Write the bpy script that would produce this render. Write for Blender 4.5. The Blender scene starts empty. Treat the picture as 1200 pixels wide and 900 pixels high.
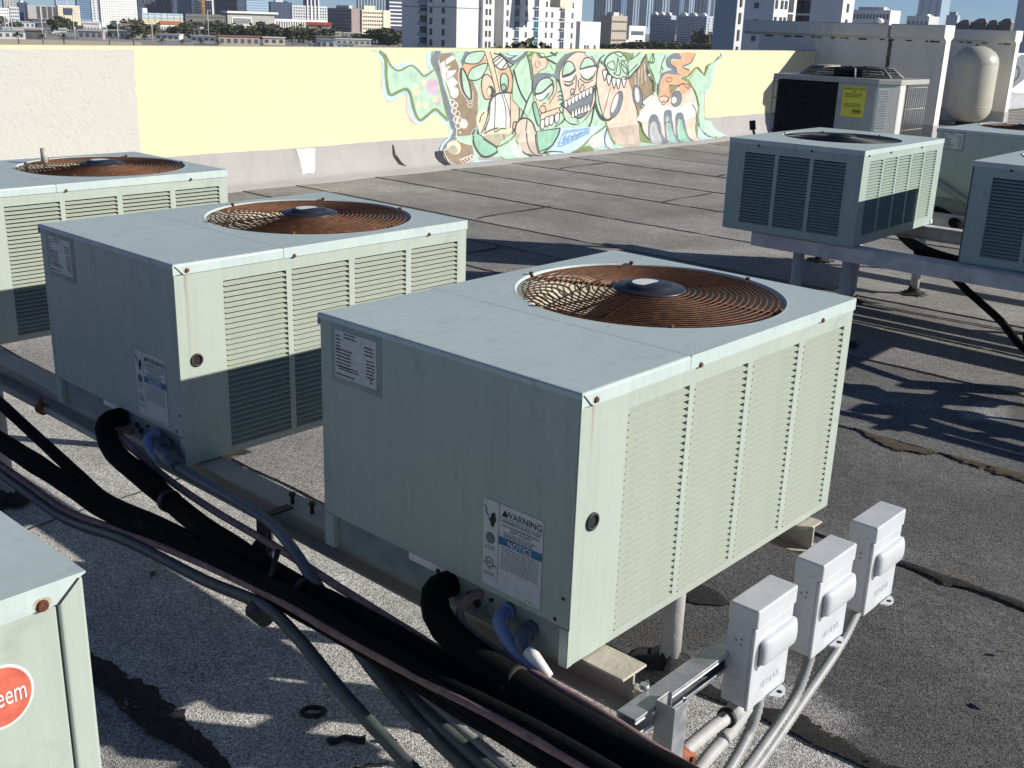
import bpy, bmesh, math, random
from mathutils import Vector, Matrix
R = math.radians
S = bpy.context.scene
COL = S.collection
random.seed(7)

# ------------------------------------------------------------------ camera
cam = bpy.data.cameras.new('camera'); camo = bpy.data.objects.new('camera', cam); COL.objects.link(camo)
YAW, PITCH, ROLL = 0.72950, 0.32198, 0.03355
fw = Vector((math.cos(YAW)*math.cos(PITCH), math.sin(YAW)*math.cos(PITCH), -math.sin(PITCH)))
rt = Vector((math.sin(YAW), -math.cos(YAW), 0)); up = rt.cross(fw)
rt, up = math.cos(ROLL)*rt + math.sin(ROLL)*up, -math.sin(ROLL)*rt + math.cos(ROLL)*up
camo.matrix_world = Matrix(((rt.x, up.x, -fw.x, -1.3393), (rt.y, up.y, -fw.y, -1.0422), (rt.z, up.z, -fw.z, 1.6637), (0, 0, 0, 1)))
cam.sensor_width = 36; cam.lens = 36*1271.6/1200; cam.clip_start = .05; cam.clip_end = 9000
S.camera = camo

# ------------------------------------------------------------------ sky and sun
SUNV = Vector((.72, -1, .512)).normalized()           # direction towards the sun
W = bpy.data.worlds.new('World'); S.world = W; W.use_nodes = True
wn = W.node_tree; bg = wn.nodes['Background']; sk = wn.nodes.new('ShaderNodeTexSky')
sk.sky_type = 'NISHITA'; sk.sun_disc = False; sk.sun_elevation = math.asin(SUNV.z)
sk.sun_rotation = math.atan2(SUNV.x, SUNV.y); sk.altitude = 3000; sk.air_density = .8; sk.dust_density = 0; sk.ozone_density = 7
wn.links.new(sk.outputs[0], bg.inputs[0]); bg.inputs[1].default_value = .067
sl = bpy.data.lights.new('sun', 'SUN'); sl.energy = 5.0; sl.angle = R(.5); sl.color = (1, .95, .86)
so = bpy.data.objects.new('sun', sl); COL.objects.link(so)
so.rotation_euler = SUNV.to_track_quat('Z', 'Y').to_euler(); so.location = SUNV*60
S.view_settings.view_transform = 'Standard'; S.view_settings.look = 'None'
S.view_settings.exposure = .36; S.view_settings.gamma = 1

# ------------------------------------------------------------------ materials
class NT:
    def __init__(s, m): s.t = m.node_tree; s.n = s.t.nodes; s.b = s.n['Principled BSDF']
    def new(s, typ, **kw):
        n = s.n.new('ShaderNode'+typ)
        for k, v in kw.items():
            if k in ('data_type', 'blend_type', 'operation', 'feature', 'wave_type', 'bands_direction', 'distance', 'noise_dimensions', 'clamp', 'interpolation_type', 'wave_profile'): setattr(n, k, v)
        return n
    def link(s, a, b): s.t.links.new(a, b)
    def coord(s, kind='Object', scale=(1, 1, 1), loc=(0, 0, 0), rot=(0, 0, 0)):
        tc = s.n.new('ShaderNodeTexCoord'); mp = s.n.new('ShaderNodeMapping')
        mp.inputs['Scale'].default_value = scale; mp.inputs['Location'].default_value = loc; mp.inputs['Rotation'].default_value = rot
        s.link(tc.outputs[kind], mp.inputs[0]); return mp.outputs[0]
    def noise(s, vec, scale, detail=4, rough=.55, dist=0):
        n = s.n.new('ShaderNodeTexNoise'); n.inputs['Scale'].default_value = scale; n.inputs['Detail'].default_value = detail
        n.inputs['Roughness'].default_value = rough; n.inputs['Distortion'].default_value = dist; s.link(vec, n.inputs['Vector']); return n.outputs['Fac']
    def ramp(s, fac, stops):
        r = s.n.new('ShaderNodeValToRGB'); e = r.color_ramp.elements
        while len(e) < len(stops): e.new(.5)
        for i, (p, c) in enumerate(stops):
            e[i].position = p; e[i].color = (c, c, c, 1) if isinstance(c, (int, float)) else (*c[:3], 1)
        s.link(fac, r.inputs[0]); return r.outputs[0]
    def mix(s, fac, a, b, mode='MIX'):
        m = s.n.new('ShaderNodeMix'); m.data_type = 'RGBA'; m.blend_type = mode
        for i, v in ((0, fac), (6, a), (7, b)):
            if isinstance(v, (int, float)): m.inputs[i].default_value = v if i == 0 else (v, v, v, 1)
            elif isinstance(v, tuple): m.inputs[i].default_value = (*v[:3], 1)
            else: s.link(v, m.inputs[i])
        return m.outputs[2]
    def bump(s, h, strength=.3, dist=.002):
        b = s.n.new('ShaderNodeBump'); b.inputs['Strength'].default_value = strength; b.inputs['Distance'].default_value = dist
        s.link(h, b.inputs['Height']); s.link(b.outputs[0], s.b.inputs['Normal'])

def basemat(name, rough=.6, metal=0, spec=.5):
    m = bpy.data.materials.new(name); m.use_nodes = True; n = NT(m)
    n.b.inputs['Roughness'].default_value = rough; n.b.inputs['Metallic'].default_value = metal
    n.b.inputs['Specular IOR Level'].default_value = spec
    return m, n
def plain(name, c, rough=.6, metal=0, var=.18, scale=30, bump=0, spec=.5):
    """flat paint with slight mottling"""
    m, n = basemat(name, rough, metal, spec)
    v = n.coord(); f = n.noise(v, scale, 5)
    lo = tuple(x*(1-var) for x in c); hi = tuple(min(1, x*(1+var)) for x in c)
    n.link(n.ramp(f, [(.3, lo), (.7, hi)]), n.b.inputs['Base Color'])
    if bump: n.bump(f, bump, .002)
    return m
def unit_paint(name, base, tint=0):
    """weathered grey green enamel: vertical rain streaks, scuffs, fine chalking"""
    m, n = basemat(name, .42, 0, .45)
    v = n.coord(); st = n.noise(n.coord(scale=(60, 60, 1.4)), 1, 4, .6)
    bl = n.noise(n.coord(scale=(5, 16, 9), rot=(0, 0, .5)), 1, 6, .65, 1.2)
    fine = n.noise(v, 420, 2)
    gr = n.noise(n.coord(scale=(2.2, 2.2, 1.2)), 1, 7, .7, .6); sp = n.noise(v, 55, 5, .75)
    c = n.mix(n.ramp(st, [(.40, 0.0), (.72, .42)]), base, tuple(x*.74 for x in base))
    c = n.mix(n.ramp(gr, [(.38, 0.0), (.68, .55)]), c, (base[0]*1.12, base[1]*1.08, base[2]*1.10))
    c = n.mix(n.ramp(bl, [(.57, 0.0), (.70, .42)]), c, tuple(x*.60 for x in base))
    c = n.mix(n.ramp(sp, [(.66, 0.0), (.78, .38)]), c, (base[0]*.55, base[1]*.5, base[2]*.42))
    c = n.mix(n.ramp(fine, [(.35, 0.0), (.8, .16)]), c, tuple(min(1, x*1.25) for x in base))
    n.link(c, n.b.inputs['Base Color'])
    n.link(n.ramp(bl, [(.3, .36), (.8, .58)]), n.b.inputs['Roughness'])
    n.bump(n.noise(n.coord(scale=(1, 1, 1.3)), 5.5, 2), .22, .010)
    return m
def rust(name, a, b, scale=45):
    m, n = basemat(name, .75, .1)
    v = n.coord(); f = n.noise(v, scale, 6, .7)
    n.link(n.ramp(f, [(.25, a), (.55, b), (.8, tuple(min(1, x*1.6) for x in b))]), n.b.inputs['Base Color'])
    n.bump(n.noise(v, 300, 3), .4, .001); return m
def galv(name, c=(.5, .52, .55)):
    m, n = basemat(name, .42, .75)
    v = n.coord(); vo = n.new('TexVoronoi'); vo.inputs['Scale'].default_value = 90; n.link(v, vo.inputs['Vector'])
    f = n.noise(v, 25, 5)
    cs = n.new('SeparateColor'); n.link(vo.outputs['Color'], cs.inputs[0]); cc = n.mix(n.ramp(cs.outputs[0], [(0, 0.0), (1, .5)]), tuple(x*.75 for x in c), c)
    n.link(n.mix(n.ramp(f, [(.4, 0.0), (.75, .5)]), cc, tuple(min(1, x*1.3) for x in c)), n.b.inputs['Base Color'])
    n.link(n.ramp(f, [(.3, .32), (.7, .6)]), n.b.inputs['Roughness']); return m
def roofing(name, tone, warm=(1.0, .97, .92), contrast=1.0, stain=.35, pale=None):
    """mineral granule cap sheet"""
    m, n = basemat(name, .93, 0, .2)
    v = n.coord('Object')
    vo = n.new('TexVoronoi'); vo.inputs['Scale'].default_value = 300; n.link(v, vo.inputs['Vector'])
    sep = n.new('SeparateColor'); n.link(vo.outputs['Color'], sep.inputs[0])
    gran = n.ramp(sep.outputs[0], [(.02, .28/contrast), (.34, .72), (.66, 1.03), (.97, min(2.0, 1.6*contrast))])
    big = n.noise(n.coord('Object', scale=(1, .8, 1)), .9, 6, .62, .5)
    mid = n.noise(v, 7, 6, .65)
    b = tuple(tone*w for w in warm)
    c = n.mix(n.ramp(big, [(.36, 0.0), (.68, 1.0)]), tuple(x*(1-stain) for x in b), tuple(x*(1+stain*.6) for x in b))
    c = n.mix(n.ramp(mid, [(.3, .5), (.60, 0.0)]), c, tuple(x*.60 for x in b))
    wet = n.noise(n.coord('Object', scale=(.7, .45, 1), loc=(3.1, 1.7, 0)), 1, 5, .6, 1.0)
    c = n.mix(n.ramp(wet, [(.56, 0.0), (.66, .42)]), c, (b[0]*.62, b[1]*.58, b[2]*.50))
    c = n.mix(n.ramp(wet, [(.30, .40), (.42, 0.0)]), c, tuple(min(1, x*1.5) for x in b))
    if pale:      # wind blown pale dust: centre, radii, tone
        px, py, rx, ry, tn = pale; q = n.coord('Object', loc=(-px/rx, -py/ry, 0), scale=(1/rx, 1/ry, 0)); ln = n.new('VectorMath', operation='LENGTH'); n.link(q, ln.inputs[0])
        sm = n.new('Math', operation='ADD'); n.link(ln.outputs['Value'], sm.inputs[0]); n.link(n.noise(v, 5, 5, .6), sm.inputs[1])
        c = n.mix(n.ramp(sm.outputs[0], [(.55, .95), (1.0, 0.0)]) if False else n.ramp(sm.outputs[0], [(.6, .95), (.98, 0.0)]), c, tuple(tn*w for w in warm))
    md = n.noise(n.coord('Object', scale=(1, .55, 1)), 26, 6, .75)
    c = n.mix(n.ramp(md, [(.34, .55), (.52, 0.0)]), c, tuple(x*.55 for x in b))
    c = n.mix(n.ramp(md, [(.56, 0.0), (.74, .4)]), c, tuple(min(1, x*1.45) for x in b))
    c = n.mix(1.0, c, gran, 'MULTIPLY')
    n.link(c, n.b.inputs['Base Color'])
    n.bump(vo.outputs['Distance'], .55, .0025); return m
def conc(name, c, rough=.9, streak=True):
    m, n = basemat(name, rough, 0, .2)
    v = n.coord('Object'); f = n.noise(v, 1.6, 7, .65); g = n.noise(n.coord('Object', scale=(5, 5, .35)), 1, 5, .6); h = n.noise(v, 60, 4)
    cc = n.mix(n.ramp(f, [(.35, 0.0), (.7, .6)]), c, tuple(x*.76 for x in c))
    if streak: cc = n.mix(n.ramp(g, [(.52, 0.0), (.72, .35)]), cc, tuple(x*.6 for x in c))
    cc = n.mix(n.ramp(h, [(.4, 0.0), (.8, .18)]), cc, tuple(x*.7 for x in c))
    n.link(cc, n.b.inputs['Base Color']); n.bump(h, .4, .006); return m

M = {}
GREEN = (.392, .45, .395)
M['unit'] = unit_paint('weathered_green_enamel', GREEN)
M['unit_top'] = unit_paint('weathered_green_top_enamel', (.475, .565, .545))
M['unit_far'] = unit_paint('dull_green_enamel', (.345, .44, .40))
M['slat'] = unit_paint('louvre_enamel', (.405, .45, .378))
M['slat_far'] = unit_paint('louvre_far_enamel', (.345, .43, .385))
M['base'] = plain('base_pan_green', (.23, .27, .25), .6, var=.25, scale=18)
M['surround'] = plain('dull_green_surround', (.30, .34, .31), .6, var=.2, scale=18)
M['dark'] = plain('black_interior', (.012, .012, .013), .9)
M['coil'] = plain('coil_fins', (.02, .02, .022), .8, .2)
M['shroud'] = plain('fan_shroud_cream', (.6, .55, .42), .6, var=.3, scale=9)
M['rust'] = rust('rusted_wire', (.025, .010, .006), (.155, .064, .027))
M['rust_spot'] = rust('rusty_screw_head', (.03, .012, .008), (.12, .04, .015), 200)
M['blackwire'] = plain('black_wire', (.018, .019, .022), .5)
M['hub'] = plain('dark_motor_cover', (.03, .032, .04), .38)
M['white_sticker'] = plain('white_sticker', (.78, .77, .74), .4, var=.06)
M['label'] = plain('warning_label_paper', (.62, .63, .62), .42, var=.07, scale=60)
M['plate'] = plain('aluminium_data_plate', (.60, .60, .57), .5, .1, var=.1, scale=80)
M['ink'] = plain('black_print', (.02, .02, .022), .6)
M['greyink'] = plain('grey_print', (.16, .165, .17), .6)
M['noticeblue'] = plain('notice_blue_print', (.03, .16, .30), .5)
M['red'] = plain('faded_red_logo', (.62, .135, .085), .45, var=.3, scale=60)
M['rubber'] = plain('black_rubber', (.02, .02, .021), .6)
M['foam'] = plain('black_foam_insulation', (.006, .006, .007), .95, var=.5, scale=120, bump=.5, spec=.15)
def foam():
    m, n = basemat('black_foam_insulation', .92, 0, .15); v = n.coord(); f = n.noise(v, 30, 6, .7); g = n.noise(n.coord(scale=(1, .25, 1)), 14, 5, .7)
    c = n.mix(n.ramp(g, [(.55, 0.0), (.75, .55)]), (.005, .005, .006), (.045, .042, .038)); c = n.mix(n.ramp(f, [(.6, 0.0), (.8, .5)]), c, (.03, .03, .03))
    n.link(c, n.b.inputs['Base Color']); n.bump(n.noise(v, 90, 5, .75), .7, .004); return m
M['foam'] = foam()
M['copper'] = rust('aged_copper_line', (.12, .075, .07), (.27, .17, .16), 30)
M['flex'] = plain('grey_flexible_conduit', (.30, .31, .31), .5, var=.15, scale=40)
M['flexdark'] = plain('dark_grey_flexible_conduit', (.075, .088, .088), .5, var=.2, scale=40)
M['fitting'] = plain('light_grey_conduit_fitting', (.42, .42, .41), .6, var=.12)
M['pvcblue'] = plain('blue_grey_elbow', (.17, .22, .40), .45, var=.1)
M['pvcgrey'] = plain('grey_elbow', (.10, .115, .15), .45, var=.1)
M['galv'] = galv('galvanised_strut')
M['beam'] = conc('painted_steel_beam', (.56, .51, .42), .65)
M['beam_grey'] = plain('grey_steel_beam', (.58, .56, .57), .6, var=.2, scale=12)
M['post'] = conc('chalky_steel_post', (.42, .41, .40), .75)
M['box'] = plain('light_grey_box_enamel', (.555, .575, .60), .38, var=.09, scale=14)
M['rustclamp'] = rust('rusty_clamp', (.09, .02, .01), (.30, .09, .04), 90)
def tar(name, c, a, cover):
    m, n = basemat(name, .85, 0, .3); v = n.coord(); f = n.noise(v, 95, 5, .75); g = n.noise(v, 16, 5, .7)
    n.link(n.ramp(f, [(.3, tuple(x*.5 for x in c)), (.72, tuple(x*2.2 for x in c))]), n.b.inputs['Base Color'])
    ad = n.new('Math', operation='ADD'); n.link(f, ad.inputs[0]); n.link(g, ad.inputs[1]); hf = n.new('Math', operation='MULTIPLY'); n.link(ad.outputs[0], hf.inputs[0]); hf.inputs[1].default_value = .5; n.link(n.ramp(hf.outputs[0], [(cover, 1.0), (cover+.05, 0.0)]), n.b.inputs['Alpha'])
    n.bump(f, .8, .004); return m
M['blacktar'] = tar('black_tar', (.022, .021, .02), 0, .555)
M['seam'] = tar('seam_tar', (.028, .026, .024), 0, .545)
M['moss'] = tar('brown_crumbled_tar', (.075, .06, .04), 0, .54)
M['leafbrown'] = plain('dry_leaf_brown', (.11, .07, .035), .8, var=.4, scale=80)
M['pitch'] = plain('black_pitch', (.022, .021, .02), .85, var=.7, scale=90, bump=.8)
M['tank'] = plain('cream_tank_enamel', (.50, .485, .40), .30, var=.06, scale=3)
M['yorkgrey'] = plain('beige_grey_enamel', (.40, .39, .36), .45, var=.08, scale=8)
M['yorkwhite'] = plain('pale_beige_enamel', (.60, .58, .52), .45, var=.06, scale=8)
M['yellowlabel'] = plain('yellow_label', (.80, .70, .05), .5, var=.06)
M['greywall'] = conc('cream_painted_stucco', (.74, .72, .655))
M['whitepaint'] = conc('white_painted_stucco', (.80, .79, .72), streak=False)
M['flash'] = conc('grey_flashing_membrane', (.42, .405, .40))
M['patch'] = conc('white_patch_paint', (.82, .82, .8), streak=False)
M['street'] = conc('pale_asphalt_ground', (.34, .33, .31))
M['leaf'] = plain('dark_foliage', (.045, .062, .022), .7, var=.6, scale=.4)
M['leaf2'] = plain('olive_foliage', (.085, .09, .035), .7, var=.5, scale=.4)
M['bark'] = plain('grey_bark', (.14, .12, .10), .9)
for k, c in dict(mint=(.50, .72, .55), olive=(.22, .29, .12), paleblue=(.55, .72, .80), pink=(.78, .50, .46), cream=(.80, .72, .52),
                 peach=(.82, .60, .45), orange=(.78, .44, .27), brown=(.33, .25, .165), slate=(.17, .19, .23), black=(.025, .03, .032), white=(.80, .79, .77),
                 khaki=(.46, .42, .31), blue=(.25, .43, .64), blue2=(.14, .28, .50), skin=(.80, .63, .52), grey=(.46, .47, .50), green=(.30, .56, .41),
                 tanlow=(.56, .46, .38), tanpaint=(.80, .63, .44), ink=(.07, .075, .07), lilac=(.66, .50, .62), teal=(.32, .50, .46)).items():
    M['p_'+k] = plain('mural_'+k, tuple(.05+.80*(v-.05) if k not in ('ink', 'black', 'slate') else v for v in c), .85, var=.16, scale=9, bump=.5)

# ------------------------------------------------------------------ geometry helpers
def link(name, bm, mat, parent=None, smooth=False, bevel=0, seg=2):
    me = bpy.data.meshes.new(name); bm.to_mesh(me); bm.free()
    for m_ in (mat if isinstance(mat, list) else [mat]): me.materials.append(m_)
    if smooth:
        for p in me.polygons: p.use_smooth = True
    o = bpy.data.objects.new(name, me); COL.objects.link(o)
    if parent: o.parent = parent
    if bevel:
        b = o.modifiers.new('bevel', 'BEVEL'); b.width = bevel; b.segments = seg; b.limit_method = 'ANGLE'; b.angle_limit = R(40)
    return o
def tag(o, label=None, cat=None, group=None, kind=None):
    for k, v in (('label', label), ('category', cat), ('group', group), ('kind', kind)):
        if v: o[k] = v
    return o
def empty(name, loc, label, cat, group=None, rz=0):
    o = bpy.data.objects.new(name, None); COL.objects.link(o); o.location = loc; o.rotation_euler = (0, 0, rz); o.empty_display_size = .1
    return tag(o, label, cat, group)
def box(bm, x0, x1, y0, y1, z0, z1, mi=0):
    v = [bm.verts.new((x, y, z)) for x in (x0, x1) for y in (y0, y1) for z in (z0, z1)]
    for f in ((0, 1, 3, 2), (4, 6, 7, 5), (0, 4, 5, 1), (2, 3, 7, 6), (0, 2, 6, 4), (1, 5, 7, 3)):
        bm.faces.new([v[i] for i in f]).material_index = mi
def abox(name, a, mat, parent=None, bevel=0, seg=2):
    bm = bmesh.new(); box(bm, *a); return link(name, bm, mat, parent, False, bevel, seg)
def frame(d):
    d = d.normalized(); a = Vector((0, 0, 1)) if abs(d.z) < .9 else Vector((1, 0, 0))
    u = d.cross(a).normalized(); return u, d.cross(u)
def tube(bm, pts, r, n=10, cap=True, rf=None, closed=False, mi=0):
    P = [Vector(p) for p in pts]; N = len(P); rings = []; u = None
    for i, p in enumerate(P):
        if closed: d = P[(i+1) % N]-P[i-1]
        else: d = P[min(i+1, N-1)]-P[max(i-1, 0)]
        d = d.normalized()
        if u is None: u, w = frame(d)
        else:
            u = (u-d*u.dot(d)).normalized(); w = d.cross(u)
        rr = rf(i) if rf else r
        rings.append([bm.verts.new(p+(u*math.cos(t)+w*math.sin(t))*rr) for t in (2*math.pi*k/n for k in range(n))])
    for i in range(N if closed else N-1):
        a, b = rings[i], rings[(i+1) % N]
        for k in range(n):
            f = bm.faces.new((a[k], a[(k+1) % n], b[(k+1) % n], b[k])); f.smooth = True; f.material_index = mi
    if cap and not closed:
        bm.faces.new(rings[0][::-1]); bm.faces.new(rings[-1])
def spline(pts, step=.02):
    P = [Vector(p) for p in pts]; o = []
    for i in range(len(P)-1):
        a, b, c, d = P[max(i-1, 0)], P[i], P[i+1], P[min(i+2, len(P)-1)]
        n = max(2, int((c-b).length/step))
        for k in range(n):
            t = k/n
            o.append(.5*(2*b+(c-a)*t+(2*a-5*b+4*c-d)*t*t+(3*b-a-3*c+d)*t**3))
    o.append(P[-1]); return o
def cyl(bm, c, r, h, axis='Z', n=20, r2=None):
    d = {'X': Vector((1, 0, 0)), 'Y': Vector((0, 1, 0)), 'Z': Vector((0, 0, 1))}[axis]; c = Vector(c)
    tube(bm, [c, c+d*h], r, n, rf=(lambda i: r if i == 0 else (r2 if r2 is not None else r)))
def text(s, size, M4, mat, parent, name='printed_text', align='CENTER', ext=0.0):
    cu = bpy.data.curves.new(name, 'FONT'); cu.body = s; cu.size = size; cu.align_x = align; cu.extrude = ext; cu.resolution_u = 3
    t = bpy.data.objects.new('tmp', cu); COL.objects.link(t); bpy.context.view_layer.update()
    me = bpy.data.meshes.new_from_object(t.evaluated_get(bpy.context.evaluated_depsgraph_get())); bpy.data.objects.remove(t)
    me.transform(M4); me.materials.clear(); me.materials.append(mat); me.name = name
    o = bpy.data.objects.new(name, me); COL.objects.link(o); o.parent = parent; return o
def copy_tree(o, parent=None):
    c = o.copy(); COL.objects.link(c)
    if parent: c.parent = parent
    for ch in list(o.children): copy_tree(ch, c)
    return c
# text placement: on a -X face (reads along -Y), on a -Y face (reads along +X), flat on top
def MX(y, z, x=0): return Matrix(((0, 0, -1, x), (-1, 0, 0, y), (0, 1, 0, z), (0, 0, 0, 1)))
def MY(x, z, y=0): return Matrix(((1, 0, 0, x), (0, 0, -1, y), (0, 1, 0, z), (0, 0, 0, 1)))
# ------------------------------------------------------------------ air conditioning units
def slat_mesh(w, pitch, depth, axis):
    """one pressed louvre: sheet sloping inwards from its flush lower lip, closed triangular ends; origin at the lower left of the lip"""
    bm = bmesh.new(); h = pitch*.62
    prof = [(.0006, -.0004), (-.0024, .0002), (-.0024, .0018), (.0004, .0030), (depth, h)]
    a = [bm.verts.new((0, y, z)) for y, z in prof]; b = [bm.verts.new((w, y, z)) for y, z in prof]
    for i in range(len(prof)-1): bm.faces.new((a[i], b[i], b[i+1], a[i+1]))
    for x in (-.0004, w+.0004):
        bm.faces.new([bm.verts.new(q) for q in ((x, 0, -.0005), (x, depth, h*.2), (x, depth, pitch), (x, 0, pitch))])
    if axis == 'X': bmesh.ops.transform(bm, matrix=Matrix(((0, 1, 0, 0), (-1, 0, 0, 0), (0, 0, 1, 0), (0, 0, 0, 1))), verts=bm.verts)
    me = bpy.data.meshes.new('louver_slat'); bm.to_mesh(me); bm.free(); me.materials.append(M['unit']); return me
def panel_grid(bm, xs, zs, holes, t=.003):
    """sheet on y=0 made of cells, cells in holes left open (inner returns included)"""
    for i in range(len(xs)-1):
        for j in range(len(zs)-1):
            if (i, j) in holes:
                x0, x1, z0, z1 = xs[i], xs[i+1], zs[j], zs[j+1]
                for q in (((x0, 0, z0), (x0, t, z0), (x0, t, z1), (x0, 0, z1)), ((x1, 0, z1), (x1, t, z1), (x1, t, z0), (x1, 0, z0)),
                          ((x0, 0, z1), (x0, t, z1), (x1, t, z1), (x1, 0, z1)), ((x1, 0, z0), (x1, t, z0), (x0, t, z0), (x0, 0, z0))):
                    bm.faces.new([bm.verts.new(p) for p in q])
            else:
                bm.faces.new([bm.verts.new(p) for p in ((xs[i], 0, zs[j]), (xs[i+1], 0, zs[j]), (xs[i+1], 0, zs[j+1]), (xs[i], 0, zs[j+1]))])
    bmesh.ops.remove_doubles(bm, verts=bm.verts, dist=1e-5)
def louver_face(root, cols, z0, z1, n, length, height, axis, mat):
    xs = [0]+[c for ab in cols for c in ab]+[length]; zs = [.004, z0, z1, height-.0275]
    holes = {(1+2*k, 1) for k in range(len(cols))}
    bm = bmesh.new(); panel_grid(bm, xs, zs, holes)
    if axis == 'X':     # the -X side of the unit, running from y=0 to y=length
        bmesh.ops.transform(bm, matrix=Matrix(((0, 1, 0, 0), (-1, 0, 0, length), (0, 0, 1, 0), (0, 0, 0, 1))), verts=bm.verts)
    link('louver_panel', bm, mat, root)
    pitch = (z1-z0)/n; meshes = {}
    for a, b in cols:
        w = round(b-a-.001, 4)
        if w not in meshes:
            meshes[w] = slat_mesh(w, pitch, pitch*.80, axis); meshes[w].materials.clear(); meshes[w].materials.append(M['slat'] if mat is M['unit'] else M['slat_far'])
        for k in range(n):
            o = bpy.data.objects.new('louver_slat', meshes[w]); COL.objects.link(o); o.parent = root
            o.location = (a+.0005, 0, z0+k*pitch) if axis == 'Y' else (0, length-a-.0005, z0+k*pitch)
def cap_with_hole(bm, x0, x1, y0, y1, z, cx, cy, r, skirt, sides, n=72):
    """sheet top with a round opening, rolled lip, shallow throat; skirts on the listed sides"""
    ang = sorted(set([round(2*math.pi*k/n, 6) for k in range(n)]+[round(math.atan2(y-cy, x-cx) % (2*math.pi), 6) for x in (x0, x1) for y in (y0, y1)]))
    rings = [[], [], [], [], []]
    for t in ang:
        c, s_ = math.cos(t), math.sin(t)
        k = min([(x1-cx)/c if c > 1e-9 else 9, (x0-cx)/c if c < -1e-9 else 9, (y1-cy)/s_ if s_ > 1e-9 else 9, (y0-cy)/s_ if s_ < -1e-9 else 9])
        rings[0].append(bm.verts.new((cx+k*c, cy+k*s_, z)))
        for q, (rr, dz) in enumerate(((r+.010, 0), (r+.006, .0012), (r+.002, .0), (r, -.03))): rings[q+1].append(bm.verts.new((cx+rr*c, cy+rr*s_, z+dz)))
    for q in range(4):
        A, B = rings[q], rings[q+1]
        for i in range(len(ang)):
            j = (i+1) % len(ang); f = bm.faces.new((A[i], A[j], B[j], B[i])); f.smooth = q > 0
    for s_ in sides: skirt_side(bm, s_, x0, x1, y0, y1, z, skirt)
    bmesh.ops.remove_doubles(bm, verts=bm.verts, dist=1e-5)
def skirt_side(bm, s, x0, x1, y0, y1, z, h):
    a, b = {'-x': ((x0, y1), (x0, y0)), '+x': ((x1, y0), (x1, y1)), '-y': ((x0, y0), (x1, y0)), '+y': ((x1, y1), (x0, y1))}[s]
    bm.faces.new([bm.verts.new(p) for p in ((*a, z), (*a, z-h), (*b, z-h), (*b, z))])
def fan_section(root, cx, cy, r, H, gmat, sticker=True, rings=16):
    bm = bmesh.new()
    tube(bm, [(cx, cy, H-.027), (cx, cy, H-.20)], r, 48, cap=False); link('fan_shroud', bm, M['shroud'], root)
    bm = bmesh.new(); cyl(bm, (cx, cy, H-.15), .05, .07, n=20)
    fan = link('fan', bm, M['dark'], root)
    for k in range(3):
        bm = bmesh.new(); g = []
        for i in range(7):
            rr = .05+(r-.075)*i/6
            for j in range(2):
                t = k*2*math.pi/3+(-.42 if j == 0 else .42)*(1-.15*i/6)
                g.append(bm.verts.new((cx+rr*math.cos(t), cy+rr*math.sin(t), H-.11+(-.028 if j else .028))))
        for i in range(6): bm.faces.new((g[2*i], g[2*i+2], g[2*i+3], g[2*i+1]))
        link('fan_blade', bm, M['rust'] if gmat is M['rust'] else M['blackwire'], fan, True)
    zf = lambda rr: H-.002+.014*(1-rr/r)
    bm = bmesh.new()
    for k in range(2):
        t = R(14)+k*math.pi/2; c, s_ = math.cos(t), math.sin(t)
        tube(bm, [(cx-c*(r+.004), cy-s_*(r+.004), H-.006), (cx-c*.08, cy-s_*.08, zf(.08)-.007), (cx+c*.08, cy+s_*.08, zf(.08)-.007), (cx+c*(r+.004), cy+s_*(r+.004), H-.006)], .0036, 6)
    gd = link('fan_guard', bm, gmat, root)
    for i in range(rings):
        rr = .090+(r-.012-.090)*i/(rings-1)
        bm = bmesh.new(); nn = 30+int(rr*90)
        tube(bm, [(cx+rr*math.cos(t), cy+rr*math.sin(t), zf(rr)) for t in (2*math.pi*k/nn for k in range(nn))], .0019, 5, closed=True)
        link('guard_ring', bm, gmat, gd)
    for k in range(6):
        t = R(44)+k*math.pi/3; c, s_ = math.cos(t), math.sin(t)
        bm = bmesh.new(); tube(bm, [(cx+c*.075, cy+s_*.075, zf(.075)-.0045), (cx+c*(r-.008), cy+s_*(r-.008), zf(r)-.0045), (cx+c*(r+.006), cy+s_*(r+.006), H+.004)], .0026, 5)
        link('guard_spoke', bm, gmat, gd)
        bm = bmesh.new(); cyl(bm, (cx+c*(r+.002), cy+s_*(r+.002), H+.002), .0055, .005, n=8); link('guard_clip', bm, gmat, gd)
    bm = bmesh.new(); pr = [(.084, .008), (.084, .011), (.080, .0135), (.058, .0145), (.055, .0195), (.049, .0225), (0.0005, .023)]
    tube(bm, [(cx, cy, H+z) for _, z in pr], 0, 36, rf=lambda i: pr[i][0]); hp = link('motor_cover', bm, M['hub'], root)
    if sticker:
        bm = bmesh.new(); vs = [bm.verts.new((cx-.004+.030*math.cos(t)*(1.15), cy+.008+.030*math.sin(t)*max(-.55, 1 if math.sin(t) > -.55 else .55/abs(math.sin(t))), H+.0238)) for t in (2*math.pi*k/24 for k in range(24))]
        bm.faces.new(vs); link('white_sticker', bm, M['white_sticker'], hp)
def screw(root, x, y, z, axis, rusty=True, r=.006):
    bm = bmesh.new()
    if axis == 'Y': cyl(bm, (x, y+.0005, z), r, -.004, 'Y', 10, r*.75)
    else: cyl(bm, (x+.0005, y, z), r, -.004, 'X', 10, r*.75)
    link('screw', bm, M['rust_spot'] if rusty else M['rubber'], root)
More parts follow.
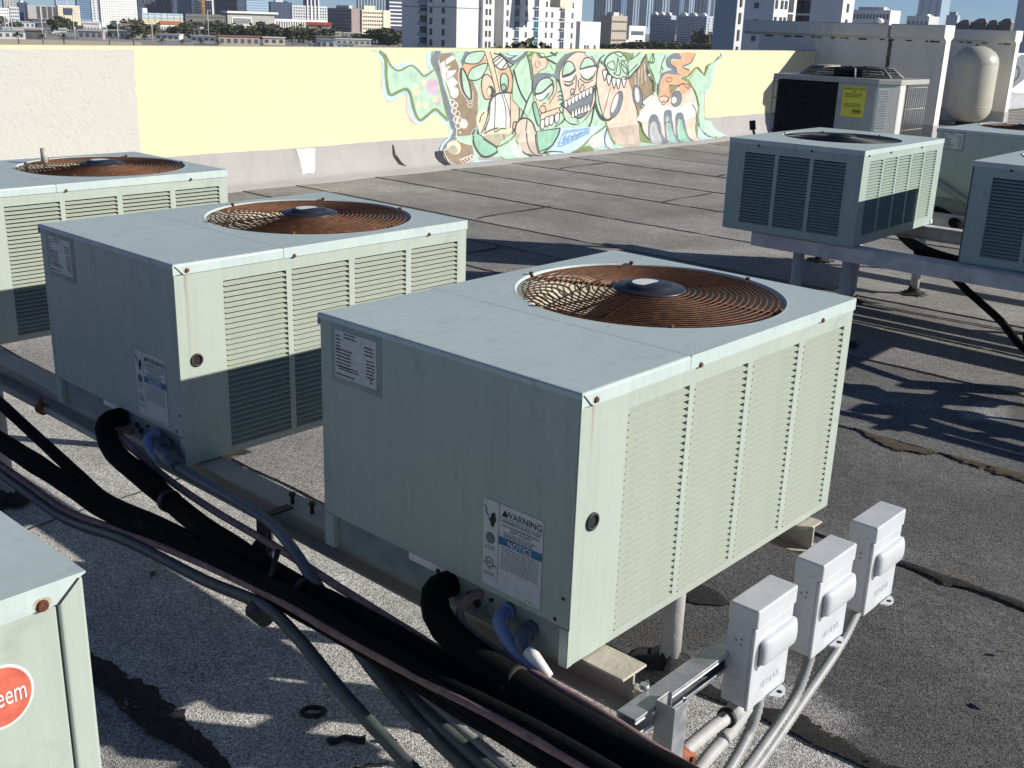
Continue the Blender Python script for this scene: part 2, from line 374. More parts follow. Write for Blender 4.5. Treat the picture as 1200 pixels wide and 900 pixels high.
def stain_mat():
    m, n = basemat('rust_run_stain', .6)
    v = n.coord(); st = n.noise(n.coord(scale=(260, 260, 7)), 1, 3, .6)
    n.b.inputs['Base Color'].default_value = (.55, .30, .10, 1)
    g = n.new('SeparateXYZ'); tc = n.new('TexCoord'); n.link(tc.outputs['Generated'], g.inputs[0])
    mu = n.new('Math', operation='MULTIPLY'); n.link(n.ramp(st, [(.34, .0), (.62, .7)]), mu.inputs[0]); n.link(n.ramp(g.outputs[2], [(0, .12), (.8, .5), (1, 1.0)]), mu.inputs[1])
    n.link(mu.outputs[0], n.b.inputs['Alpha']); return m
M['stain'] = stain_mat()
def rust_run(root, x, z, ln, w=.006, y=-.0008):
    bm = bmesh.new(); p = []
    for i in range(9):
        t = i/8; ww = w*(1-.55*t)*(1+.25*math.sin(i*2.3)); p.append((bm.verts.new((x-ww, y, z-ln*t)), bm.verts.new((x+ww*.8, y, z-ln*t))))
    for a, b in zip(p, p[1:]): bm.faces.new((a[0], b[0], b[1], a[1]))
    link('rust_stain', bm, M['stain'], root)
def rust_ring(root, x, z, r=.011, y=-.0007):
    bm = bmesh.new(); a = [bm.verts.new((x+r*math.cos(t)*(1+.12*math.sin(3*t)), y, z+r*math.sin(t)*(1+.1*math.cos(2*t)))) for t in (2*math.pi*k/18 for k in range(18))]
    bm.faces.new(a[::-1]); link('rust_stain', bm, M['stain'], root)
def rrect(w, h, r, n=4):
    o = []
    for cx, cy, a in ((w/2-r, h/2-r, 0), (-w/2+r, h/2-r, 90), (-w/2+r, -h/2+r, 180), (w/2-r, -h/2+r, 270)):
        for k in range(n+1): o.append((cx+r*math.cos(R(a+90*k/n)), cy+r*math.sin(R(a+90*k/n))))
    return o
def decal(name, pts, m4, mat, parent):
    bm = bmesh.new(); bm.faces.new([bm.verts.new((x, y, 0)) for x, y in pts]); bmesh.ops.transform(bm, matrix=m4, verts=bm.verts)
    return link(name, bm, mat, parent)
def text_lines(parent, m4, x0, x1, ys, h, mat, seed=1, dens=.8):
    """rows of print too small to read: short dashes of uneven length, one flat part"""
    rn = random.Random(seed); bm = bmesh.new()
    for y in ys:
        x = x0; xe = x1-(x1-x0)*rn.uniform(0, 1-dens)
        while x < xe-.002:
            w = min(rn.uniform(.0022, .0095), xe-x)
            bm.faces.new([bm.verts.new(p) for p in ((x, y, 0), (x+w, y, 0), (x+w, y+h, 0), (x, y+h, 0))]); x += w+rn.uniform(.0012, .0022)
    bmesh.ops.transform(bm, matrix=m4, verts=bm.verts); return link('fine_print', bm, mat, parent)
def disc_pts(cx, cy, r, n=20): return [(cx+r*math.cos(2*math.pi*k/n), cy+r*math.sin(2*math.pi*k/n)) for k in range(n)]
def ring(name, cx, cy, r, w, m4, mat, parent):
    bm = bmesh.new(); n = 24
    a = [bm.verts.new((cx+(r-w)*math.cos(2*math.pi*k/n), cy+(r-w)*math.sin(2*math.pi*k/n), 0)) for k in range(n)]
    b = [bm.verts.new((cx+r*math.cos(2*math.pi*k/n), cy+r*math.sin(2*math.pi*k/n), 0)) for k in range(n)]
    for k in range(n): bm.faces.new((a[k], b[k], b[(k+1) % n], a[(k+1) % n]))
    bmesh.ops.transform(bm, matrix=m4, verts=bm.verts); return link(name, bm, mat, parent)
def warning_label(root, y, z):
    W_, H_ = .146, .176; lab = decal('warning_label', rrect(W_, H_, .006), MX(y, z, -.0012), M['label'], root)
    m = MX(y, z, -.0020)
    T = lambda s, size, x, yy, mat='ink', al='CENTER', nm='printed_text': text(s, size, m @ Matrix.Translation((x, yy, 0)), M[mat], lab, nm, al)
    decal('divider_line', [(-.0335, -.075), (-.0325, -.075), (-.0325, .087), (-.0335, .087)], m, M['greyink'], lab)
    decal('divider_line', [(-.033, .0625), (.072, .0625), (.072, .0632), (-.033, .0632)], m, M['greyink'], lab)
    decal('notice_band', [(-.033, .008), (.0725, .008), (.0725, .024), (-.033, .024)], m, M['noticeblue'], lab)
    m2 = MX(y, z, -.0026)
    text('NOTICE', .0165, m2 @ Matrix.Translation((.02, .0100, 0)), M['white_sticker'], lab)
    T('WARNING', .0185, .026, .066)
    decal('warning_triangle', [(-.0265, .066), (-.0125, .066), (-.0195, .079)], m, M['ink'], lab)
    T('HAZARDOUS VOLTAGE', .0088, .02, .054)
    T('CAN CAUSE SEVERE PERSONAL', .0064, .02, .046); T('INJURY OR DEATH', .0064, .02, .0395)
    text_lines(lab, m, -.02, .066, [.034, .030, .0265], .0016, M['greyink'], 3, .7)
    text_lines(lab, m, -.026, .068, [.002-.0052*k for k in range(9)], .0017, M['greyink'], 5, .93)
    text_lines(lab, m, .035, .068, [-.083], .0012, M['greyink'], 8)
    hand = [(-.052, .036), (-.046, .036), (-.045, .043), (-.041, .049), (-.0405, .056), (-.0425, .057), (-.043, .064), (-.0455, .066), (-.047, .064), (-.049, .066), (-.051, .061), (-.053, .060), (-.0545, .050), (-.057, .053), (-.059, .051), (-.0545, .043)]
    decal('hand_symbol', hand, m, M['ink'], lab)
    bm = bmesh.new(); tube(bm, [(-.070, .074, 0), (-.064, .066, 0), (-.066, .062, 0), (-.059, .055, 0)], .0009, 4); bmesh.ops.transform(bm, matrix=m, verts=bm.verts); link('spark_symbol', bm, M['ink'], lab)
    decal('round_symbol', disc_pts(-.054, .0115, .0112), m, M['ink'], lab); ring('round_symbol', -.054, .0115, .0085, .0012, m2, M['label'], lab)
    decal('round_symbol', [(-.0592, .0085), (-.0488, .0085), (-.054, .0178)], m2, M['label'], lab)
    decal('round_symbol', [(-.0572, .0100), (-.0508, .0100), (-.054, .0155)], MX(y, z, -.0030), M['ink'], lab)
    ring('round_symbol', -.054, -.0385, .0105, .0016, m, M['ink'], lab); T('UL', .0105, -.054, -.0420); T('C', .009, -.0672, -.046); T('US', .007, -.0400, -.046); T('LISTED', .0042, -.054, -.053)
    text_lines(lab, m, -.068, -.038, [-.006, -.0095, -.0125], .0012, M['greyink'], 11); text_lines(lab, m, -.068, -.038, [-.061, -.065], .0013, M['ink'], 12)
    return lab
def data_plate(root, y, z):
    fr = abox('plate_surround', (-.0012, .001, y-.078, y+.078, z-.063, z+.062), M['surround'], root)
    pl = decal('data_plate', [(-.0645, -.049), (.0645, -.049), (.0645, .05), (-.0645, .05)], MX(y, z, -.0020), M['plate'], root); m = MX(y, z, -.0027)
    ys = [.044-.0072*k for k in range(10)]
    text_lines(pl, m, -.034, .005, ys[:2], .0026, M['ink'], 1, .98); text_lines(pl, m, -.061, -.045, ys[1:6], .0026, M['ink'], 2, .9)
    text_lines(pl, m, -.061, -.008, [y_-.006 for y_ in ys[4:]], .0026, M['ink'], 4, .85); text_lines(pl, m, .028, .060, [.030-.0074*k for k in range(3)], .0026, M['ink'], 6, .8)
    text_lines(pl, m, .034, .060, [.004-.0068*k for k in range(6)], .0024, M['ink'], 9, .9); text_lines(pl, m, -.05, .012, [-.026, -.0315], .0024, M['ink'], 10, .9)
    text_lines(pl, m, -.061, -.002, [-.044], .0030, M['ink'], 13, .95); text_lines(pl, m, .045, .056, [-.034, -.040], .0024, M['ink'], 14)
def small_unit(label, loc, group, variant=0):
    """service side on -X, four louvre columns on -Y, fan at the far end of the top"""
    L, Wd, H = 1.0, .692, .527
    t = empty('condenser_unit', loc, label, 'air conditioner', group)
    P = M['unit']
    abox('base_pan', (.014, L-.012, .012, Wd-.012, 0, .0785), M['base'], t)
    for y0, y1 in ((.0013, .022), (Wd-.03, Wd)): abox('corner_foot', (.0005, .016, y0, y1, .0, .0775), P, t, .0015)
    abox('service_panel', (0, .012, .0, Wd, .0785, H-.0058), P, t, .004, 3)
    abox('inner_coil', (.03, L-.02, .022, Wd-.02, .02, .30), M['coil'], t)
    abox('inner_baffle', (.03, L-.02, .022, .026, .30, H-.03), M['coil'], t)
    abox('rear_panel', (.012, L, Wd-.01, Wd-.0005, .0785, H-.0275), P, t); abox('side_panel', (L-.008, L-.0005, .012, Wd-.01, .01, H-.0275), P, t)
    louver_face(t, [(.137, .329), (.347, .540), (.561, .752), (.774, .963)], .022, .467, 32, L, H, 'Y', P)
    abox('corner_strip', (-.0006, .021, -.0016, .0, .0785, H-.0285), P, t, .0008, 1)
    # top in two sheets
    bm = bmesh.new(); x0, x1, y0, y1 = -.003, .3185, -.004, Wd+.003
    bm.faces.new([bm.verts.new(p) for p in ((x0, y0, H), (x1, y0, H), (x1, y1, H), (x0, y1, H))])
    for s_ in ('-x', '-y', '+y'): skirt_side(bm, s_, x0, x1, y0, y1, H, .012 if s_ == '-x' else .027)
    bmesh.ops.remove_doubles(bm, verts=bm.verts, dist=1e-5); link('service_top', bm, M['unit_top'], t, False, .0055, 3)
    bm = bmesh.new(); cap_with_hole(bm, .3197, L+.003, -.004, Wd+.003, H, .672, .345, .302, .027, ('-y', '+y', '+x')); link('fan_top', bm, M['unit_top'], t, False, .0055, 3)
    abox('corner_gap', (.004, .026, -.0046, -.0041, H-.0265, H-.0255), M['ink'], t)
    bm = bmesh.new(); bm.faces.new([bm.verts.new(p) for p in ((-.001, -.0047, H-.004), (.0012, -.0047, H-.003), (.026, -.0047, H-.0275), (.0225, -.0047, H-.0285))]); link('corner_gap', bm, M['ink'], t)
    fan_section(t, .672, .345, .302, H, M['rust'])
    for x in (.035, .353, .84): screw(t, x, -.004, H-.0185 if x < .1 else H-.0245, 'Y')
    rust_ring(t, .035, H-.0185, .0095, -.0046); rust_run(t, .0355, H-.026, .245 if variant == 1 else .10, .0042 if variant == 1 else .0028, -.0049 if variant == 1 else -.002)
    bm = bmesh.new(); tube(bm, [(.049+.0145*math.cos(a), -.0015, .278+.0145*math.sin(a)) for a in (2*math.pi*k/20 for k in range(20))], .0032, 6, closed=True); g = link('rubber_grommet', bm, M['rubber'], t)
    bm = bmesh.new(); cyl(bm, (.049, -.0006, .278), .0125, .0004, 'Y', 16); link('grommet_hole', bm, M['dark'], g)
    # service side
    data_plate(t, .577, .452); warning_label(t, .141, .182)
    abox('white_label', (.0115, .0138, .318, .432, .056, .0775), M['white_sticker'], t)
    for y, z, r in ((.254, .044, .008), (.236, .033, .008), (.300, .04, .005), (.20, .055, .004), (.345, .062, .005)):
        bm = bmesh.new(); cyl(bm, (.0142, y, z), r, -.006, 'X', 12); link('valve_cap', bm, M['rubber'], t)
    for y, z in ((.205, .028), (.165, .026)): ring('knockout', 0, 0, .013, .0012, MX(y, z, .0132), M['rubber'], t)
    abox('panel_slot', (-.0008, 0.0002, .012, .02, .135, .14), M['rubber'], t); abox('panel_slot', (-.0008, .0002, .03, .036, .086, .094), M['rubber'], t)
    return t
UG = 'grey green rooftop condensers on the near rack'
u1 = small_unit('grey green condenser nearest the camera, whole warning label readable beside the black pipes', (0, 0, .56), UG)
u2 = small_unit('second grey green condenser of the near row, long rust run below its corner screw', (.01, 1.266, .56), UG, 1)
u3 = copy_tree(u1); u3.location = (.06, 2.62, .56); u3['label'] = 'third grey green condenser, at the left edge against the pale wall'
bm = bmesh.new(); cyl(bm, (.53, .52, .53), .013, .055, n=12, r2=.012); link('vent_stub', bm, M['tank'], u3, True)
# far rack: louvres on two sides
def wide_unit(label, loc, group, rz=0):
    L, Wd, H = 1.155, .806, .518
    t = empty('condenser_unit', loc, label, 'air conditioner', group, rz); P = M['unit_far']
    abox('base_pan', (.010, L-.01, .010, Wd-.01, 0, .03), M['base'], t)
    abox('inner_coil', (.04, L-.03, .04, Wd-.03, .03, .34), M['coil'], t); abox('inner_baffle', (.04, L-.03, .040, .046, .34, H-.03), M['coil'], t); abox('inner_baffle', (.040, .046, .047, Wd-.03, .34, H-.03), M['coil'], t)
    abox('rear_panel', (.0, L, Wd-.01, Wd-.0005, .004, H-.0275), P, t); abox('side_panel', (L-.008, L-.0005, .012, Wd-.01, .004, H-.0275), P, t)
    louver_face(t, [(.085, .262), (.285, .462), (.485, .662), (.685, .862), (.885, 1.062)], .055, .455, 25, L, H, 'Y', P)
    louver_face(t, [(.105, .292), (.315, .502), (.525, .712)], .045, .445, 23, Wd, H, 'X', P)
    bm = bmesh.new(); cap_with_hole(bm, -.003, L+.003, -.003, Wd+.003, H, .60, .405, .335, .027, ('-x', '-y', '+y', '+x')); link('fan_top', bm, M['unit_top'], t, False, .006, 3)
    fan_section(t, .60, .405, .335, H, M['blackwire'], False, 18)
    for x in (.06, .35, .80): screw(t, x, -.003, H-.03, 'Y', False)
    for y in (.30, .62): screw(t, -.003, y, H-.03, 'X', False, .007)
    abox('corner_strip', (L-.03, L-.004, -.006, 0, .004, .03), M['whitepaint'], t, .001, 1)
    return t
FG = 'grey green rooftop condensers on the far rack'
u4 = wide_unit('green condenser with louvres on two sides, before the yellow labelled unit', (4.222, 1.489, .56), FG, .031)
u6 = copy_tree(u4); u6.location = (4.33, .145, .56); u6['label'] = 'louvred dull green condenser cut off by the right edge of the photo'
u8 = copy_tree(u1); u8.location = (6.02, 1.135, .56); u8['label'] = 'grey green condenser in the third row, below the cream tank, with a pale data plate'; u8['group'] = 'condensers in the third row'
# the unit cut off by the lower left corner
def corner_unit():
    L, Wd, H = 1.0, .692, .527
    t = empty('condenser_unit', (-.866-L, -.006, .56), 'grey green condenser in the lower left corner with the round red logo', 'air conditioner'); P = M['unit']
    abox('base_pan', (.0, L, .004, Wd, 0, .03), M['base'], t)
    abox('front_panel', (.0, L-.0325, .0, .012, .03, H-.0275), P, t, .002)
    abox('corner_panel', (L-.0295, L, .0, Wd, .03, H-.0065), P, t, .004, 3)
    abox('seam_gap', (L-.034, L-.028, .004, .008, .03, H-.03), M['dark'], t)
    abox('rear_panel', (.0, L-.03, Wd-.012, Wd, .03, H-.0275), P, t); abox('side_panel', (.0, .01, .013, Wd-.013, .03, H-.0275), P, t)
    bm = bmesh.new(); cap_with_hole(bm, -.003, L+.002, -.003, Wd+.003, H, .36, .345, .302, .027, ('-x', '+y'))
    v = [bm.verts.new(p) for p in ((-.003, -.003, H), (-.003, -.003, H-.027), (L-.0285, -.003, H-.027), (L-.006, -.003, H-.005), (L+.002, -.003, H-.002), (L+.002, -.003, H))]; bm.faces.new(v)
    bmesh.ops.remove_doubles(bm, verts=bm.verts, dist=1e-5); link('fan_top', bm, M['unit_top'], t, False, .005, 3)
    bm = bmesh.new(); bm.faces.new([bm.verts.new(p) for p in ((L-.0335, -.0036, H-.0275), (L-.0300, -.0036, H-.0290), (L-.005, -.0036, H-.0055), (L-.008, -.0036, H-.0045))]); link('corner_gap', bm, M['ink'], t)
    fan_section(t, .36, .345, .302, H, M['rust'], True)
    screw(t, L-.048, -.003, H-.0225, 'Y', True, .0075); rust_ring(t, L-.048, H-.0225, .0105, -.0037)
    e = lambda s: [(s*.035*math.cos(2*math.pi*k/40), s*.0375*math.sin(2*math.pi*k/40)) for k in range(40)]
    lx, lz = L-.101, H-.111
    lg = decal('logo', e(1), MY(lx, lz, -.0012), M['white_sticker'], t); decal('logo_field', [(x*.92, y*.92) for x, y in e(1)], MY(lx, lz, -.0018), M['red'], lg)
    text('Rheem', .034, MY(lx, lz-.0105, -.0025) @ Matrix.Diagonal((.56, 1, 1, 1)), M['white_sticker'], lg)
    return t
corner_unit()
# ------------------------------------------------------------------ racks
def ibeam(name, x0, x1, y0, y1, z0, z1, mat, parent):
    bm = bmesh.new(); c = (x0+x1)/2
    box(bm, x0, x1, y0, y1, z1-.006, z1-.0005); box(bm, c-.003, c+.003, y0+.001, y1-.001, z0+.006, z1-.006); box(bm, x0-.002, x1+.002, y0, y1, z0, z0+.006)
    return link(name, bm, mat, parent, False, .0012, 1)
def post(bm_or_parent, x, y, h, r=.029):
    bm = bmesh.new(); tube(bm, [(x, y, .004), (x, y, h*.4), (x, y, h-.0005)], r, 18); o = link('post', bm, M['post'], bm_or_parent)
    rn = random.Random(int(x*100+y*31)); bm = bmesh.new(); n = 22; a = []
    for k in range(n):
        t = 2*math.pi*k/n; rr = .085*rn.uniform(.75, 1.5); a.append(((x+rr*math.cos(t), y+rr*math.sin(t), .0085), (x+r*1.5*math.cos(t), y+r*1.5*math.sin(t), .018), (x+r*math.cos(t), y+r*math.sin(t), .05*rn.uniform(.6, 1.3))))
    v = [[bm.verts.new(p) for p in q] for q in a]
    for k in range(n):
        for j in range(2): bm.faces.new((v[k][j], v[(k+1) % n][j], v[(k+1) % n][j+1], v[k][j+1]))
    tag(link('pitch_collar', bm, M['blacktar'], bm_or_parent, True)); return o
rk = empty('equipment_rack', (0, 0, 0), 'cream painted steel beam rack on pipe posts under the near row of condensers', 'steel rack')
ibeam('beam', .046, .119, -.092, 6.6, .49, .56, M['beam'], rk); ibeam('beam', .846, .919, -.03, 6.6, .49, .56, M['beam'], rk)
for x, y in ((.0825, .315), (.0825, 2.60), (.0825, 4.6), (.8825, .335), (.8825, 2.47), (.8825, 4.6)): post(rk, x, y, .49)
rk2 = empty('equipment_rack', (4.3, 0, 0), 'grey steel beam rack on pipe posts under the louvred condensers', 'steel rack')
ibeam('beam', -.055, .025, -.95, 2.12, .475, .56, M['beam_grey'], rk2); ibeam('beam', .96, 1.04, -.95, 2.2, .475, .56, M['beam_grey'], rk2)
bm = bmesh.new(); box(bm, -.06, -.0555, -.95, 2.12, .478, .553); link('beam_face', bm, M['beam_grey'], rk2)
for x, y in ((-.015, 1.83), (-.015, 1.53), (1.0, 1.95), (-.015, -.75), (1.0, -.6)): post(rk2, x, y, .475, .032)
bm = bmesh.new(); tube(bm, [(.2, .99, .565), (.2, .99, .60)], .012, 10); tube(bm, [(.19, .99, .602), (.24, .96, .602)], .010, 8); link('valve', bm, M['galv'], rk2)
rk3 = empty('equipment_rack', (6.1, 0, 0), 'steel beam rack under the third row, below the cream tank', 'steel rack')
ibeam('beam', -.30, -.22, -2, 3.1, .475, .56, M['beam_grey'], rk3); ibeam('beam', .20, .28, 1.0, 3.1, .475, .56, M['beam_grey'], rk3); ibeam('beam', .75, .83, -2, 2.0, .475, .56, M['beam_grey'], rk3)
for x, y in ((-.26, 1.75), (.24, 2.7), (.79, 1.75), (-.26, .2), (.79, .2)): post(rk3, x, y, .475)
rk4 = empty('equipment_rack', (-1.8, 0, 0), 'steel beam rack under the condenser with the red logo', 'steel rack')
ibeam('beam', -.03, .04, -1, 1.2, .49, .56, M['beam'], rk4); ibeam('beam', .74, .81, -1, 1.2, .49, .56, M['beam'], rk4)
for x, y in ((.005, .3), (.775, .3)): post(rk4, x, y, .49)

# ------------------------------------------------------------------ strut stand with the three disconnect boxes
st = empty('strut_stand', (.5, -.13, .5), 'galvanised strut channel carrying the three light grey switch boxes', 'strut channel')
def channel(name, parent, L, M4, w=.041, h=.041, t=.0026, lip=.0085):
    """C channel along +X, back on y=h, open side facing -Y"""
    prof = [(0, 0), (0, w), (h, w), (h, 0)]
    pts = [(0, lip), (0, 0), (h, 0), (h, w), (0, w), (0, w-lip)]; inn = [(t, lip), (t, t), (h-t, t), (h-t, w-t), (t, w-t), (t, w-lip)]
    bm = bmesh.new(); A = [[bm.verts.new((x, y, z)) for y, z in pts] for x in (0, L)]; B = [[bm.verts.new((x, y, z)) for y, z in inn] for x in (0, L)]
    for i in range(5):
        bm.faces.new((A[0][i], A[1][i], A[1][i+1], A[0][i+1])); bm.faces.new((B[0][i+1], B[1][i+1], B[1][i], B[0][i]))
        for e in (0, 1): bm.faces.new((A[e][i], A[e][i+1], B[e][i+1], B[e][i]) if e == 0 else (A[e][i+1], A[e][i], B[e][i], B[e][i+1]))
    for i in (0, 5): bm.faces.new((A[0][i], B[0][i], B[1][i], A[1][i]))
    bmesh.ops.transform(bm, matrix=M4, verts=bm.verts); return link(name, bm, M['galv'], parent, False, .0018, 2)
channel('horizontal_strut', st, .955, Matrix.Translation((-.497, -.024, -.0115)))
channel('vertical_strut', st, .62, Matrix.Translation((-.40, -.066, .044)) @ Matrix(((0, -1, 0, 0), (0, 0, -1, .041), (-1, 0, 0, 0), (0, 0, 0, 1))) , w=.041, h=.041)
for x in (-.41, .38):
    bm = bmesh.new(); cyl(bm, (x, .02, .031), .009, .009, n=6); link('bolt', bm, M['galv'], st)
def disconnect(label, x0, z1=.64):
    w, h, y0, y1 = .147, .22, -.206, -.146
    t = empty('disconnect_box', (x0, y0, z1-h), label, 'switch box', 'three light grey disconnect boxes'); B = M['box']
    abox('body', (.002, w-.002, .008, y1-y0, .004, h-.002), B, t, .002)
    bm = bmesh.new(); box(bm, -.001, w+.002, -.003, y1-y0+.001, h-.040, h); link('hood', bm, B, t, False, .004, 3)
    fc = abox('front_cover', (.0, w, 0, .0075, .0, h-.041), B, t, .003, 3)
    # pull handle bulge across the front, shade of a scoop painted at its left end
    bm = bmesh.new(); A = []; n = 10
    for x, s in ((.022, .55), (.036, .92), (.06, 1), (w-.02, 1), (w-.003, .97), (w+.004, .7)):
        A.append([bm.verts.new((x, -.0165*s*math.sin(math.pi*k/n)**.42+.001, h*.545+.029*math.cos(math.pi*k/n)*(1 if s > .6 else .85))) for k in range(n+1)])
    for a, b in zip(A, A[1:]):
        for k in range(n): bm.faces.new((a[k], b[k], b[k+1], a[k+1])).smooth = True
    bm.faces.new(A[0]); bm.faces.new(A[-1][::-1]); link('handle_cover', bm, B, t)
    bm = bmesh.new(); bm.faces.new([bm.verts.new((.0205+.0125*math.cos(a), -.0006, h*.52+.030*math.sin(a))) for a in (2*math.pi*k/20 for k in range(20))][::-1]); 
    link('finger_recess_shade', bm, M['greyink'], t)  # flat dark ellipse, the shade of the recess put in as colour
    text('SIEMENS', .0205, MY(w*.54, .033, -.0003), B, t, 'embossed_name', 'CENTER', .0004)
    bm = bmesh.new(); prof = [(.10+.026*math.cos(a), .0-.019*math.sin(a)) for a in (math.pi*k/10 for k in range(11))]
    top = [bm.verts.new((x, y-.004, .006)) for x, y in prof]; bot = [bm.verts.new((x, y-.004, .002)) for x, y in prof]
    bm.faces.new(top[::-1]); bm.faces.new(bot)
    for k in range(10): bm.faces.new((top[k], top[k+1], bot[k+1], bot[k]))
    bm.faces.new((top[-1], top[0], bot[0], bot[-1])); tb = link('lock_tab', bm, B, t)
    bm = bmesh.new(); cyl(bm, (.10, -.014, .0055), .0055, .0012, n=14); link('lock_hole', bm, M['dark'], tb)
    for y, z in ((.022, .03), (.028, .075)): ring('knockout', 0, 0, .0145, .0009, MX(y+.012, z, .0015), M['grey_line'], t)
    for y, z in ((.028, .148), (.04, .142), (.029, .136)):
        bm = bmesh.new(); cyl(bm, (.0022, y, z), .0022, -.0012, 'X', 8); link('rivet', bm, M['greyink'], t)
    bm = bmesh.new(); tube(bm, [(.060, .034, .004), (.060, .034, -.022)], .017, 16); link('cable_gland', bm, M['rubber'], t)
    return t
M['grey_line'] = plain('grey_line', (.42, .44, .46), .5)
disconnect('light grey switch box at the low end of the strut, nearest the vertical strut', .303)
disconnect('middle light grey switch box on the strut', .559)
disconnect('light grey switch box at the far end of the strut', .808)

# ------------------------------------------------------------------ pipes and conduits
PIPES = 'pipes and conduits along the near rack'
def pipe(name, label, cat, pts, r, mat, ridged=0, parts=None, n=12, wob=0, sm=True):
    P = spline(pts, .0055 if ridged else .025); rn = random.Random(len(label)); ph = [rn.uniform(0, 6) for _ in range(3)]
    bm = bmesh.new()
    rf = (lambda i: r*(1+ridged*(1 if (i//1) % 2 else -1))) if ridged else ((lambda i: r*(1+wob*(math.sin(i*.9+ph[0])*.5+math.sin(i*.37+ph[1])))) if wob else None)
    tube(bm, P, r, n, rf=rf); o = link(name, bm, mat); return tag(o, label, cat, PIPES)
pipe('insulated_pipe', 'thick black foam pipe leaving the nearest condenser beside its warning label', 'pipe', [(.02, .312, .605), (-.018, .314, .608), (-.052, .290, .602), (-.075, .236, .574), (-.085, .10, .558), (-.085, -.059, .546), (-.09, -.194, .546), (-.1, -.316, .557), (-.12, -.45, .57), (-.14, -.7, .58)], .027, M['foam'], wob=.045, n=16)
pipe('copper_line', 'thin brownish copper line leaving the nearest condenser over its black pipe', 'pipe', [(.02, .228, .618), (-.005, .236, .615), (-.03, .24, .60), (-.043, .222, .578), (-.05, .146, .566), (-.055, .01, .562), (-.06, -.12, .562), (-.07, -.225, .562), (-.08, -.298, .566), (-.1, -.6, .58)], .0085, M['copper'], wob=.02)
pipe('insulated_pipe', 'thick black foam pipe bending down from the second condenser', 'pipe', [(.02, 1.585, .610), (-.02, 1.585, .612), (-.052, 1.558, .602), (-.072, 1.476, .563), (-.08, 1.312, .543), (-.08, 1.084, .502), (-.08, .809, .485), (-.08, .539, .490), (-.09, .271, .505), (-.1, .041, .515), (-.11, -.158, .525), (-.12, -.331, .535), (-.14, -.7, .54)], .027, M['foam'], wob=.045, n=16)
pipe('copper_line', 'thin brown line running along the upper edge of the black pipe from the second condenser', 'pipe', [(.02, 1.545, .575), (-.012, 1.558, .590), (-.03, 1.52, .588), (-.04, 1.46, .58), (-.04, 1.279, .544), (-.04, 1.071, .525), (-.04, .799, .518), (-.05, .576, .514), (-.06, .352, .512), (-.075, .1, .51), (-.09, -.2, .52)], .009, M['copper'], wob=.02)
pipe('insulated_pipe', 'long black foam pipe sweeping in from the left edge under the second condenser', 'pipe', [(-.1, 2.9, .44), (-.1, 2.251, .418), (-.1, 1.804, .409), (-.1, 1.425, .407), (-.1, .985, .455), (-.115, .645, .475), (-.13, .359, .492), (-.14, .105, .498), (-.15, -.138, .505), (-.16, -.4, .51), (-.18, -.7, .52)], .028, M['foam'], wob=.045, n=16)
pipe('insulated_pipe', 'thin black pipe dropping from the left edge onto the long black pipe', 'pipe', [(-.05, 2.8, .58), (-.06, 2.315, .527), (-.06, 2.034, .477), (-.07, 1.712, .430), (-.085, 1.505, .42), (-.10, 1.191, .46), (-.115, .9, .485), (-.14, .5, .512), (-.16, .1, .522), (-.18, -.4, .535)], .017, M['foam'], wob=.02)
pipe('copper_line', 'long thin brownish line hanging lowest along the black pipes', 'pipe', [(-0.12, 2.8, 0.37), (-0.12, 2.221, 0.356), (-0.12, 1.935, 0.347), (-0.12, 1.677, 0.342), (-0.12, 1.348, 0.392), (-0.135, 1.01, 0.448), (-0.145, 0.687, 0.486), (-0.158, 0.447, 0.503), (-0.165, 0.196, 0.521), (-0.17, -0.018, 0.537), (-0.175, -0.17, 0.547), (-0.185, -0.31, 0.557), (-0.2, -0.6, 0.57)], .0095, M['copper'], wob=.02)
pipe('insulated_pipe', 'black pipe lying just above the lowest brownish line', 'pipe', [(-0.11, 1.3, 0.44), (-0.12, 0.987, 0.465), (-0.13, 0.676, 0.494), (-0.135, 0.418, 0.508), (-0.145, 0.218, 0.52), (-0.15, 0.066, 0.528), (-0.155, -0.08, 0.54), (-0.165, -0.229, 0.55), (-0.18, -0.5, 0.56)], .020, M['foam'], wob=.02)
pipe('flexible_conduit', 'dark grey flexible conduit bending down to the roof over the black pitch marks', 'conduit', [(-0.125, 2.9, 0.36), (-0.125, 2.214, 0.333), (-0.13, 1.915, 0.326), (-0.13, 1.658, 0.324), (-0.137, 1.32, 0.385), (-0.148, 0.953, 0.424), (-0.155, 0.712, 0.46), (-0.17, 0.567, 0.448), (-0.19, 0.406, 0.41), (-0.2, 0.269, 0.378), (-0.21, 0.164, 0.36), (-0.23, -0.1, 0.33)], .0135, M['flexdark'], .03)
pipe('flexible_conduit', 'second dark grey flexible conduit bending down beside the first', 'conduit', [(-0.02, 0.74, 0.46), (-0.06, 0.646, 0.466), (-0.09, 0.542, 0.469), (-0.12, 0.386, 0.43), (-0.135, 0.245, 0.395), (-0.15, 0.072, 0.37), (-0.16, -0.062, 0.348), (-0.18, -0.3, 0.32)], .0145, M['flexdark'], .03)
pipe('flexible_conduit', 'pale grey flexible conduit lying between the black pipes and the dark conduits', 'conduit', [(-0.03, 0.52, 0.42), (-0.06, 0.442, 0.422), (-0.08, 0.355, 0.422), (-0.1, 0.188, 0.401), (-0.12, 0.017, 0.395), (-0.13, -0.111, 0.386), (-0.15, -0.3, 0.37)], .0135, M['flex'], .04)
pipe('flexible_conduit', 'grey flat sided conduit just left of the pale flexible conduit', 'conduit', [(-0.03, 0.56, 0.41), (-0.07, 0.471, 0.414), (-0.1, 0.365, 0.414), (-0.12, 0.203, 0.4), (-0.135, 0.055, 0.389), (-0.15, -0.09, 0.385), (-0.17, -0.3, 0.375)], .0145, M['flexdark'], 0)
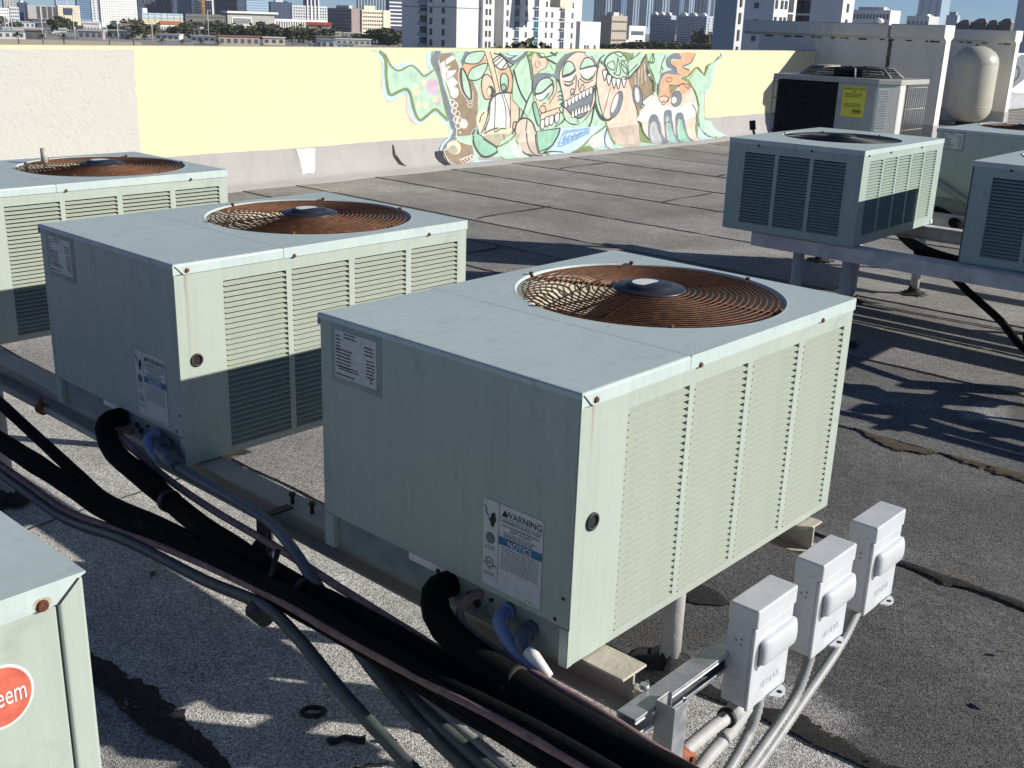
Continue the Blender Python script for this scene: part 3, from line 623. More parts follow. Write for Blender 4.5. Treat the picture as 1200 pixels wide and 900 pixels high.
pipe('grey_conduit', 'grey conduit from the second condenser to the clamp on the rack beam', 'conduit', [(-.034, 1.24, .588), (-.03, 1.118, .578), (-.03, .957, .574), (-.03, .848, .563), (-.052, .736, .545), (-.065, .644, .505), (-.075, .58, .489), (-.09, .45, .47)], .0128, M['pvcgrey'])
pipe('steel_conduit', 'tan steel conduit along the outer side of the rack beam at the left edge', 'conduit', [(.022, 3.2, .497), (.022, 2.5, .497), (.026, 2.1, .497), (.026, 1.65, .497)], .0105, M['beam'])
def elbow(label, pts, r, mat, tip=None, sock=None):
    o = pipe('conduit_elbow', label, 'conduit elbow', pts, r, mat, n=14)
    bm = bmesh.new(); p = Vector(pts[0]); tube(bm, [p+Vector((-.002, 0, 0)), p+Vector((-.012, 0, 0))], r*1.28, 16); link('collar', bm, mat, o)
    if tip:
        bm = bmesh.new(); tube(bm, tip[0], tip[1], 14, rf=lambda i: tip[1]*(1 if i < 2 else .55)); link('white_tip', bm, M['white_sticker'], o)
    if sock:
        bm = bmesh.new(); tube(bm, sock[0], sock[1], 16); link('socket', bm, M['pvcgrey'], o)
    return o
elbow('blue grey elbow on the base of the nearest condenser', [(.014, .153, .614), (-.018, .150, .614), (-.034, .135, .606), (-.040, .112, .590), (-.042, .085, .575), (-.045, .03, .56)], .0125, M['pvcblue'])
elbow('grey elbow with a torn white tip on the base of the nearest condenser', [(.014, .096, .598), (-.016, .094, .599), (-.030, .086, .594), (-.035, .072, .580), (-.036, .055, .57)], .0135, M['pvcgrey'], ([(-.036, .062, .587), (-.038, .045, .582), (-.040, .005, .563)], .0125))
elbow('blue grey elbow on the base of the second condenser', [(.014, 1.395, .616), (-.014, 1.392, .617), (-.030, 1.375, .608), (-.036, 1.35, .594), (-.038, 1.31, .58)], .0125, M['pvcblue'])
elbow('grey elbow feeding the conduit on the second condenser', [(.014, 1.350, .602), (-.012, 1.347, .603), (-.028, 1.325, .600), (-.033, 1.29, .592), (-.034, 1.24, .588)], .0145, M['pvcgrey'], None, ([(-.030, 1.305, .596), (-.034, 1.235, .587)], .0215))
# bracket that clamps the conduits to the beam
cb = empty('pipe_clamp', (.02, .885, .5), 'black bolted clamp bracket on the rack beam between the two nearest condensers', 'clamp')
abox('strap', (-.035, .03, -.012, .012, .066, .071), M['blackwire'], cb); abox('strap', (-.035, -.030, -.014, .012, -.06, .066), M['galv'], cb); abox('strap', (-.052, -.047, -.016, .02, -.04, .066), M['blackwire'], cb)
for y, z in ((.055, .075), (-.02, .08)):
    bm = bmesh.new(); tube(bm, [(.055, y-.03, .06), (.055, y-.03, .085)], .0048, 8); tube(bm, [(.055, y-.03, .080), (.055, y-.03, .088)], .008, 6); link('bolt', bm, M['rubber'], cb)
bm = bmesh.new(); tube(bm, [(-.045, .03, -.01), (-.03, -.01, -.03)], .026, 10); link('clamp_block', bm, M['rubber'], cb)
hk = empty('pipe_hanger', (-.15, .72, .44), 'small black hanger holding the lowest conduit', 'clamp')
bm = bmesh.new(); tube(bm, [(-.01, .02, .005), (-.01, -.03, .0)], .022, 10); link('block', bm, M['rubber'], hk)
bm = bmesh.new(); tube(bm, [(-.01, 0, 0), (.02, 0, .06), (.06, .02, .12)], .006, 8); link('rod', bm, M['rubber'], hk)
cl2 = empty('pipe_clamp', (.02, 2.09, .5), 'small rusty clamp on the tan conduit at the left', 'clamp')
bm = bmesh.new(); tube(bm, [(.0, -.012, 0), (.0, .012, 0)], .019, 10); link('band', bm, M['rustclamp'], cl2)
bm = bmesh.new(); tube(bm, [(-.005, 0, .02), (.0, 0, .04)], .006, 6); link('screw', bm, M['rustclamp'], cl2)
# conduits under the switch boxes
pipe('flexible_conduit', 'grey flexible conduit from the first switch box', 'conduit', [(.365, -.172, .42), (.406, -.175, .385), (.395, -.178, .350), (.367, -.18, .317), (.281, -.19, .285), (.16, -.2, .26), (-.1, -.24, .22)], .0115, M['flex'], .075)
pipe('flexible_conduit', 'grey flexible conduit from the middle switch box', 'conduit', [(.635, -.172, .43), (.620, -.175, .375), (.557, -.18, .308), (.41, -.19, .266), (.311, -.2, .255), (.15, -.21, .235), (-.1, -.25, .20)], .0115, M['flex'], .075)
pipe('flexible_conduit', 'grey flexible conduit from the far switch box', 'conduit', [(.870, -.172, .43), (.838, -.175, .402), (.754, -.18, .352), (.566, -.19, .296), (.404, -.2, .255), (.25, -.21, .232), (-.05, -.26, .19)], .0115, M['flex'], .075)
cf = empty('conduit_coupling', (.33, -.165, .387), 'pale grey coupling under the first switch box with two conduits entering it', 'conduit coupling', PIPES)
bm = bmesh.new(); tube(bm, [(.045, 0, .003), (-.028, 0, .001)], .0185, 16); link('socket', bm, M['fitting'], cf)
bm = bmesh.new(); tube(bm, [(-.022, 0, .001), (-.030, 0, .001)], .0205, 16); link('seal_ring', bm, M['rubber'], cf)
bm = bmesh.new(); tube(bm, spline([(.045, -.002, -.008), (.0, -.004, -.028), (-.04, -.004, -.040)], .01), .015, 14); link('branch', bm, M['fitting'], cf)
pipe('flexible_conduit', 'pale ridged conduit entering the coupling beside the rusty clamp', 'conduit', [(.31, -.165, .388), (.25, -.165, .392), (.15, -.166, .390), (.08, -.17, .385), (-.1, -.2, .37)], .0135, M['fitting'], .05)
pipe('flexible_conduit', 'pale ridged conduit running below the coupling', 'conduit', [(.33, -.168, .357), (.29, -.169, .345), (.231, -.17, .334), (.175, -.172, .318), (.05, -.18, .295), (-.1, -.2, .27)], .0135, M['fitting'], .05)
rc = empty('rusty_clamp', (.140, -.165, .385), 'rusty red clamp beside the vertical strut', 'clamp')
bm = bmesh.new(); tube(bm, [(-.028, 0, .02), (.025, 0, -.012)], .021, 12); link('clamp_body', bm, M['rustclamp'], rc)
bm = bmesh.new(); cyl(bm, (.008, -.021, .0), .008, -.006, 'Y', 8); link('clamp_bolt', bm, M['rust_spot'], rc)
# the like stand at the end of the far rack, to the right of the frame
so_ = copy_tree(st); so_.location = (4.35, -.26, .5); so_['label'] = 'galvanised strut channel at the near end of the far rack, right of the frame'
for k, b in enumerate([o for o in COL.objects if o.name.startswith('disconnect_box') and not o.parent][:3]):
    c_ = copy_tree(b); c_.location = (4.16+.27*k, -.336, .42); c_['label'] = '%s switch box on the strut of the far rack, right of the frame' % ('first', 'second', 'third')[k]; c_['group'] = 'switch boxes of the far rack'
for k in range(3):
    pipe('flexible_conduit', 'grey conduit dropping from the %s switch box of the far rack' % ('first', 'second', 'third')[k], 'conduit', [(4.24+.27*k, -.30, .42), (4.22+.26*k, -.32, .34), (4.12+.22*k, -.36, .24), (3.95+.15*k, -.40, .16), (3.7, -.5, .1), (3.4, -.9, .06)], .016, M['flex'])
pipe('insulated_pipe', 'black pipe arching off the end of the far rack, right of the frame', 'pipe', [(4.33, .30, .62), (4.22, .28, .66), (4.10, .12, .66), (4.02, -.05, .60), (4.0, -.3, .54), (3.98, -1.2, .52)], .028, M['foam'])
pipe('insulated_pipe', 'lower black pipe along the end of the far rack, right of the frame', 'pipe', [(4.1, .5, .3), (4.05, .1, .38), (4.02, -.2, .45), (4.0, -.6, .46), (3.98, -1.2, .44)], .03, M['foam'])
# pipes of the far rack
for lab, pts, r, m_ in (('black pipe drooping under the far rack between its two condensers', [(4.75, 1.35, .5), (4.72, 1.15, .42), (4.6, .95, .34), (4.4, .72, .28), (4.2, .5, .20), (4.15, .2, .12), (4.2, -.4, .1)], .02, 'foam'),
                        ('thick black pipe running back between the far condensers', [(6.2, 1.95, .56), (5.9, 1.6, .52), (5.5, 1.3, .45), (5.3, .8, .4), (5.25, -1, .4)], .035, 'foam'),
                        ('second thick black pipe behind the far condensers', [(6.25, 2.1, .46), (5.8, 1.9, .42), (5.45, 1.5, .36), (5.4, .8, .34), (5.4, -1, .34)], .035, 'foam'),
                        ('grey conduit slanting down in front of the condenser in the third row', [(5.98, 1.80, .76), (5.97, 1.5, .62), (5.95, 1.2, .5), (5.9, .8, .44)], .018, 'flex'),
                        ('lower grey conduit slanting in front of the condenser in the third row', [(5.95, 1.9, .60), (5.95, 1.5, .44), (5.9, 1.1, .36)], .018, 'flexdark')):
    pipe('insulated_pipe' if m_ == 'foam' else 'grey_conduit', lab, 'pipe' if m_ == 'foam' else 'conduit', pts, r, M[m_])

for x, y, z, r, lab in ((-.081, 1.2, .520, .0288, 'black tape band round the pipe of the second condenser'), (-.10, .985, .455, .0298, 'black tape band round the long pipe'), (-.082, .66, .487, .0288, 'black tie holding the pipes beside the gap between the condensers'), (-.083, .05, .553, .0288, 'black tie round the pipe of the nearest condenser')):
    bm = bmesh.new(); tube(bm, [(x, y-.009, z), (x, y+.009, z-.001)], r, 16); o = link('pipe_tie', bm, M['rubber']); tag(o, lab, 'pipe tie', PIPES)
MURAL=[
('painted_field',[
('mint',0,[7916,1323,8440,1325,8477,139,8380,24,8036,-4,7929,604,7644,1251,7666,1322]),
('mint',0,[8151,1316,10037,1322,10131,39,9724,-10,9275,-36,8788,50,8403,92,8176,259]),
('mint',0,[9366,1316,11731,1324,11880,56,11273,-30,10723,-55,9724,-10,9438,26]),
('mint',0,[11332,1308,13186,1310,12968,993,13275,735,13390,437,13388,7,12518,8,11769,5,11471,5]),
]),
('painted_wave',[
('pink',0,[6759,1314,6762,1316,6780,1321,6806,1322,6831,1314,6857,1298,6887,1276,6915,1246,6932,1206,6934,1150,6924,1081,6912,1010,6910,949,6918,900,6934,857,6952,822,6971,794,6988,775,7004,763,7025,759,7056,761,7105,777,7167,805,7228,829,7271,833,7286,806,7285,759,7279,706,7282,659,7296,622,7314,586,7336,554,7359,529,7385,512,7414,502,7443,496,7471,492,7498,490,7527,490,7550,493,7561,496,7557,499,7542,502,7520,509,7493,524,7457,548,7412,580,7368,617,7337,657,7323,708,7321,768,7321,824,7314,863,7299,881,7280,884,7257,879,7227,873,7189,860,7142,840,7096,824,7056,823,7022,838,6991,865,6967,902,6951,948,6951,1010,6961,1087,6973,1162,6974,1221,6962,1259,6943,1285,6919,1302,6892,1314,6858,1321,6816,1320,6779,1316]),
('paleblue',0,[6810,1314,6814,1322,6829,1325,6849,1323,6871,1314,6899,1302,6932,1285,6964,1259,6984,1221,6988,1162,6981,1086,6972,1009,6972,948,6981,905,6995,873,7016,851,7045,838,7090,841,7146,858,7203,877,7249,888,7280,891,7301,891,7319,884,7336,863,7353,822,7369,764,7384,705,7403,655,7423,616,7444,581,7470,557,7504,547,7550,566,7605,606,7663,645,7719,661,7775,640,7833,598,7887,550,7931,514,7963,492,7987,476,8001,466,8003,461,7990,458,7964,460,7930,467,7896,482,7863,513,7827,555,7787,593,7743,611,7688,596,7626,560,7566,521,7516,498,7479,495,7452,501,7428,515,7403,535,7376,562,7348,597,7323,635,7304,674,7298,720,7301,770,7300,815,7282,840,7237,837,7174,813,7109,786,7056,773,7017,776,6985,787,6959,807,6940,841,6929,896,6925,967,6924,1040,6921,1101,6916,1145,6910,1180,6903,1209,6891,1236,6871,1262,6845,1284,6822,1302]),
('mint',0,[6902,1314,6903,1327,6911,1333,6925,1329,6944,1315,6969,1281,7001,1233,7035,1183,7068,1145,7096,1124,7123,1112,7152,1106,7184,1106,7223,1117,7265,1137,7310,1155,7357,1159,7408,1137,7464,1099,7518,1060,7568,1040,7611,1046,7649,1068,7684,1093,7713,1109,7734,1124,7747,1140,7761,1136,7782,1093,7824,976,7878,805,7925,636,7942,530,7918,519,7867,567,7803,628,7742,660,7682,643,7617,604,7555,565,7504,547,7469,556,7444,580,7424,614,7403,655,7380,710,7357,778,7335,842,7314,887,7297,906,7283,909,7265,903,7238,896,7195,883,7141,863,7088,847,7045,846,7017,865,6997,896,6983,935,6972,978,6969,1028,6973,1085,6977,1142,6974,1191,6958,1231,6935,1266,6914,1294]),
('paleblue',0,[6913,1314,6914,1326,6928,1329,6946,1325,6964,1315,6981,1294,6998,1263,7017,1231,7037,1206,7053,1188,7069,1174,7089,1164,7121,1160,7170,1167,7231,1183,7297,1197,7357,1197,7412,1176,7465,1139,7515,1102,7556,1079,7590,1078,7618,1090,7638,1105,7646,1110,7641,1098,7625,1078,7600,1060,7567,1055,7523,1074,7469,1106,7411,1139,7357,1159,7306,1157,7256,1142,7208,1126,7163,1121,7122,1130,7084,1146,7048,1167,7016,1191,6983,1221,6952,1257,6926,1291]),
('olive',0.0187,[6882,1311,6899,1305,6923,1296,6950,1284,6974,1267,6995,1242,7014,1210,7034,1178,7057,1153,7083,1133,7109,1117,7139,1107,7174,1103,7217,1112,7266,1131,7315,1150,7357,1159,7390,1153,7417,1139,7442,1121,7467,1103,7492,1085,7515,1063,7540,1045,7568,1038,7604,1048,7647,1069,7686,1093,7713,1109]),
('olive',0.029,[6892,1308,6908,1295,6932,1276,6957,1252,6974,1221,6981,1182,6982,1135,6981,1085,6983,1039,6989,994,6996,949,7004,909,7014,878,7024,858,7036,847,7050,842,7066,841,7087,845,7111,854,7137,865,7163,874,7190,883,7219,892,7246,898,7271,900,7290,898,7307,893,7321,882,7336,863,7351,830,7364,788,7378,743,7392,703,7405,670,7419,639,7433,612,7448,590,7462,572,7477,558,7493,550,7511,547,7531,551,7554,562,7578,577,7605,592,7638,610,7674,632,7710,651,7742,660,7768,656,7790,643,7812,626,7835,608,7865,587,7898,563,7928,540,7950,524]),
('lilac',0,[7796,917,7791,887,7777,860,7754,840,7726,826,7694,823,7662,828,7634,842,7611,864,7596,891,7591,921,7596,950,7610,976,7632,997,7660,1010,7692,1014,7724,1009,7752,995,7775,974,7791,947]),
('lilac',0,[7838,754,7836,739,7828,726,7817,715,7803,709,7788,707,7772,710,7758,717,7746,728,7739,742,7736,757,7738,772,7745,785,7756,796,7770,802,7786,804,7802,801,7816,794,7828,783,7835,769]),
('cream',0,[7508,883,7506,863,7497,846,7483,832,7466,823,7447,821,7427,824,7410,834,7396,848,7387,866,7384,885,7387,905,7396,922,7410,936,7427,944,7446,947,7465,944,7482,934,7496,920,7505,902]),
('cream',0,[7787,772,7785,759,7778,748,7768,740,7755,734,7741,733,7727,735,7714,741,7704,750,7697,762,7695,774,7697,787,7703,798,7713,806,7726,812,7740,813,7754,811,7767,805,7777,796,7784,784]),
('cream',0,[7643,711,7641,699,7634,688,7623,680,7609,674,7593,673,7578,675,7564,681,7553,691,7546,702,7543,714,7546,727,7553,738,7563,746,7577,752,7593,753,7608,751,7622,745,7633,735,7640,724]),
('cream',0,[7510,716,7508,701,7502,688,7493,677,7482,671,7470,669,7457,672,7446,679,7437,690,7431,703,7429,718,7431,733,7437,746,7446,756,7457,763,7469,765,7482,762,7493,755,7502,744,7508,730]),
('cream',0,[7597,968,7596,956,7590,945,7581,936,7570,931,7557,929,7545,931,7534,937,7525,946,7519,957,7517,969,7519,982,7524,992,7533,1001,7544,1006,7557,1008,7569,1006,7580,1000,7589,991,7595,980]),
('paleblue',0,[7610,1311,7625,1321,7646,1325,7665,1322,7677,1314,7676,1298,7668,1274,7658,1247,7656,1220,7665,1191,7682,1159,7698,1130,7702,1109,7690,1099,7667,1097,7642,1101,7623,1110,7611,1127,7603,1151,7598,1178,7595,1204,7595,1233,7597,1263,7601,1291]),
]),
('painted_boot',[
('brown',0,[7779,1291,8033,1299,8132,1122,8251,1154,8456,821,8466,483,8358,352,8353,95,8280,31,8036,-7,7891,57,7854,160,8030,284,8100,398,7997,766,7827,1124]),
('slate',0,[7678,1251,7733,1317,7825,1318,7780,1204,7877,931,8023,634,8100,398,8077,332,7889,208,7842,178,7795,180,8005,352,8003,436,7893,687,7759,1093,7690,1173]),
('olive',0.0153,[7688,1314,7684,1292,7677,1261,7673,1225,7678,1188,7697,1154,7724,1119,7755,1079,7783,1029,7808,964,7833,886,7857,807,7880,737,7902,674,7923,615,7941,565,7954,529]),
('paleblue',0.0238,[8023,418,8017,404,8010,382,7998,359,7981,337,7956,317,7924,298,7891,278,7864,260,7844,240,7828,219,7816,201,7807,188]),
('black',0,[7720,182,7842,181,7843,111,7904,14,7797,21,7716,119]),
('cream',0,[8153,201,8148,176,8131,155,8104,138,8071,129,8034,127,7996,133,7963,147,7936,166,7919,190,7912,215,7918,240,7934,261,7960,277,7993,287,8030,289,8068,283,8101,270,8129,250,8146,227]),
('khaki',0,[8093,179,8089,164,8077,150,8059,140,8035,135,8009,134,7983,138,7960,146,7941,159,7929,174,7925,189,7928,205,7940,218,7958,228,7982,234,8007,235,8033,231,8057,222,8076,210,8088,195]),
('white',0.0102,[7854,177,7960,221,8102,297,8164,260]),
('white',0.0085,[7861,168,7868,150,7877,124,7889,96,7903,73,7921,55,7942,39,7962,27,7976,17]),
('white',0,[7808,1172,8011,1267,8058,1235,7885,1156,7989,1147,7921,1092,8080,1098,8015,1026,8112,960,7995,880,8020,798,7923,963,7840,1044]),
('white',0.0068,[7808,1172,8011,1267,8058,1235,7885,1156,7989,1147,7921,1092,8080,1098,8015,1026,8112,960,7995,880,8020,798,7923,963,7840,1044,7808,1172]),
('brown',0.0102,[7895,1219,7908,1132,8012,1179]),
('brown',0.0102,[7921,1075,7922,987,8062,1058]),
('white',0,[8126,845,8123,825,8113,806,8098,792,8078,784,8056,781,8034,785,8014,794,7998,809,7987,828,7984,848,7987,868,7996,886,8012,900,8031,909,8053,912,8075,908,8095,898,8112,884,8122,865]),
('white',0.0102,[8062,731,8060,721,8054,712,8046,705,8034,701,8022,700,8009,702,7998,707,7989,714,7983,724,7981,734,7983,744,7988,753,7997,760,8008,764,8021,765,8033,763,8044,759,8054,751,8060,742,8062,731]),
('white',0.0102,[8110,697,8109,687,8103,678,8094,671,8083,666,8070,665,8058,667,8046,672,8037,680,8031,689,8029,700,8031,710,8036,719,8045,726,8056,730,8069,731,8081,729,8093,724,8102,717,8108,707,8110,697]),
('white',0.0102,[8093,631,8091,621,8085,612,8076,605,8065,601,8053,600,8040,602,8029,607,8020,615,8014,624,8011,634,8013,644,8019,653,8028,660,8039,665,8051,666,8064,664,8075,659,8084,651,8090,642,8093,631]),
('white',0.0102,[8149,596,8147,586,8141,577,8132,570,8121,566,8108,564,8096,567,8084,572,8075,579,8069,589,8067,599,8069,609,8074,618,8083,625,8094,630,8107,631,8120,629,8131,624,8140,616,8146,607,8149,596]),
('white',0.0102,[8126,530,8124,520,8119,511,8110,504,8098,500,8086,499,8073,501,8062,506,8053,514,8047,523,8044,534,8046,544,8052,553,8061,560,8072,564,8084,565,8097,563,8109,558,8118,550,8124,541,8126,530]),
('white',0.0102,[8182,520,8180,510,8175,501,8166,493,8154,489,8142,488,8129,490,8117,495,8108,503,8102,513,8100,523,8102,533,8107,542,8116,549,8127,554,8140,555,8153,553,8164,548,8174,540,8180,530,8182,520]),
('white',0.0102,[8164,454,8162,443,8157,434,8148,427,8136,423,8124,422,8111,424,8099,429,8090,437,8084,447,8082,457,8084,467,8089,477,8098,484,8110,488,8122,489,8135,487,8146,481,8156,474,8162,464,8164,454]),
('white',0,[8288,473,8285,456,8276,440,8261,428,8242,421,8221,419,8200,423,8181,432,8165,445,8155,462,8151,479,8154,497,8164,512,8178,524,8197,532,8218,533,8239,530,8259,521,8274,508,8284,491]),
('white',0,[8176,374,8175,369,8173,364,8170,361,8166,359,8162,358,8157,359,8153,362,8150,365,8147,370,8147,376,8147,381,8149,385,8152,389,8156,391,8161,392,8165,391,8169,388,8173,384,8175,379]),
('white',0.0068,[8010,1291,8035,1263,8072,1221,8108,1176,8131,1138,8134,1111,8125,1090,8113,1069,8110,1041,8116,1003,8128,959,8143,915,8161,877,8183,846,8208,818,8235,795,8260,776,8287,758,8315,744,8341,736,8359,740,8368,761,8370,796,8369,832,8368,856]),
('white',0.0068,[8261,759,8270,748,8282,732,8297,717,8311,708,8327,707,8345,712,8361,718,8372,722]),
('white',0.0068,[8262,709,8274,699,8290,685,8308,672,8325,665,8339,669,8353,679,8365,690,8373,697]),
('white',0.0085,[8100,415,8102,297]),
('white',0.0085,[8165,34,8159,27,8151,21,8141,18,8130,17,8119,19,8110,24,8103,30,8099,38,8098,46,8100,55,8106,62,8114,67,8124,70,8134,71,8145,69,8154,65,8162,58,8166,50,8167,42,8165,34]),
('white',0.0085,[8226,45,8220,38,8212,32,8202,29,8191,28,8180,30,8171,35,8164,41,8159,49,8158,57,8161,65,8166,73,8174,78,8184,81,8195,82,8206,80,8215,76,8223,69,8227,61,8228,53,8226,45]),
('white',0.0085,[8287,56,8282,49,8273,43,8263,40,8252,39,8242,41,8232,46,8225,52,8220,60,8219,68,8222,76,8227,84,8236,89,8246,92,8257,93,8267,91,8277,87,8284,80,8289,72,8290,64,8287,56]),
('white',0.0085,[8342,65,8336,58,8328,53,8318,49,8307,49,8296,51,8286,55,8279,62,8274,70,8273,78,8276,86,8281,93,8290,99,8300,102,8311,103,8322,101,8331,96,8339,90,8343,82,8344,74,8342,65]),
]),
('painted_long_face',[
('cream',0,[8190,1170,8194,1191,8200,1212,8216,1232,8248,1251,8304,1270,8379,1290,8461,1306,8539,1317,8611,1322,8683,1322,8753,1316,8816,1301,8872,1273,8922,1235,8966,1192,9003,1150,9032,1108,9053,1065,9067,1022,9077,978,9083,931,9086,880,9080,836,9058,806,9014,800,8953,810,8889,824,8835,829,8798,820,8769,806,8742,791,8709,781,8664,775,8614,770,8567,772,8532,785,8510,813,8497,851,8494,895,8502,937,8534,980,8584,1026,8630,1069,8646,1102,8619,1124,8565,1139,8501,1143,8446,1136,8400,1106,8355,1059,8314,1013,8279,990,8252,998,8232,1025,8216,1060,8204,1089,8195,1110,8189,1131,8187,1150]),
('orange',0,[8202,1170,8258,1189,8339,1208,8425,1225,8492,1235,8543,1236,8586,1233,8610,1221,8605,1201,8552,1167,8462,1120,8369,1074,8302,1039,8273,1017,8263,1002,8261,995,8255,998,8240,1016,8224,1045,8209,1078,8199,1105,8189,1124,8179,1140,8180,1155]),
('orange',0,[8799,1092,8837,1102,8896,1108,8958,1109,9005,1099,9033,1074,9050,1039,9059,999,9064,961,9064,924,9057,884,9046,849,9031,824,9009,812,8979,808,8953,813,8939,826,8947,852,8969,888,8991,928,8998,962,8985,992,8959,1021,8929,1044,8903,1057,8882,1054,8861,1037,8843,1021,8827,1016,8811,1028,8796,1051,8788,1075]),
('slate',0,[8154,1203,8222,1313,8306,1313,8248,1235,8184,1138]),
('mint',0,[8214,1186,8208,1208,8225,1238,8256,1269,8295,1292,8349,1305,8420,1314,8490,1318,8539,1317,8561,1311,8568,1299,8563,1285,8553,1268,8537,1246,8514,1219,8483,1194,8445,1177,8388,1170,8317,1170,8252,1175]),
('ink',0.0085,[8214,1186,8208,1208,8225,1238,8256,1269,8295,1292,8349,1305,8420,1314,8490,1318,8539,1317,8561,1311,8568,1299,8563,1285,8553,1268,8537,1246,8514,1219,8483,1194,8445,1177,8388,1170,8317,1170,8252,1175,8214,1186]),
('mint',0,[8279,1006,8277,1030,8289,1062,8313,1094,8348,1120,8407,1143,8485,1164,8559,1178,8606,1177,8613,1153,8595,1113,8565,1070,8536,1036,8509,1014,8479,997,8446,986,8414,980,8376,978,8334,982,8298,992]),
('ink',0.0085,[8279,1006,8277,1030,8289,1062,8313,1094,8348,1120,8407,1143,8485,1164,8559,1178,8606,1177,8613,1153,8595,1113,8565,1070,8536,1036,8509,1014,8479,997,8446,986,8414,980,8376,978,8334,982,8298,992,8279,1006]),
('mint',0,[8161,1089,8165,1111,8174,1121,8187,1118,8204,1105,8226,1076,8255,1033,8283,985,8305,940,8320,898,8330,856,8337,818,8338,790,8335,772,8326,762,8313,760,8297,766,8275,782,8247,806,8219,838,8197,876,8182,927,8170,989,8163,1048]),
('ink',0.0119,[8161,1089,8165,1111,8174,1121,8187,1118,8204,1105,8226,1076,8255,1033,8283,985,8305,940,8320,898,8330,856,8337,818,8338,790,8335,772,8326,762,8313,760,8297,766,8275,782,8247,806,8219,838,8197,876,8182,927,8170,989,8163,1048,8161,1089]),
('tanpaint',0,[8551,1317,8651,1317,8719,1168,8847,846,8758,839,8658,1118]),
('ink',0.0068,[8651,1314,8668,1277,8693,1224,8721,1163,8747,1101,8774,1032,8803,956,8829,886,8848,837]),
('ink',0.0068,[8551,1314,8568,1281,8593,1234,8622,1178,8650,1118,8682,1046,8717,963,8748,885,8771,830]),
('white',0,[8705,1210,8724,1227,8757,1246,8796,1261,8830,1268,8859,1264,8887,1252,8913,1235,8935,1217,8954,1197,8970,1174,8980,1151,8978,1133,8960,1119,8929,1108,8894,1101,8863,1100,8835,1105,8807,1115,8781,1128,8758,1143,8737,1158,8717,1175,8705,1193]),
('ink',0.0102,[8705,1210,8724,1227,8757,1246,8796,1261,8830,1268,8859,1264,8887,1252,8913,1235,8935,1217,8954,1197,8970,1174,8980,1151,8978,1133,8960,1119,8929,1108,8894,1101,8863,1100,8835,1105,8807,1115,8781,1128,8758,1143,8737,1158,8717,1175,8705,1193,8705,1210]),
('ink',0.0085,[8719,1184,8749,1201,8793,1224,8838,1248,8868,1264]),
('ink',0.0085,[8758,1143,8786,1161,8827,1188,8867,1216,8895,1234]),
('ink',0.0085,[8863,1100,8885,1120,8918,1150,8952,1180,8975,1200]),
('ink',0.0102,[8715,1293,8743,1289,8783,1284,8828,1275,8869,1259,8905,1235,8941,1204,8975,1168,9004,1133,9029,1096,9050,1057,9066,1018,9077,978,9078,936,9072,891,9063,851,9057,824]),
('peach',0,[8516,886,8513,922,8516,959,8524,994,8536,1019,8553,1035,8575,1044,8599,1047,8623,1043,8647,1033,8671,1015,8695,992,8714,967,8731,935,8745,898,8755,861,8758,831,8754,809,8744,794,8729,782,8709,772,8681,762,8647,754,8612,751,8583,759,8560,781,8540,813,8525,851]),
('ink',0.0085,[8516,886,8513,922,8516,959,8524,994,8536,1019,8553,1035,8575,1044,8599,1047,8623,1043,8647,1033,8671,1015,8695,992,8714,967,8731,935,8745,898,8755,861,8758,831,8754,809,8744,794,8729,782,8709,772,8681,762,8647,754,8612,751,8583,759,8560,781,8540,813,8525,851,8516,886]),
('ink',0,[8747,844,8744,823,8735,805,8720,790,8700,781,8678,778,8656,782,8636,792,8620,807,8609,827,8605,847,8608,868,8617,887,8632,901,8651,911,8673,913,8695,910,8716,900,8732,884,8743,865]),
('cream',0,[8686,841,8685,825,8680,811,8673,800,8663,793,8652,791,8641,793,8631,801,8623,812,8617,826,8615,842,8616,858,8621,872,8628,883,8638,890,8649,892,8660,889,8670,882,8678,871,8684,856]),
('mint',0,[8853,1015,8863,1036,8879,1049,8898,1056,8916,1057,8936,1051,8957,1038,8976,1019,8989,997,8994,965,8994,924,8988,886,8977,860,8955,847,8925,843,8895,848,8873,862,8860,892,8852,936,8850,981]),
('ink',0.0102,[8853,1015,8863,1036,8879,1049,8898,1056,8916,1057,8936,1051,8957,1038,8976,1019,8989,997,8994,965,8994,924,8988,886,8977,860,8955,847,8925,843,8895,848,8873,862,8860,892,8852,936,8850,981,8853,1015]),
('green',0,[8957,886,8956,873,8949,862,8939,853,8927,848,8912,846,8898,848,8884,854,8874,864,8867,875,8864,888,8865,900,8872,912,8882,921,8894,926,8909,928,8923,926,8937,920,8947,910,8955,899]),
('ink',0.0102,[8957,886,8956,873,8949,862,8939,853,8927,848,8912,846,8898,848,8884,854,8874,864,8867,875,8864,888,8865,900,8872,912,8882,921,8894,926,8909,928,8923,926,8937,920,8947,910,8955,899,8957,886]),
('white',0,[8673,714,8692,751,8711,772,8733,785,8759,796,8792,809,8830,819,8871,825,8913,827,8959,827,9009,823,9057,814,9099,797,9132,768,9160,730,9183,687,9200,646,9210,605,9214,564,9213,523,9208,487,9200,459,9190,436,9173,413,9145,384,9103,343,9048,296,8991,251,8939,217,8897,197,8858,186,8821,182,8783,182,8743,188,8703,199,8664,215,8626,235,8586,259,8545,289,8512,319,8496,345,8505,358,8532,365,8566,377,8595,409,8616,474,8635,560,8653,648]),
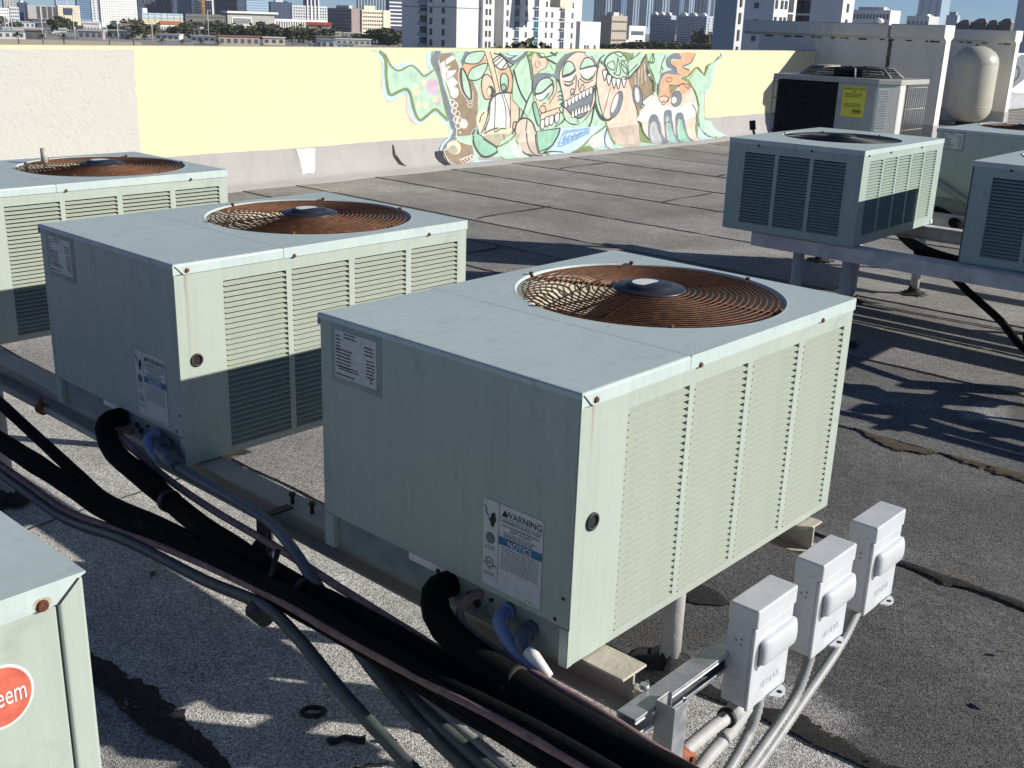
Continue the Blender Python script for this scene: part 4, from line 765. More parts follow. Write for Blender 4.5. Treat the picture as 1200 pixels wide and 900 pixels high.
('ink',0.0153,[8673,714,8692,751,8711,772,8733,785,8759,796,8792,809,8830,819,8871,825,8913,827,8959,827,9009,823,9057,814,9099,797,9132,768,9160,730,9183,687,9200,646,9210,605,9214,564,9213,523,9208,487,9200,459,9190,436,9173,413,9145,384,9103,343,9048,296,8991,251,8939,217,8897,197,8858,186,8821,182,8783,182,8743,188,8703,199,8664,215,8626,235,8586,259,8545,289,8512,319,8496,345,8505,358,8532,365,8566,377,8595,409,8616,474,8635,560,8653,648,8673,714]),
('peach',0,[8980,791,8997,810,9029,813,9066,804,9099,788,9126,763,9152,727,9175,686,9191,646,9201,606,9205,564,9205,524,9199,488,9189,456,9174,428,9155,404,9132,384,9099,366,9058,350,9021,344,9000,355,9004,390,9025,443,9047,504,9056,563,9042,625,9014,691,8988,750]),
('cream',0,[8534,343,8568,362,8627,379,8700,393,8775,401,8865,401,8972,396,9067,385,9119,367,9111,339,9060,301,8994,263,8939,235,8898,217,8859,206,8821,200,8783,200,8742,206,8700,218,8660,234,8626,252,8590,273,8555,297,8532,322]),
('khaki',0,[8509,318,8621,326,8800,328,8981,324,9095,315,9109,298,9064,273,8996,247,8939,226,8900,211,8861,198,8822,190,8783,187,8743,192,8702,203,8663,218,8626,235,8578,255,8522,280,8489,303]),
('ink',0.0068,[8673,714,8673,683,8674,639,8673,590,8666,543,8652,497,8631,448,8610,405,8596,374]),
('ink',0.0068,[8764,796,8765,764,8766,718,8766,665,8767,608,8766,542,8765,467,8764,397,8764,349]),
('ink',0.0068,[8874,819,8892,784,8917,734,8943,676,8961,619,8970,557,8972,488,8972,426,8972,383]),
('ink',0.0068,[8913,818,8932,785,8960,738,8990,684,9013,634,9030,586,9044,535,9054,490,9061,458]),
('ink',0.0068,[9040,807,9044,722,9049,598,9055,474,9059,388]),
('ink',0.017,[8496,328,8519,308,8552,280,8589,251,8627,226,8664,206,8704,189,8744,176,8784,170,8822,172,8860,182,8899,197,8939,217,8987,247,9039,286,9087,324,9120,350]),
('ink',0.0102,[8572,341,8600,350,8641,363,8685,376,8724,386,8755,391,8785,395,8809,397,8827,398]),
('ink',0.0085,[8777,348,8795,356,8822,368,8852,380,8879,387,8905,389,8932,387,8955,385,8972,383]),
('ink',0.0068,[8922,324,8922,306,8923,280,8925,254,8925,236]),
('green',0,[8373,248,8368,286,8371,323,8381,357,8394,384,8416,405,8446,422,8474,431,8493,431,8491,417,8476,393,8467,362,8484,328,8546,288,8640,241,8731,195,8784,156,8784,127,8751,104,8703,87,8658,76,8615,69,8567,66,8519,71,8479,87,8444,118,8414,160,8389,207]),
('ink',0.0153,[8373,248,8368,286,8371,323,8381,357,8394,384,8416,405,8446,422,8474,431,8493,431,8491,417,8476,393,8467,362,8484,328,8546,288,8640,241,8731,195,8784,156,8784,127,8751,104,8703,87,8658,76,8615,69,8567,66,8519,71,8479,87,8444,118,8414,160,8389,207,8373,248]),
('white',0.0085,[8348,267,8350,290,8353,324,8358,358,8370,385,8391,401,8420,411,8449,418,8468,423]),
('cream',0,[8440,535,8449,560,8466,585,8488,605,8512,617,8541,621,8574,619,8605,611,8626,596,8635,573,8635,543,8629,510,8618,477,8599,439,8571,398,8543,363,8521,344,8507,346,8498,363,8490,388,8481,414,8468,442,8453,474,8442,506]),
('white',0.0102,[8440,535,8449,560,8466,585,8488,605,8512,617,8541,621,8574,619,8605,611,8626,596,8635,573,8635,543,8629,510,8618,477,8599,439,8571,398,8543,363,8521,344,8507,346,8498,363,8490,388,8481,414,8468,442,8453,474,8442,506,8440,535]),
('ink',0.0085,[8491,482,8497,498,8506,522,8516,546,8526,566,8539,578,8553,587,8566,593,8576,598]),
('ink',0.0085,[8521,344,8537,368,8561,403,8586,442,8605,477,8618,511,8627,545,8634,575,8639,595]),
('white',0.0068,[8379,922,8393,926,8413,932,8434,937,8452,937,8465,932,8476,921,8484,911,8490,903]),
('white',0.0068,[8399,892,8409,896,8424,902,8439,907,8453,907,8465,902,8475,891,8485,881,8491,873]),
('white',0.0068,[8420,862,8426,866,8434,872,8444,877,8454,877,8464,872,8475,861,8485,851,8492,843]),
]),
('painted_tongue',[
('mint',0,[8784,156,8840,205,8936,259,9041,301,9122,314,9164,284,9187,223,9207,152,9241,93,9306,48,9390,7,9464,-28,9498,-51,9480,-58,9425,-53,9351,-43,9275,-36,9190,-36,9093,-39,8998,-36,8923,-21,8863,12,8811,59,8781,109]),
('olive',0.0204,[8810,172,8849,182,8906,196,8967,213,9018,231,9060,252,9097,275,9127,297,9149,313]),
('skin',0,[9149,313,9148,344,9150,377,9156,409,9170,436,9194,459,9227,480,9264,495,9302,501,9343,498,9388,487,9433,468,9470,441,9501,404,9528,357,9549,306,9565,256,9577,202,9584,145,9585,93,9577,54,9560,35,9534,29,9502,30,9466,34,9420,37,9367,44,9314,55,9269,73,9235,100,9207,135,9185,172,9167,205,9156,233,9150,259,9149,285]),
('ink',0.0136,[9149,313,9148,344,9150,377,9156,409,9170,436,9194,459,9227,480,9264,495,9302,501,9343,498,9388,487,9433,468,9470,441,9501,404,9528,357,9549,306,9565,256,9577,202,9584,145,9585,93,9577,54,9560,35,9534,29,9502,30,9466,34,9420,37,9367,44,9314,55,9269,73,9235,100,9207,135,9185,172,9167,205,9156,233,9150,259,9149,285,9149,313]),
('tanlow',0,[9154,309,9228,323,9339,335,9452,335,9533,315,9571,264,9583,187,9580,109,9571,55,9557,32,9533,28,9502,34,9465,39,9420,43,9367,49,9314,60,9269,77,9235,103,9207,137,9184,173,9167,205,9149,235,9131,265,9128,290]),
('ink',0.0102,[9372,472,9368,442,9361,399,9356,350,9354,303,9355,256,9360,206,9367,159,9377,121,9394,93,9415,71,9437,55,9451,44]),
('ink',0.0102,[9196,452,9179,455,9156,460,9132,461,9115,456,9106,439,9103,413,9103,387,9106,368,9113,358,9126,353,9138,350,9147,348]),
('white',0.0102,[9032,230,9034,207,9036,174,9041,137,9051,105,9070,75,9095,45,9120,19,9137,1]),
('white',0.0102,[9070,217,9073,196,9077,166,9083,133,9094,102,9112,73,9136,43,9159,17,9175,-2]),
('white',0.0102,[9108,205,9112,186,9118,158,9126,128,9137,99,9155,71,9177,41,9198,14,9213,-4]),
('white',0.0102,[9146,192,9152,175,9159,151,9169,123,9181,97,9198,69,9218,39,9238,12,9252,-7]),
('white',0.0102,[9185,179,9191,164,9201,143,9212,119,9225,94,9241,67,9260,37,9278,10,9290,-10]),
]),
('painted_profile',[
('mint',0,[9313,1316,9642,1294,9823,1110,9884,1038,9603,1023,9468,973,9447,850,9482,726,9383,516,9075,737,9084,1098]),
('olive',0.0119,[9313,1316,9642,1294,9823,1110,9884,1038,9603,1023,9468,973,9447,850,9482,726,9383,516,9075,737,9084,1098,9313,1316]),
('peach',0,[9408,1061,9403,1106,9406,1166,9414,1225,9423,1268,9436,1290,9453,1300,9472,1302,9490,1299,9506,1290,9521,1273,9539,1255,9562,1242,9595,1239,9636,1241,9674,1241,9702,1233,9716,1213,9722,1183,9720,1153,9708,1128,9683,1112,9645,1100,9605,1089,9572,1076,9548,1057,9529,1035,9512,1016,9493,1007,9470,1008,9445,1017,9422,1033]),
('olive',0.0136,[9408,1061,9403,1106,9406,1166,9414,1225,9423,1268,9436,1290,9453,1300,9472,1302,9490,1299,9506,1290,9521,1273,9539,1255,9562,1242,9595,1239,9636,1241,9674,1241,9702,1233,9716,1213,9722,1183,9720,1153,9708,1128,9683,1112,9645,1100,9605,1089,9572,1076,9548,1057,9529,1035,9512,1016,9493,1007,9470,1008,9445,1017,9422,1033,9408,1061]),
('pink',0.0102,[9474,1095,9471,1117,9467,1149,9465,1180,9468,1199,9480,1199,9498,1189,9519,1174,9539,1164,9563,1161,9590,1160,9613,1159,9623,1155,9613,1146,9591,1135,9564,1123,9542,1112,9526,1100,9511,1087,9498,1076,9490,1068]),
('slate',0,[9444,1008,9458,1028,9480,1039,9509,1046,9546,1050,9596,1054,9657,1055,9718,1053,9770,1048,9814,1039,9855,1025,9882,1012,9887,1002,9858,1000,9803,1001,9741,1002,9689,996,9649,983,9613,965,9581,944,9554,918,9533,883,9517,839,9504,800,9493,779,9482,779,9474,796,9467,821,9461,850,9453,886,9444,931,9439,975]),
('mint',0,[9503,831,9511,863,9527,896,9551,928,9579,953,9616,971,9661,985,9707,993,9745,995,9775,990,9799,978,9819,963,9833,949,9843,939,9847,929,9846,915,9837,896,9820,864,9795,824,9765,784,9732,755,9692,736,9646,723,9601,719,9565,723,9539,740,9519,768,9507,800]),
('ink',0.0102,[9503,831,9511,863,9527,896,9551,928,9579,953,9616,971,9661,985,9707,993,9745,995,9775,990,9799,978,9819,963,9833,949,9843,939,9847,929,9846,915,9837,896,9820,864,9795,824,9765,784,9732,755,9692,736,9646,723,9601,719,9565,723,9539,740,9519,768,9507,800,9503,831]),
('white',0,[9534,777,9592,807,9679,845,9766,879,9823,896,9839,888,9831,864,9810,834,9786,807,9758,783,9721,758,9683,736,9650,721,9620,716,9593,719,9569,725,9551,733,9534,740,9519,749,9515,760]),
('ink',0.0153,[9511,796,9534,796,9566,797,9604,800,9644,810,9691,832,9745,863,9795,893,9830,914]),
('ink',0.0068,[9537,724,9557,720,9585,712,9618,708,9650,712,9686,731,9725,759,9761,788,9786,807]),
('peach',0,[9537,724,9556,729,9593,707,9638,678,9681,667,9723,675,9768,693,9811,719,9847,752,9871,806,9888,877,9903,934,9919,948,9940,894,9962,793,9983,683,10002,602,10027,564,10058,547,10072,539,10051,527,9972,502,9852,472,9728,454,9637,461,9585,512,9553,593,9538,674]),
('tanpaint',0,[9632,542,10001,611,10050,542,9637,461]),
('ink',0.0085,[9632,542,10001,611,10050,542,9637,461,9632,542]),
('peach',0,[9734,596,9732,582,9724,569,9710,559,9693,553,9674,552,9655,555,9637,562,9623,573,9613,586,9609,601,9611,615,9619,628,9632,638,9649,644,9668,645,9688,642,9706,635,9720,624,9730,611]),
('ink',0.0085,[9734,596,9732,582,9724,569,9710,559,9693,553,9674,552,9655,555,9637,562,9623,573,9613,586,9609,601,9611,615,9619,628,9632,638,9649,644,9668,645,9688,642,9706,635,9720,624,9730,611,9734,596]),
('ink',0.0068,[9667,667,9678,668,9695,671,9712,673,9723,674]),
('ink',0.0068,[9846,967,9854,940,9865,902,9873,860,9870,823,9850,792,9818,762,9785,736,9763,718]),
('ink',0.0068,[9918,966,9923,941,9931,904,9935,863,9928,822,9902,780,9862,733,9822,692,9795,663]),
('white',0,[9632,452,9649,463,9674,471,9699,472,9716,467,9723,450,9724,425,9721,397,9716,376,9710,362,9700,351,9689,345,9679,341,9668,342,9656,346,9645,353,9638,365,9632,384,9627,409,9627,434]),
('ink',0.0085,[9632,452,9649,463,9674,471,9699,472,9716,467,9723,450,9724,425,9721,397,9716,376,9710,362,9700,351,9689,345,9679,341,9668,342,9656,346,9645,353,9638,365,9632,384,9627,409,9627,434,9632,452]),
('white',0,[9724,485,9741,496,9766,503,9791,505,9809,500,9816,483,9817,457,9814,430,9809,408,9802,394,9793,384,9782,377,9771,374,9760,374,9748,378,9737,385,9729,397,9723,416,9719,442,9718,466]),
('ink',0.0085,[9724,485,9741,496,9766,503,9791,505,9809,500,9816,483,9817,457,9814,430,9809,408,9802,394,9793,384,9782,377,9771,374,9760,374,9748,378,9737,385,9729,397,9723,416,9719,442,9718,466,9724,485]),
('white',0,[9809,500,9826,511,9851,518,9877,520,9894,515,9901,498,9902,472,9899,445,9895,423,9888,409,9878,398,9867,391,9856,388,9845,388,9833,392,9822,400,9814,412,9808,431,9804,456,9803,481]),
('ink',0.0085,[9809,500,9826,511,9851,518,9877,520,9894,515,9901,498,9902,472,9899,445,9895,423,9888,409,9878,398,9867,391,9856,388,9845,388,9833,392,9822,400,9814,412,9808,431,9804,456,9803,481,9809,500]),
('white',0,[9923,523,9940,534,9965,541,9991,543,10009,538,10016,521,10017,495,10014,467,10010,446,10003,432,9993,421,9982,414,9971,411,9960,411,9948,415,9937,423,9929,435,9922,454,9918,479,9917,504]),
('ink',0.0085,[9923,523,9940,534,9965,541,9991,543,10009,538,10016,521,10017,495,10014,467,10010,446,10003,432,9993,421,9982,414,9971,411,9960,411,9948,415,9937,423,9929,435,9922,454,9918,479,9917,504,9923,523]),
('green',0,[9473,637,9473,670,9486,692,9505,700,9526,689,9553,646,9588,578,9620,505,9638,452,9638,419,9625,396,9606,388,9585,400,9557,444,9522,513,9491,585]),
('ink',0.0085,[9473,637,9473,670,9486,692,9505,700,9526,689,9553,646,9588,578,9620,505,9638,452,9638,419,9625,396,9606,388,9585,400,9557,444,9522,513,9491,585,9473,637]),
('green',0,[9547,320,10035,343,9943,181,9648,50,9564,37]),
('ink',0.0085,[9547,320,10035,343,9943,181,9648,50,9564,37,9547,320]),
('ink',0.0102,[9917,984,9931,973,9950,959,9972,939,9994,911,10017,869,10042,815,10065,763,10080,728]),
('ink',0.0085,[9959,794,9966,800,9976,809,9988,816,10001,820,10016,818,10033,812,10049,806,10060,801]),
('ink',0.0085,[9963,740,9970,746,9980,754,9992,762,10005,766,10020,764,10037,758,10053,751,10064,746]),
('ink',0.0085,[9966,694,9973,700,9983,709,9995,717,10008,720,10023,718,10040,712,10057,705,10068,701]),
('ink',0.0102,[9521,294,9524,243,9528,167,9533,91,9536,39]),
]),
('painted_laughing_face',[
('slate',0,[9901,1002,9899,1027,9905,1058,9917,1092,9936,1127,9962,1163,9996,1203,10034,1240,10070,1269,10106,1287,10144,1299,10181,1306,10213,1312,10246,1317,10279,1321,10301,1320,10302,1312,10270,1296,10213,1272,10152,1245,10103,1215,10071,1182,10046,1144,10027,1107,10012,1072,10003,1040,10001,1007,9999,981,9990,965,9970,962,9942,969,9916,983]),
('olive',0.017,[9888,984,9893,1018,9900,1066,9913,1117,9933,1162,9970,1200,10018,1235,10065,1265,10098,1286]),
('skin',0,[9973,1001,9977,1051,9992,1091,10017,1126,10049,1162,10089,1200,10140,1237,10193,1271,10244,1296,10289,1309,10333,1315,10377,1315,10421,1312,10468,1307,10517,1299,10564,1286,10607,1269,10646,1247,10682,1219,10714,1189,10740,1158,10759,1129,10773,1099,10781,1066,10783,1028,10777,981,10763,928,10748,874,10739,823,10743,779,10755,738,10763,697,10755,653,10726,602,10684,546,10635,493,10585,451,10535,420,10482,397,10428,382,10377,375,10327,376,10277,386,10231,402,10192,420,10160,440,10133,464,10112,492,10095,526,10088,563,10089,606,10090,654,10082,709,10057,778,10022,857,9990,935]),
('ink',0.0085,[9973,1001,9977,1051,9992,1091,10017,1126,10049,1162,10089,1200,10140,1237,10193,1271,10244,1296,10289,1309,10333,1315,10377,1315,10421,1312,10468,1307,10517,1299,10564,1286,10607,1269,10646,1247,10682,1219,10714,1189,10740,1158,10759,1129,10773,1099,10781,1066,10783,1028,10777,981,10763,928,10748,874,10739,823,10743,779,10755,738,10763,697,10755,653,10726,602,10684,546,10635,493,10585,451,10535,420,10482,397,10428,382,10377,375,10327,376,10277,386,10231,402,10192,420,10160,440,10133,464,10112,492,10095,526,10088,563,10089,606,10090,654,10082,709,10057,778,10022,857,9990,935,9973,1001]),
('mint',0,[10094,544,10114,539,10153,518,10201,493,10248,473,10292,463,10340,455,10387,450,10432,448,10479,452,10528,463,10567,471,10584,470,10570,453,10535,425,10488,397,10437,382,10379,380,10311,388,10245,401,10192,420,10152,450,10118,489,10097,525]),
('mint',0,[10033,1063,10037,1089,10048,1117,10063,1143,10079,1164,10096,1178,10115,1189,10135,1195,10157,1197,10181,1193,10208,1185,10234,1172,10255,1156,10273,1136,10288,1112,10299,1086,10304,1061,10303,1035,10296,1009,10285,985,10270,965,10251,951,10228,940,10203,934,10177,933,10150,937,10122,946,10094,960,10073,975,10056,994,10043,1016,10035,1039]),
('ink',0.0102,[10033,1063,10037,1089,10048,1117,10063,1143,10079,1164,10096,1178,10115,1189,10135,1195,10157,1197,10181,1193,10208,1185,10234,1172,10255,1156,10273,1136,10288,1112,10299,1086,10304,1061,10303,1035,10296,1009,10285,985,10270,965,10251,951,10228,940,10203,934,10177,933,10150,937,10122,946,10094,960,10073,975,10056,994,10043,1016,10035,1039,10033,1063]),
('mint',0,[10397,1096,10403,1125,10416,1156,10434,1185,10453,1208,10473,1224,10496,1236,10522,1243,10548,1245,10577,1241,10610,1232,10641,1217,10668,1200,10689,1178,10708,1151,10721,1122,10727,1094,10726,1065,10718,1036,10704,1009,10687,988,10664,972,10635,960,10604,953,10573,951,10540,956,10505,966,10472,981,10446,998,10426,1019,10410,1043,10400,1070]),
('ink',0.0102,[10397,1096,10403,1125,10416,1156,10434,1185,10453,1208,10473,1224,10496,1236,10522,1243,10548,1245,10577,1241,10610,1232,10641,1217,10668,1200,10689,1178,10708,1151,10721,1122,10727,1094,10726,1065,10718,1036,10704,1009,10687,988,10664,972,10635,960,10604,953,10573,951,10540,956,10505,966,10472,981,10446,998,10426,1019,10410,1043,10400,1070,10397,1096]),
('white',0,[10047,991,10094,1013,10168,1041,10244,1066,10296,1079,10318,1076,10321,1062,10313,1042,10301,1024,10282,1006,10255,985,10225,966,10196,953,10169,946,10141,944,10115,945,10094,949,10071,955,10048,964,10036,976]),
('white',0,[10403,1096,10464,1109,10558,1119,10654,1124,10719,1121,10742,1107,10740,1084,10724,1059,10705,1038,10679,1023,10644,1009,10605,999,10570,994,10536,993,10502,996,10471,1003,10446,1013,10421,1031,10397,1055,10387,1078]),
('ink',0.0221,[10031,1000,10064,1006,10112,1014,10162,1024,10205,1034,10237,1048,10266,1063,10288,1078,10305,1088]),
('ink',0.0136,[10394,1093,10423,1097,10464,1104,10511,1112,10559,1119,10611,1125,10668,1131,10721,1136,10758,1140]),
('ink',0.0085,[10065,946,10089,943,10125,938,10164,934,10198,935,10228,943,10256,956,10281,970,10298,979]),
('ink',0.0136,[10082,909,10098,903,10121,894,10147,887,10172,884,10199,891,10228,903,10254,916,10273,924]),
('ink',0.0085,[10432,995,10457,985,10493,970,10534,957,10573,953,10613,963,10656,983,10695,1005,10722,1019]),
('ink',0.0085,[10389,978,10417,964,10457,945,10503,926,10546,916,10587,920,10631,932,10669,945,10696,955]),
('ink',0.0085,[10325,1015,10327,983,10329,937,10329,889,10324,850,10310,825,10291,806,10271,791,10254,778,10241,766,10229,756,10219,748,10212,743]),
('ink',0.0085,[10375,959,10378,934,10383,897,10390,859,10401,830,10418,814,10440,803,10462,799,10479,801,10491,811,10499,829,10504,849,10504,865,10496,879,10483,893,10467,902,10455,903,10447,891,10440,869,10435,845,10431,830]),
('ink',0.0085,[10303,805,10302,792,10297,781,10288,772,10277,767,10264,765,10251,767,10239,773,10229,783,10222,794,10219,807,10220,819,10226,830,10234,839,10245,844,10258,846,10271,844,10283,838,10293,829,10300,817,10303,805]),
('ink',0.0068,[10226,761,10259,763,10306,766,10358,769,10405,775,10448,783,10491,792,10528,802,10555,808]),
('slate',0,[10042,656,10049,666,10071,673,10103,680,10142,689,10190,701,10247,715,10311,730,10377,748,10453,772,10538,802,10617,828,10675,843,10704,844,10714,837,10713,820,10711,796,10709,759,10704,711,10694,661,10680,618,10661,584,10637,555,10610,530,10580,508,10547,488,10509,471,10470,458,10431,453,10392,457,10352,468,10313,483,10276,500,10242,520,10210,543,10179,567,10150,588,10117,607,10082,625,10054,642]),
('ink',0.0102,[10042,656,10049,666,10071,673,10103,680,10142,689,10190,701,10247,715,10311,730,10377,748,10453,772,10538,802,10617,828,10675,843,10704,844,10714,837,10713,820,10711,796,10709,759,10704,711,10694,661,10680,618,10661,584,10637,555,10610,530,10580,508,10547,488,10509,471,10470,458,10431,453,10392,457,10352,468,10313,483,10276,500,10242,520,10210,543,10179,567,10150,588,10117,607,10082,625,10054,642,10042,656]),
('white',0,[10099,678,10111,688,10131,697,10151,701,10165,698,10171,684,10172,662,10171,638,10168,621,10164,611,10158,606,10150,604,10143,603,10135,603,10127,604,10119,608,10112,615,10106,628,10100,646,10096,664]),
('ink',0.0068,[10099,678,10111,688,10131,697,10151,701,10165,698,10171,684,10172,662,10171,638,10168,621,10164,611,10158,606,10150,604,10143,603,10135,603,10127,604,10119,608,10112,615,10106,628,10100,646,10096,664,10099,678]),
('white',0,[10171,701,10184,711,10203,719,10224,724,10238,721,10244,707,10245,684,10244,661,10241,643,10237,634,10230,629,10223,627,10215,626,10208,625,10199,627,10191,630,10185,638,10178,651,10172,669,10168,687]),
('ink',0.0068,[10171,701,10184,711,10203,719,10224,724,10238,721,10244,707,10245,684,10244,661,10241,643,10237,634,10230,629,10223,627,10215,626,10208,625,10199,627,10191,630,10185,638,10178,651,10172,669,10168,687,10171,701]),
('white',0,[10244,723,10256,734,10276,742,10297,747,10311,744,10317,730,10318,707,10317,684,10314,666,10310,657,10303,652,10296,649,10288,648,10281,648,10272,649,10264,653,10258,660,10251,674,10244,691,10241,709]),
('ink',0.0068,[10244,723,10256,734,10276,742,10297,747,10311,744,10317,730,10318,707,10317,684,10314,666,10310,657,10303,652,10296,649,10288,648,10281,648,10272,649,10264,653,10258,660,10251,674,10244,691,10241,709,10244,723]),
('white',0,[10317,746,10329,757,10349,765,10370,770,10384,767,10391,753,10392,730,10390,707,10388,689,10383,680,10377,674,10369,672,10362,671,10354,671,10346,672,10337,676,10331,683,10324,696,10318,714,10314,732]),
('ink',0.0068,[10317,746,10329,757,10349,765,10370,770,10384,767,10391,753,10392,730,10390,707,10388,689,10383,680,10377,674,10369,672,10362,671,10354,671,10346,672,10337,676,10331,683,10324,696,10318,714,10314,732,10317,746]),
('white',0,[10390,769,10403,780,10423,789,10444,793,10458,790,10465,776,10466,754,10465,730,10462,712,10458,703,10451,697,10443,695,10436,694,10428,694,10419,695,10411,699,10405,706,10398,719,10391,737,10388,755]),
('ink',0.0068,[10390,769,10403,780,10423,789,10444,793,10458,790,10465,776,10466,754,10465,730,10462,712,10458,703,10451,697,10443,695,10436,694,10428,694,10419,695,10411,699,10405,706,10398,719,10391,737,10388,755,10390,769]),
('white',0,[10464,793,10477,803,10497,812,10518,816,10533,814,10539,800,10541,777,10539,753,10536,735,10532,726,10526,721,10518,718,10510,717,10502,717,10494,718,10486,722,10479,729,10472,743,10465,761,10462,779]),
('ink',0.0068,[10464,793,10477,803,10497,812,10518,816,10533,814,10539,800,10541,777,10539,753,10536,735,10532,726,10526,721,10518,718,10510,717,10502,717,10494,718,10486,722,10479,729,10472,743,10465,761,10462,779,10464,793]),
('white',0,[10539,816,10552,827,10572,835,10593,840,10608,837,10614,823,10616,800,10614,776,10611,759,10607,749,10601,744,10593,742,10585,741,10577,740,10569,741,10560,745,10553,753,10547,766,10540,784,10536,802]),
('ink',0.0068,[10539,816,10552,827,10572,835,10593,840,10608,837,10614,823,10616,800,10614,776,10611,759,10607,749,10601,744,10593,742,10585,741,10577,740,10569,741,10560,745,10553,753,10547,766,10540,784,10536,802,10539,816]),
('white',0,[10614,840,10627,850,10647,859,10668,864,10683,861,10689,847,10691,824,10690,800,10687,782,10683,773,10676,767,10668,765,10661,764,10653,764,10644,765,10635,769,10628,776,10622,789,10615,807,10611,826]),
('ink',0.0068,[10614,840,10627,850,10647,859,10668,864,10683,861,10689,847,10691,824,10690,800,10687,782,10683,773,10676,767,10668,765,10661,764,10653,764,10644,765,10635,769,10628,776,10622,789,10615,807,10611,826,10614,840]),
('white',0,[10266,478,10262,493,10264,515,10268,536,10272,553,10276,562,10282,568,10289,570,10295,570,10300,568,10305,563,10311,554,10315,544,10319,527,10324,506,10326,486,10323,472,10312,467,10295,466,10277,470]),
('ink',0.0068,[10266,478,10262,493,10264,515,10268,536,10272,553,10276,562,10282,568,10289,570,10295,570,10300,568,10305,563,10311,554,10315,544,10319,527,10324,506,10326,486,10323,472,10312,467,10295,466,10277,470,10266,478]),
('white',0,[10330,496,10327,512,10329,533,10332,555,10337,571,10341,580,10347,586,10354,589,10359,589,10365,586,10370,581,10376,573,10380,562,10384,545,10389,524,10391,504,10389,491,10377,485,10360,484,10342,488]),
('ink',0.0068,[10330,496,10327,512,10329,533,10332,555,10337,571,10341,580,10347,586,10354,589,10359,589,10365,586,10370,581,10376,573,10380,562,10384,545,10389,524,10391,504,10389,491,10377,485,10360,484,10342,488,10330,496]),
('white',0,[10396,515,10392,530,10394,551,10398,573,10402,589,10406,599,10412,604,10419,607,10425,607,10430,604,10436,599,10441,591,10445,580,10450,564,10455,542,10457,522,10454,509,10443,503,10425,503,10407,506]),
('ink',0.0068,[10396,515,10392,530,10394,551,10398,573,10402,589,10406,599,10412,604,10419,607,10425,607,10430,604,10436,599,10441,591,10445,580,10450,564,10455,542,10457,522,10454,509,10443,503,10425,503,10407,506,10396,515]),
('white',0,[10462,525,10459,540,10460,562,10464,584,10468,600,10473,610,10479,615,10485,618,10491,618,10497,615,10502,610,10507,602,10512,591,10516,575,10521,553,10524,533,10521,519,10509,514,10492,513,10474,517]),
('ink',0.0068,[10462,525,10459,540,10460,562,10464,584,10468,600,10473,610,10479,615,10485,618,10491,618,10497,615,10502,610,10507,602,10512,591,10516,575,10521,553,10524,533,10521,519,10509,514,10492,513,10474,517,10462,525]),
('white',0,[10529,536,10525,551,10526,573,10530,595,10535,611,10539,621,10545,626,10552,629,10558,629,10563,627,10569,621,10574,613,10579,602,10583,585,10588,564,10591,544,10588,530,10576,525,10558,524,10540,528]),
('ink',0.0068,[10529,536,10525,551,10526,573,10530,595,10535,611,10539,621,10545,626,10552,629,10558,629,10563,627,10569,621,10574,613,10579,602,10583,585,10588,564,10591,544,10588,530,10576,525,10558,524,10540,528,10529,536]),
('white',0,[10596,547,10592,562,10593,584,10597,606,10602,622,10606,632,10612,637,10619,640,10625,640,10630,638,10636,632,10641,624,10646,613,10651,597,10656,575,10658,555,10655,541,10644,535,10626,535,10608,539]),
('ink',0.0068,[10596,547,10592,562,10593,584,10597,606,10602,622,10606,632,10612,637,10619,640,10625,640,10630,638,10636,632,10641,624,10646,613,10651,597,10656,575,10658,555,10655,541,10644,535,10626,535,10608,539,10596,547]),
('ink',0.0085,[10013,647,10031,651,10056,655,10082,660,10100,663]),
('ink',0.0085,[10675,843,10689,853,10710,867,10729,879,10741,879,10739,863,10730,835,10719,806,10711,786]),
('ink',0.0068,[10401,449,10403,437,10406,420,10410,404,10412,392]),
('ink',0.0068,[10095,526,10075,536,10045,551,10017,568,10003,584,10011,599,10032,614,10056,627,10072,636]),
]),
('painted_swirl',[
('paleblue',0,[10035,343,10721,331,11038,356,11136,18,10846,-4,10613,126,10313,28,9665,12,9859,130]),
('blue',0,[10111,312,10658,324,10634,240,10302,162,10008,93,9919,108]),
('white',0.0085,[10006,122,10016,143,10031,174,10050,206,10072,230,10104,244,10142,252,10179,257,10204,261]),
('white',0.0085,[10105,150,10116,167,10132,193,10151,220,10173,240,10201,252,10234,259,10266,264,10288,268]),
('white',0.0085,[10204,178,10216,192,10233,212,10253,233,10274,250,10299,260,10328,267,10354,272,10372,275]),
('white',0.0085,[10305,207,10317,217,10336,232,10356,247,10377,260,10398,268,10421,274,10443,279,10457,282]),
('white',0.0085,[10406,236,10419,242,10439,252,10460,262,10480,270,10498,276,10516,282,10532,286,10543,290]),
('white',0.0085,[10508,265,10522,267,10543,271,10566,276,10584,280,10599,285,10612,290,10622,294,10630,297]),
('blue2',0.0102,[9944,162,9971,159,10009,153,10052,150,10093,154,10132,171,10173,197,10210,223,10236,240]),
('blue2',0.0102,[10090,192,10117,191,10157,189,10201,188,10239,193,10273,206,10307,225,10335,244,10355,257]),
('blue2',0.0102,[10237,222,10266,223,10307,225,10351,228,10388,233,10417,242,10442,254,10462,266,10477,274]),
('blue2',0.0102,[10386,252,10416,256,10458,261,10503,267,10538,273,10561,278,10578,283,10590,288,10599,291]),
('olive',0.0238,[10162,18,10204,24,10263,31,10332,43,10402,61,10471,89,10545,123,10622,161,10701,198,10790,235,10888,275,10977,311,11040,336]),
('olive',0,[10223,15,10280,31,10375,56,10477,79,10554,91,10605,83,10646,64,10665,42,10653,27,10592,21,10494,19,10390,19,10313,19,10264,16,10227,12,10210,10]),
('white',0,[10611,145,10659,176,10739,210,10825,238,10887,246,10918,228,10932,190,10936,145,10932,108,10920,79,10899,51,10872,29,10844,16,10814,12,10780,17,10746,28,10714,43,10678,63,10638,89,10610,118]),
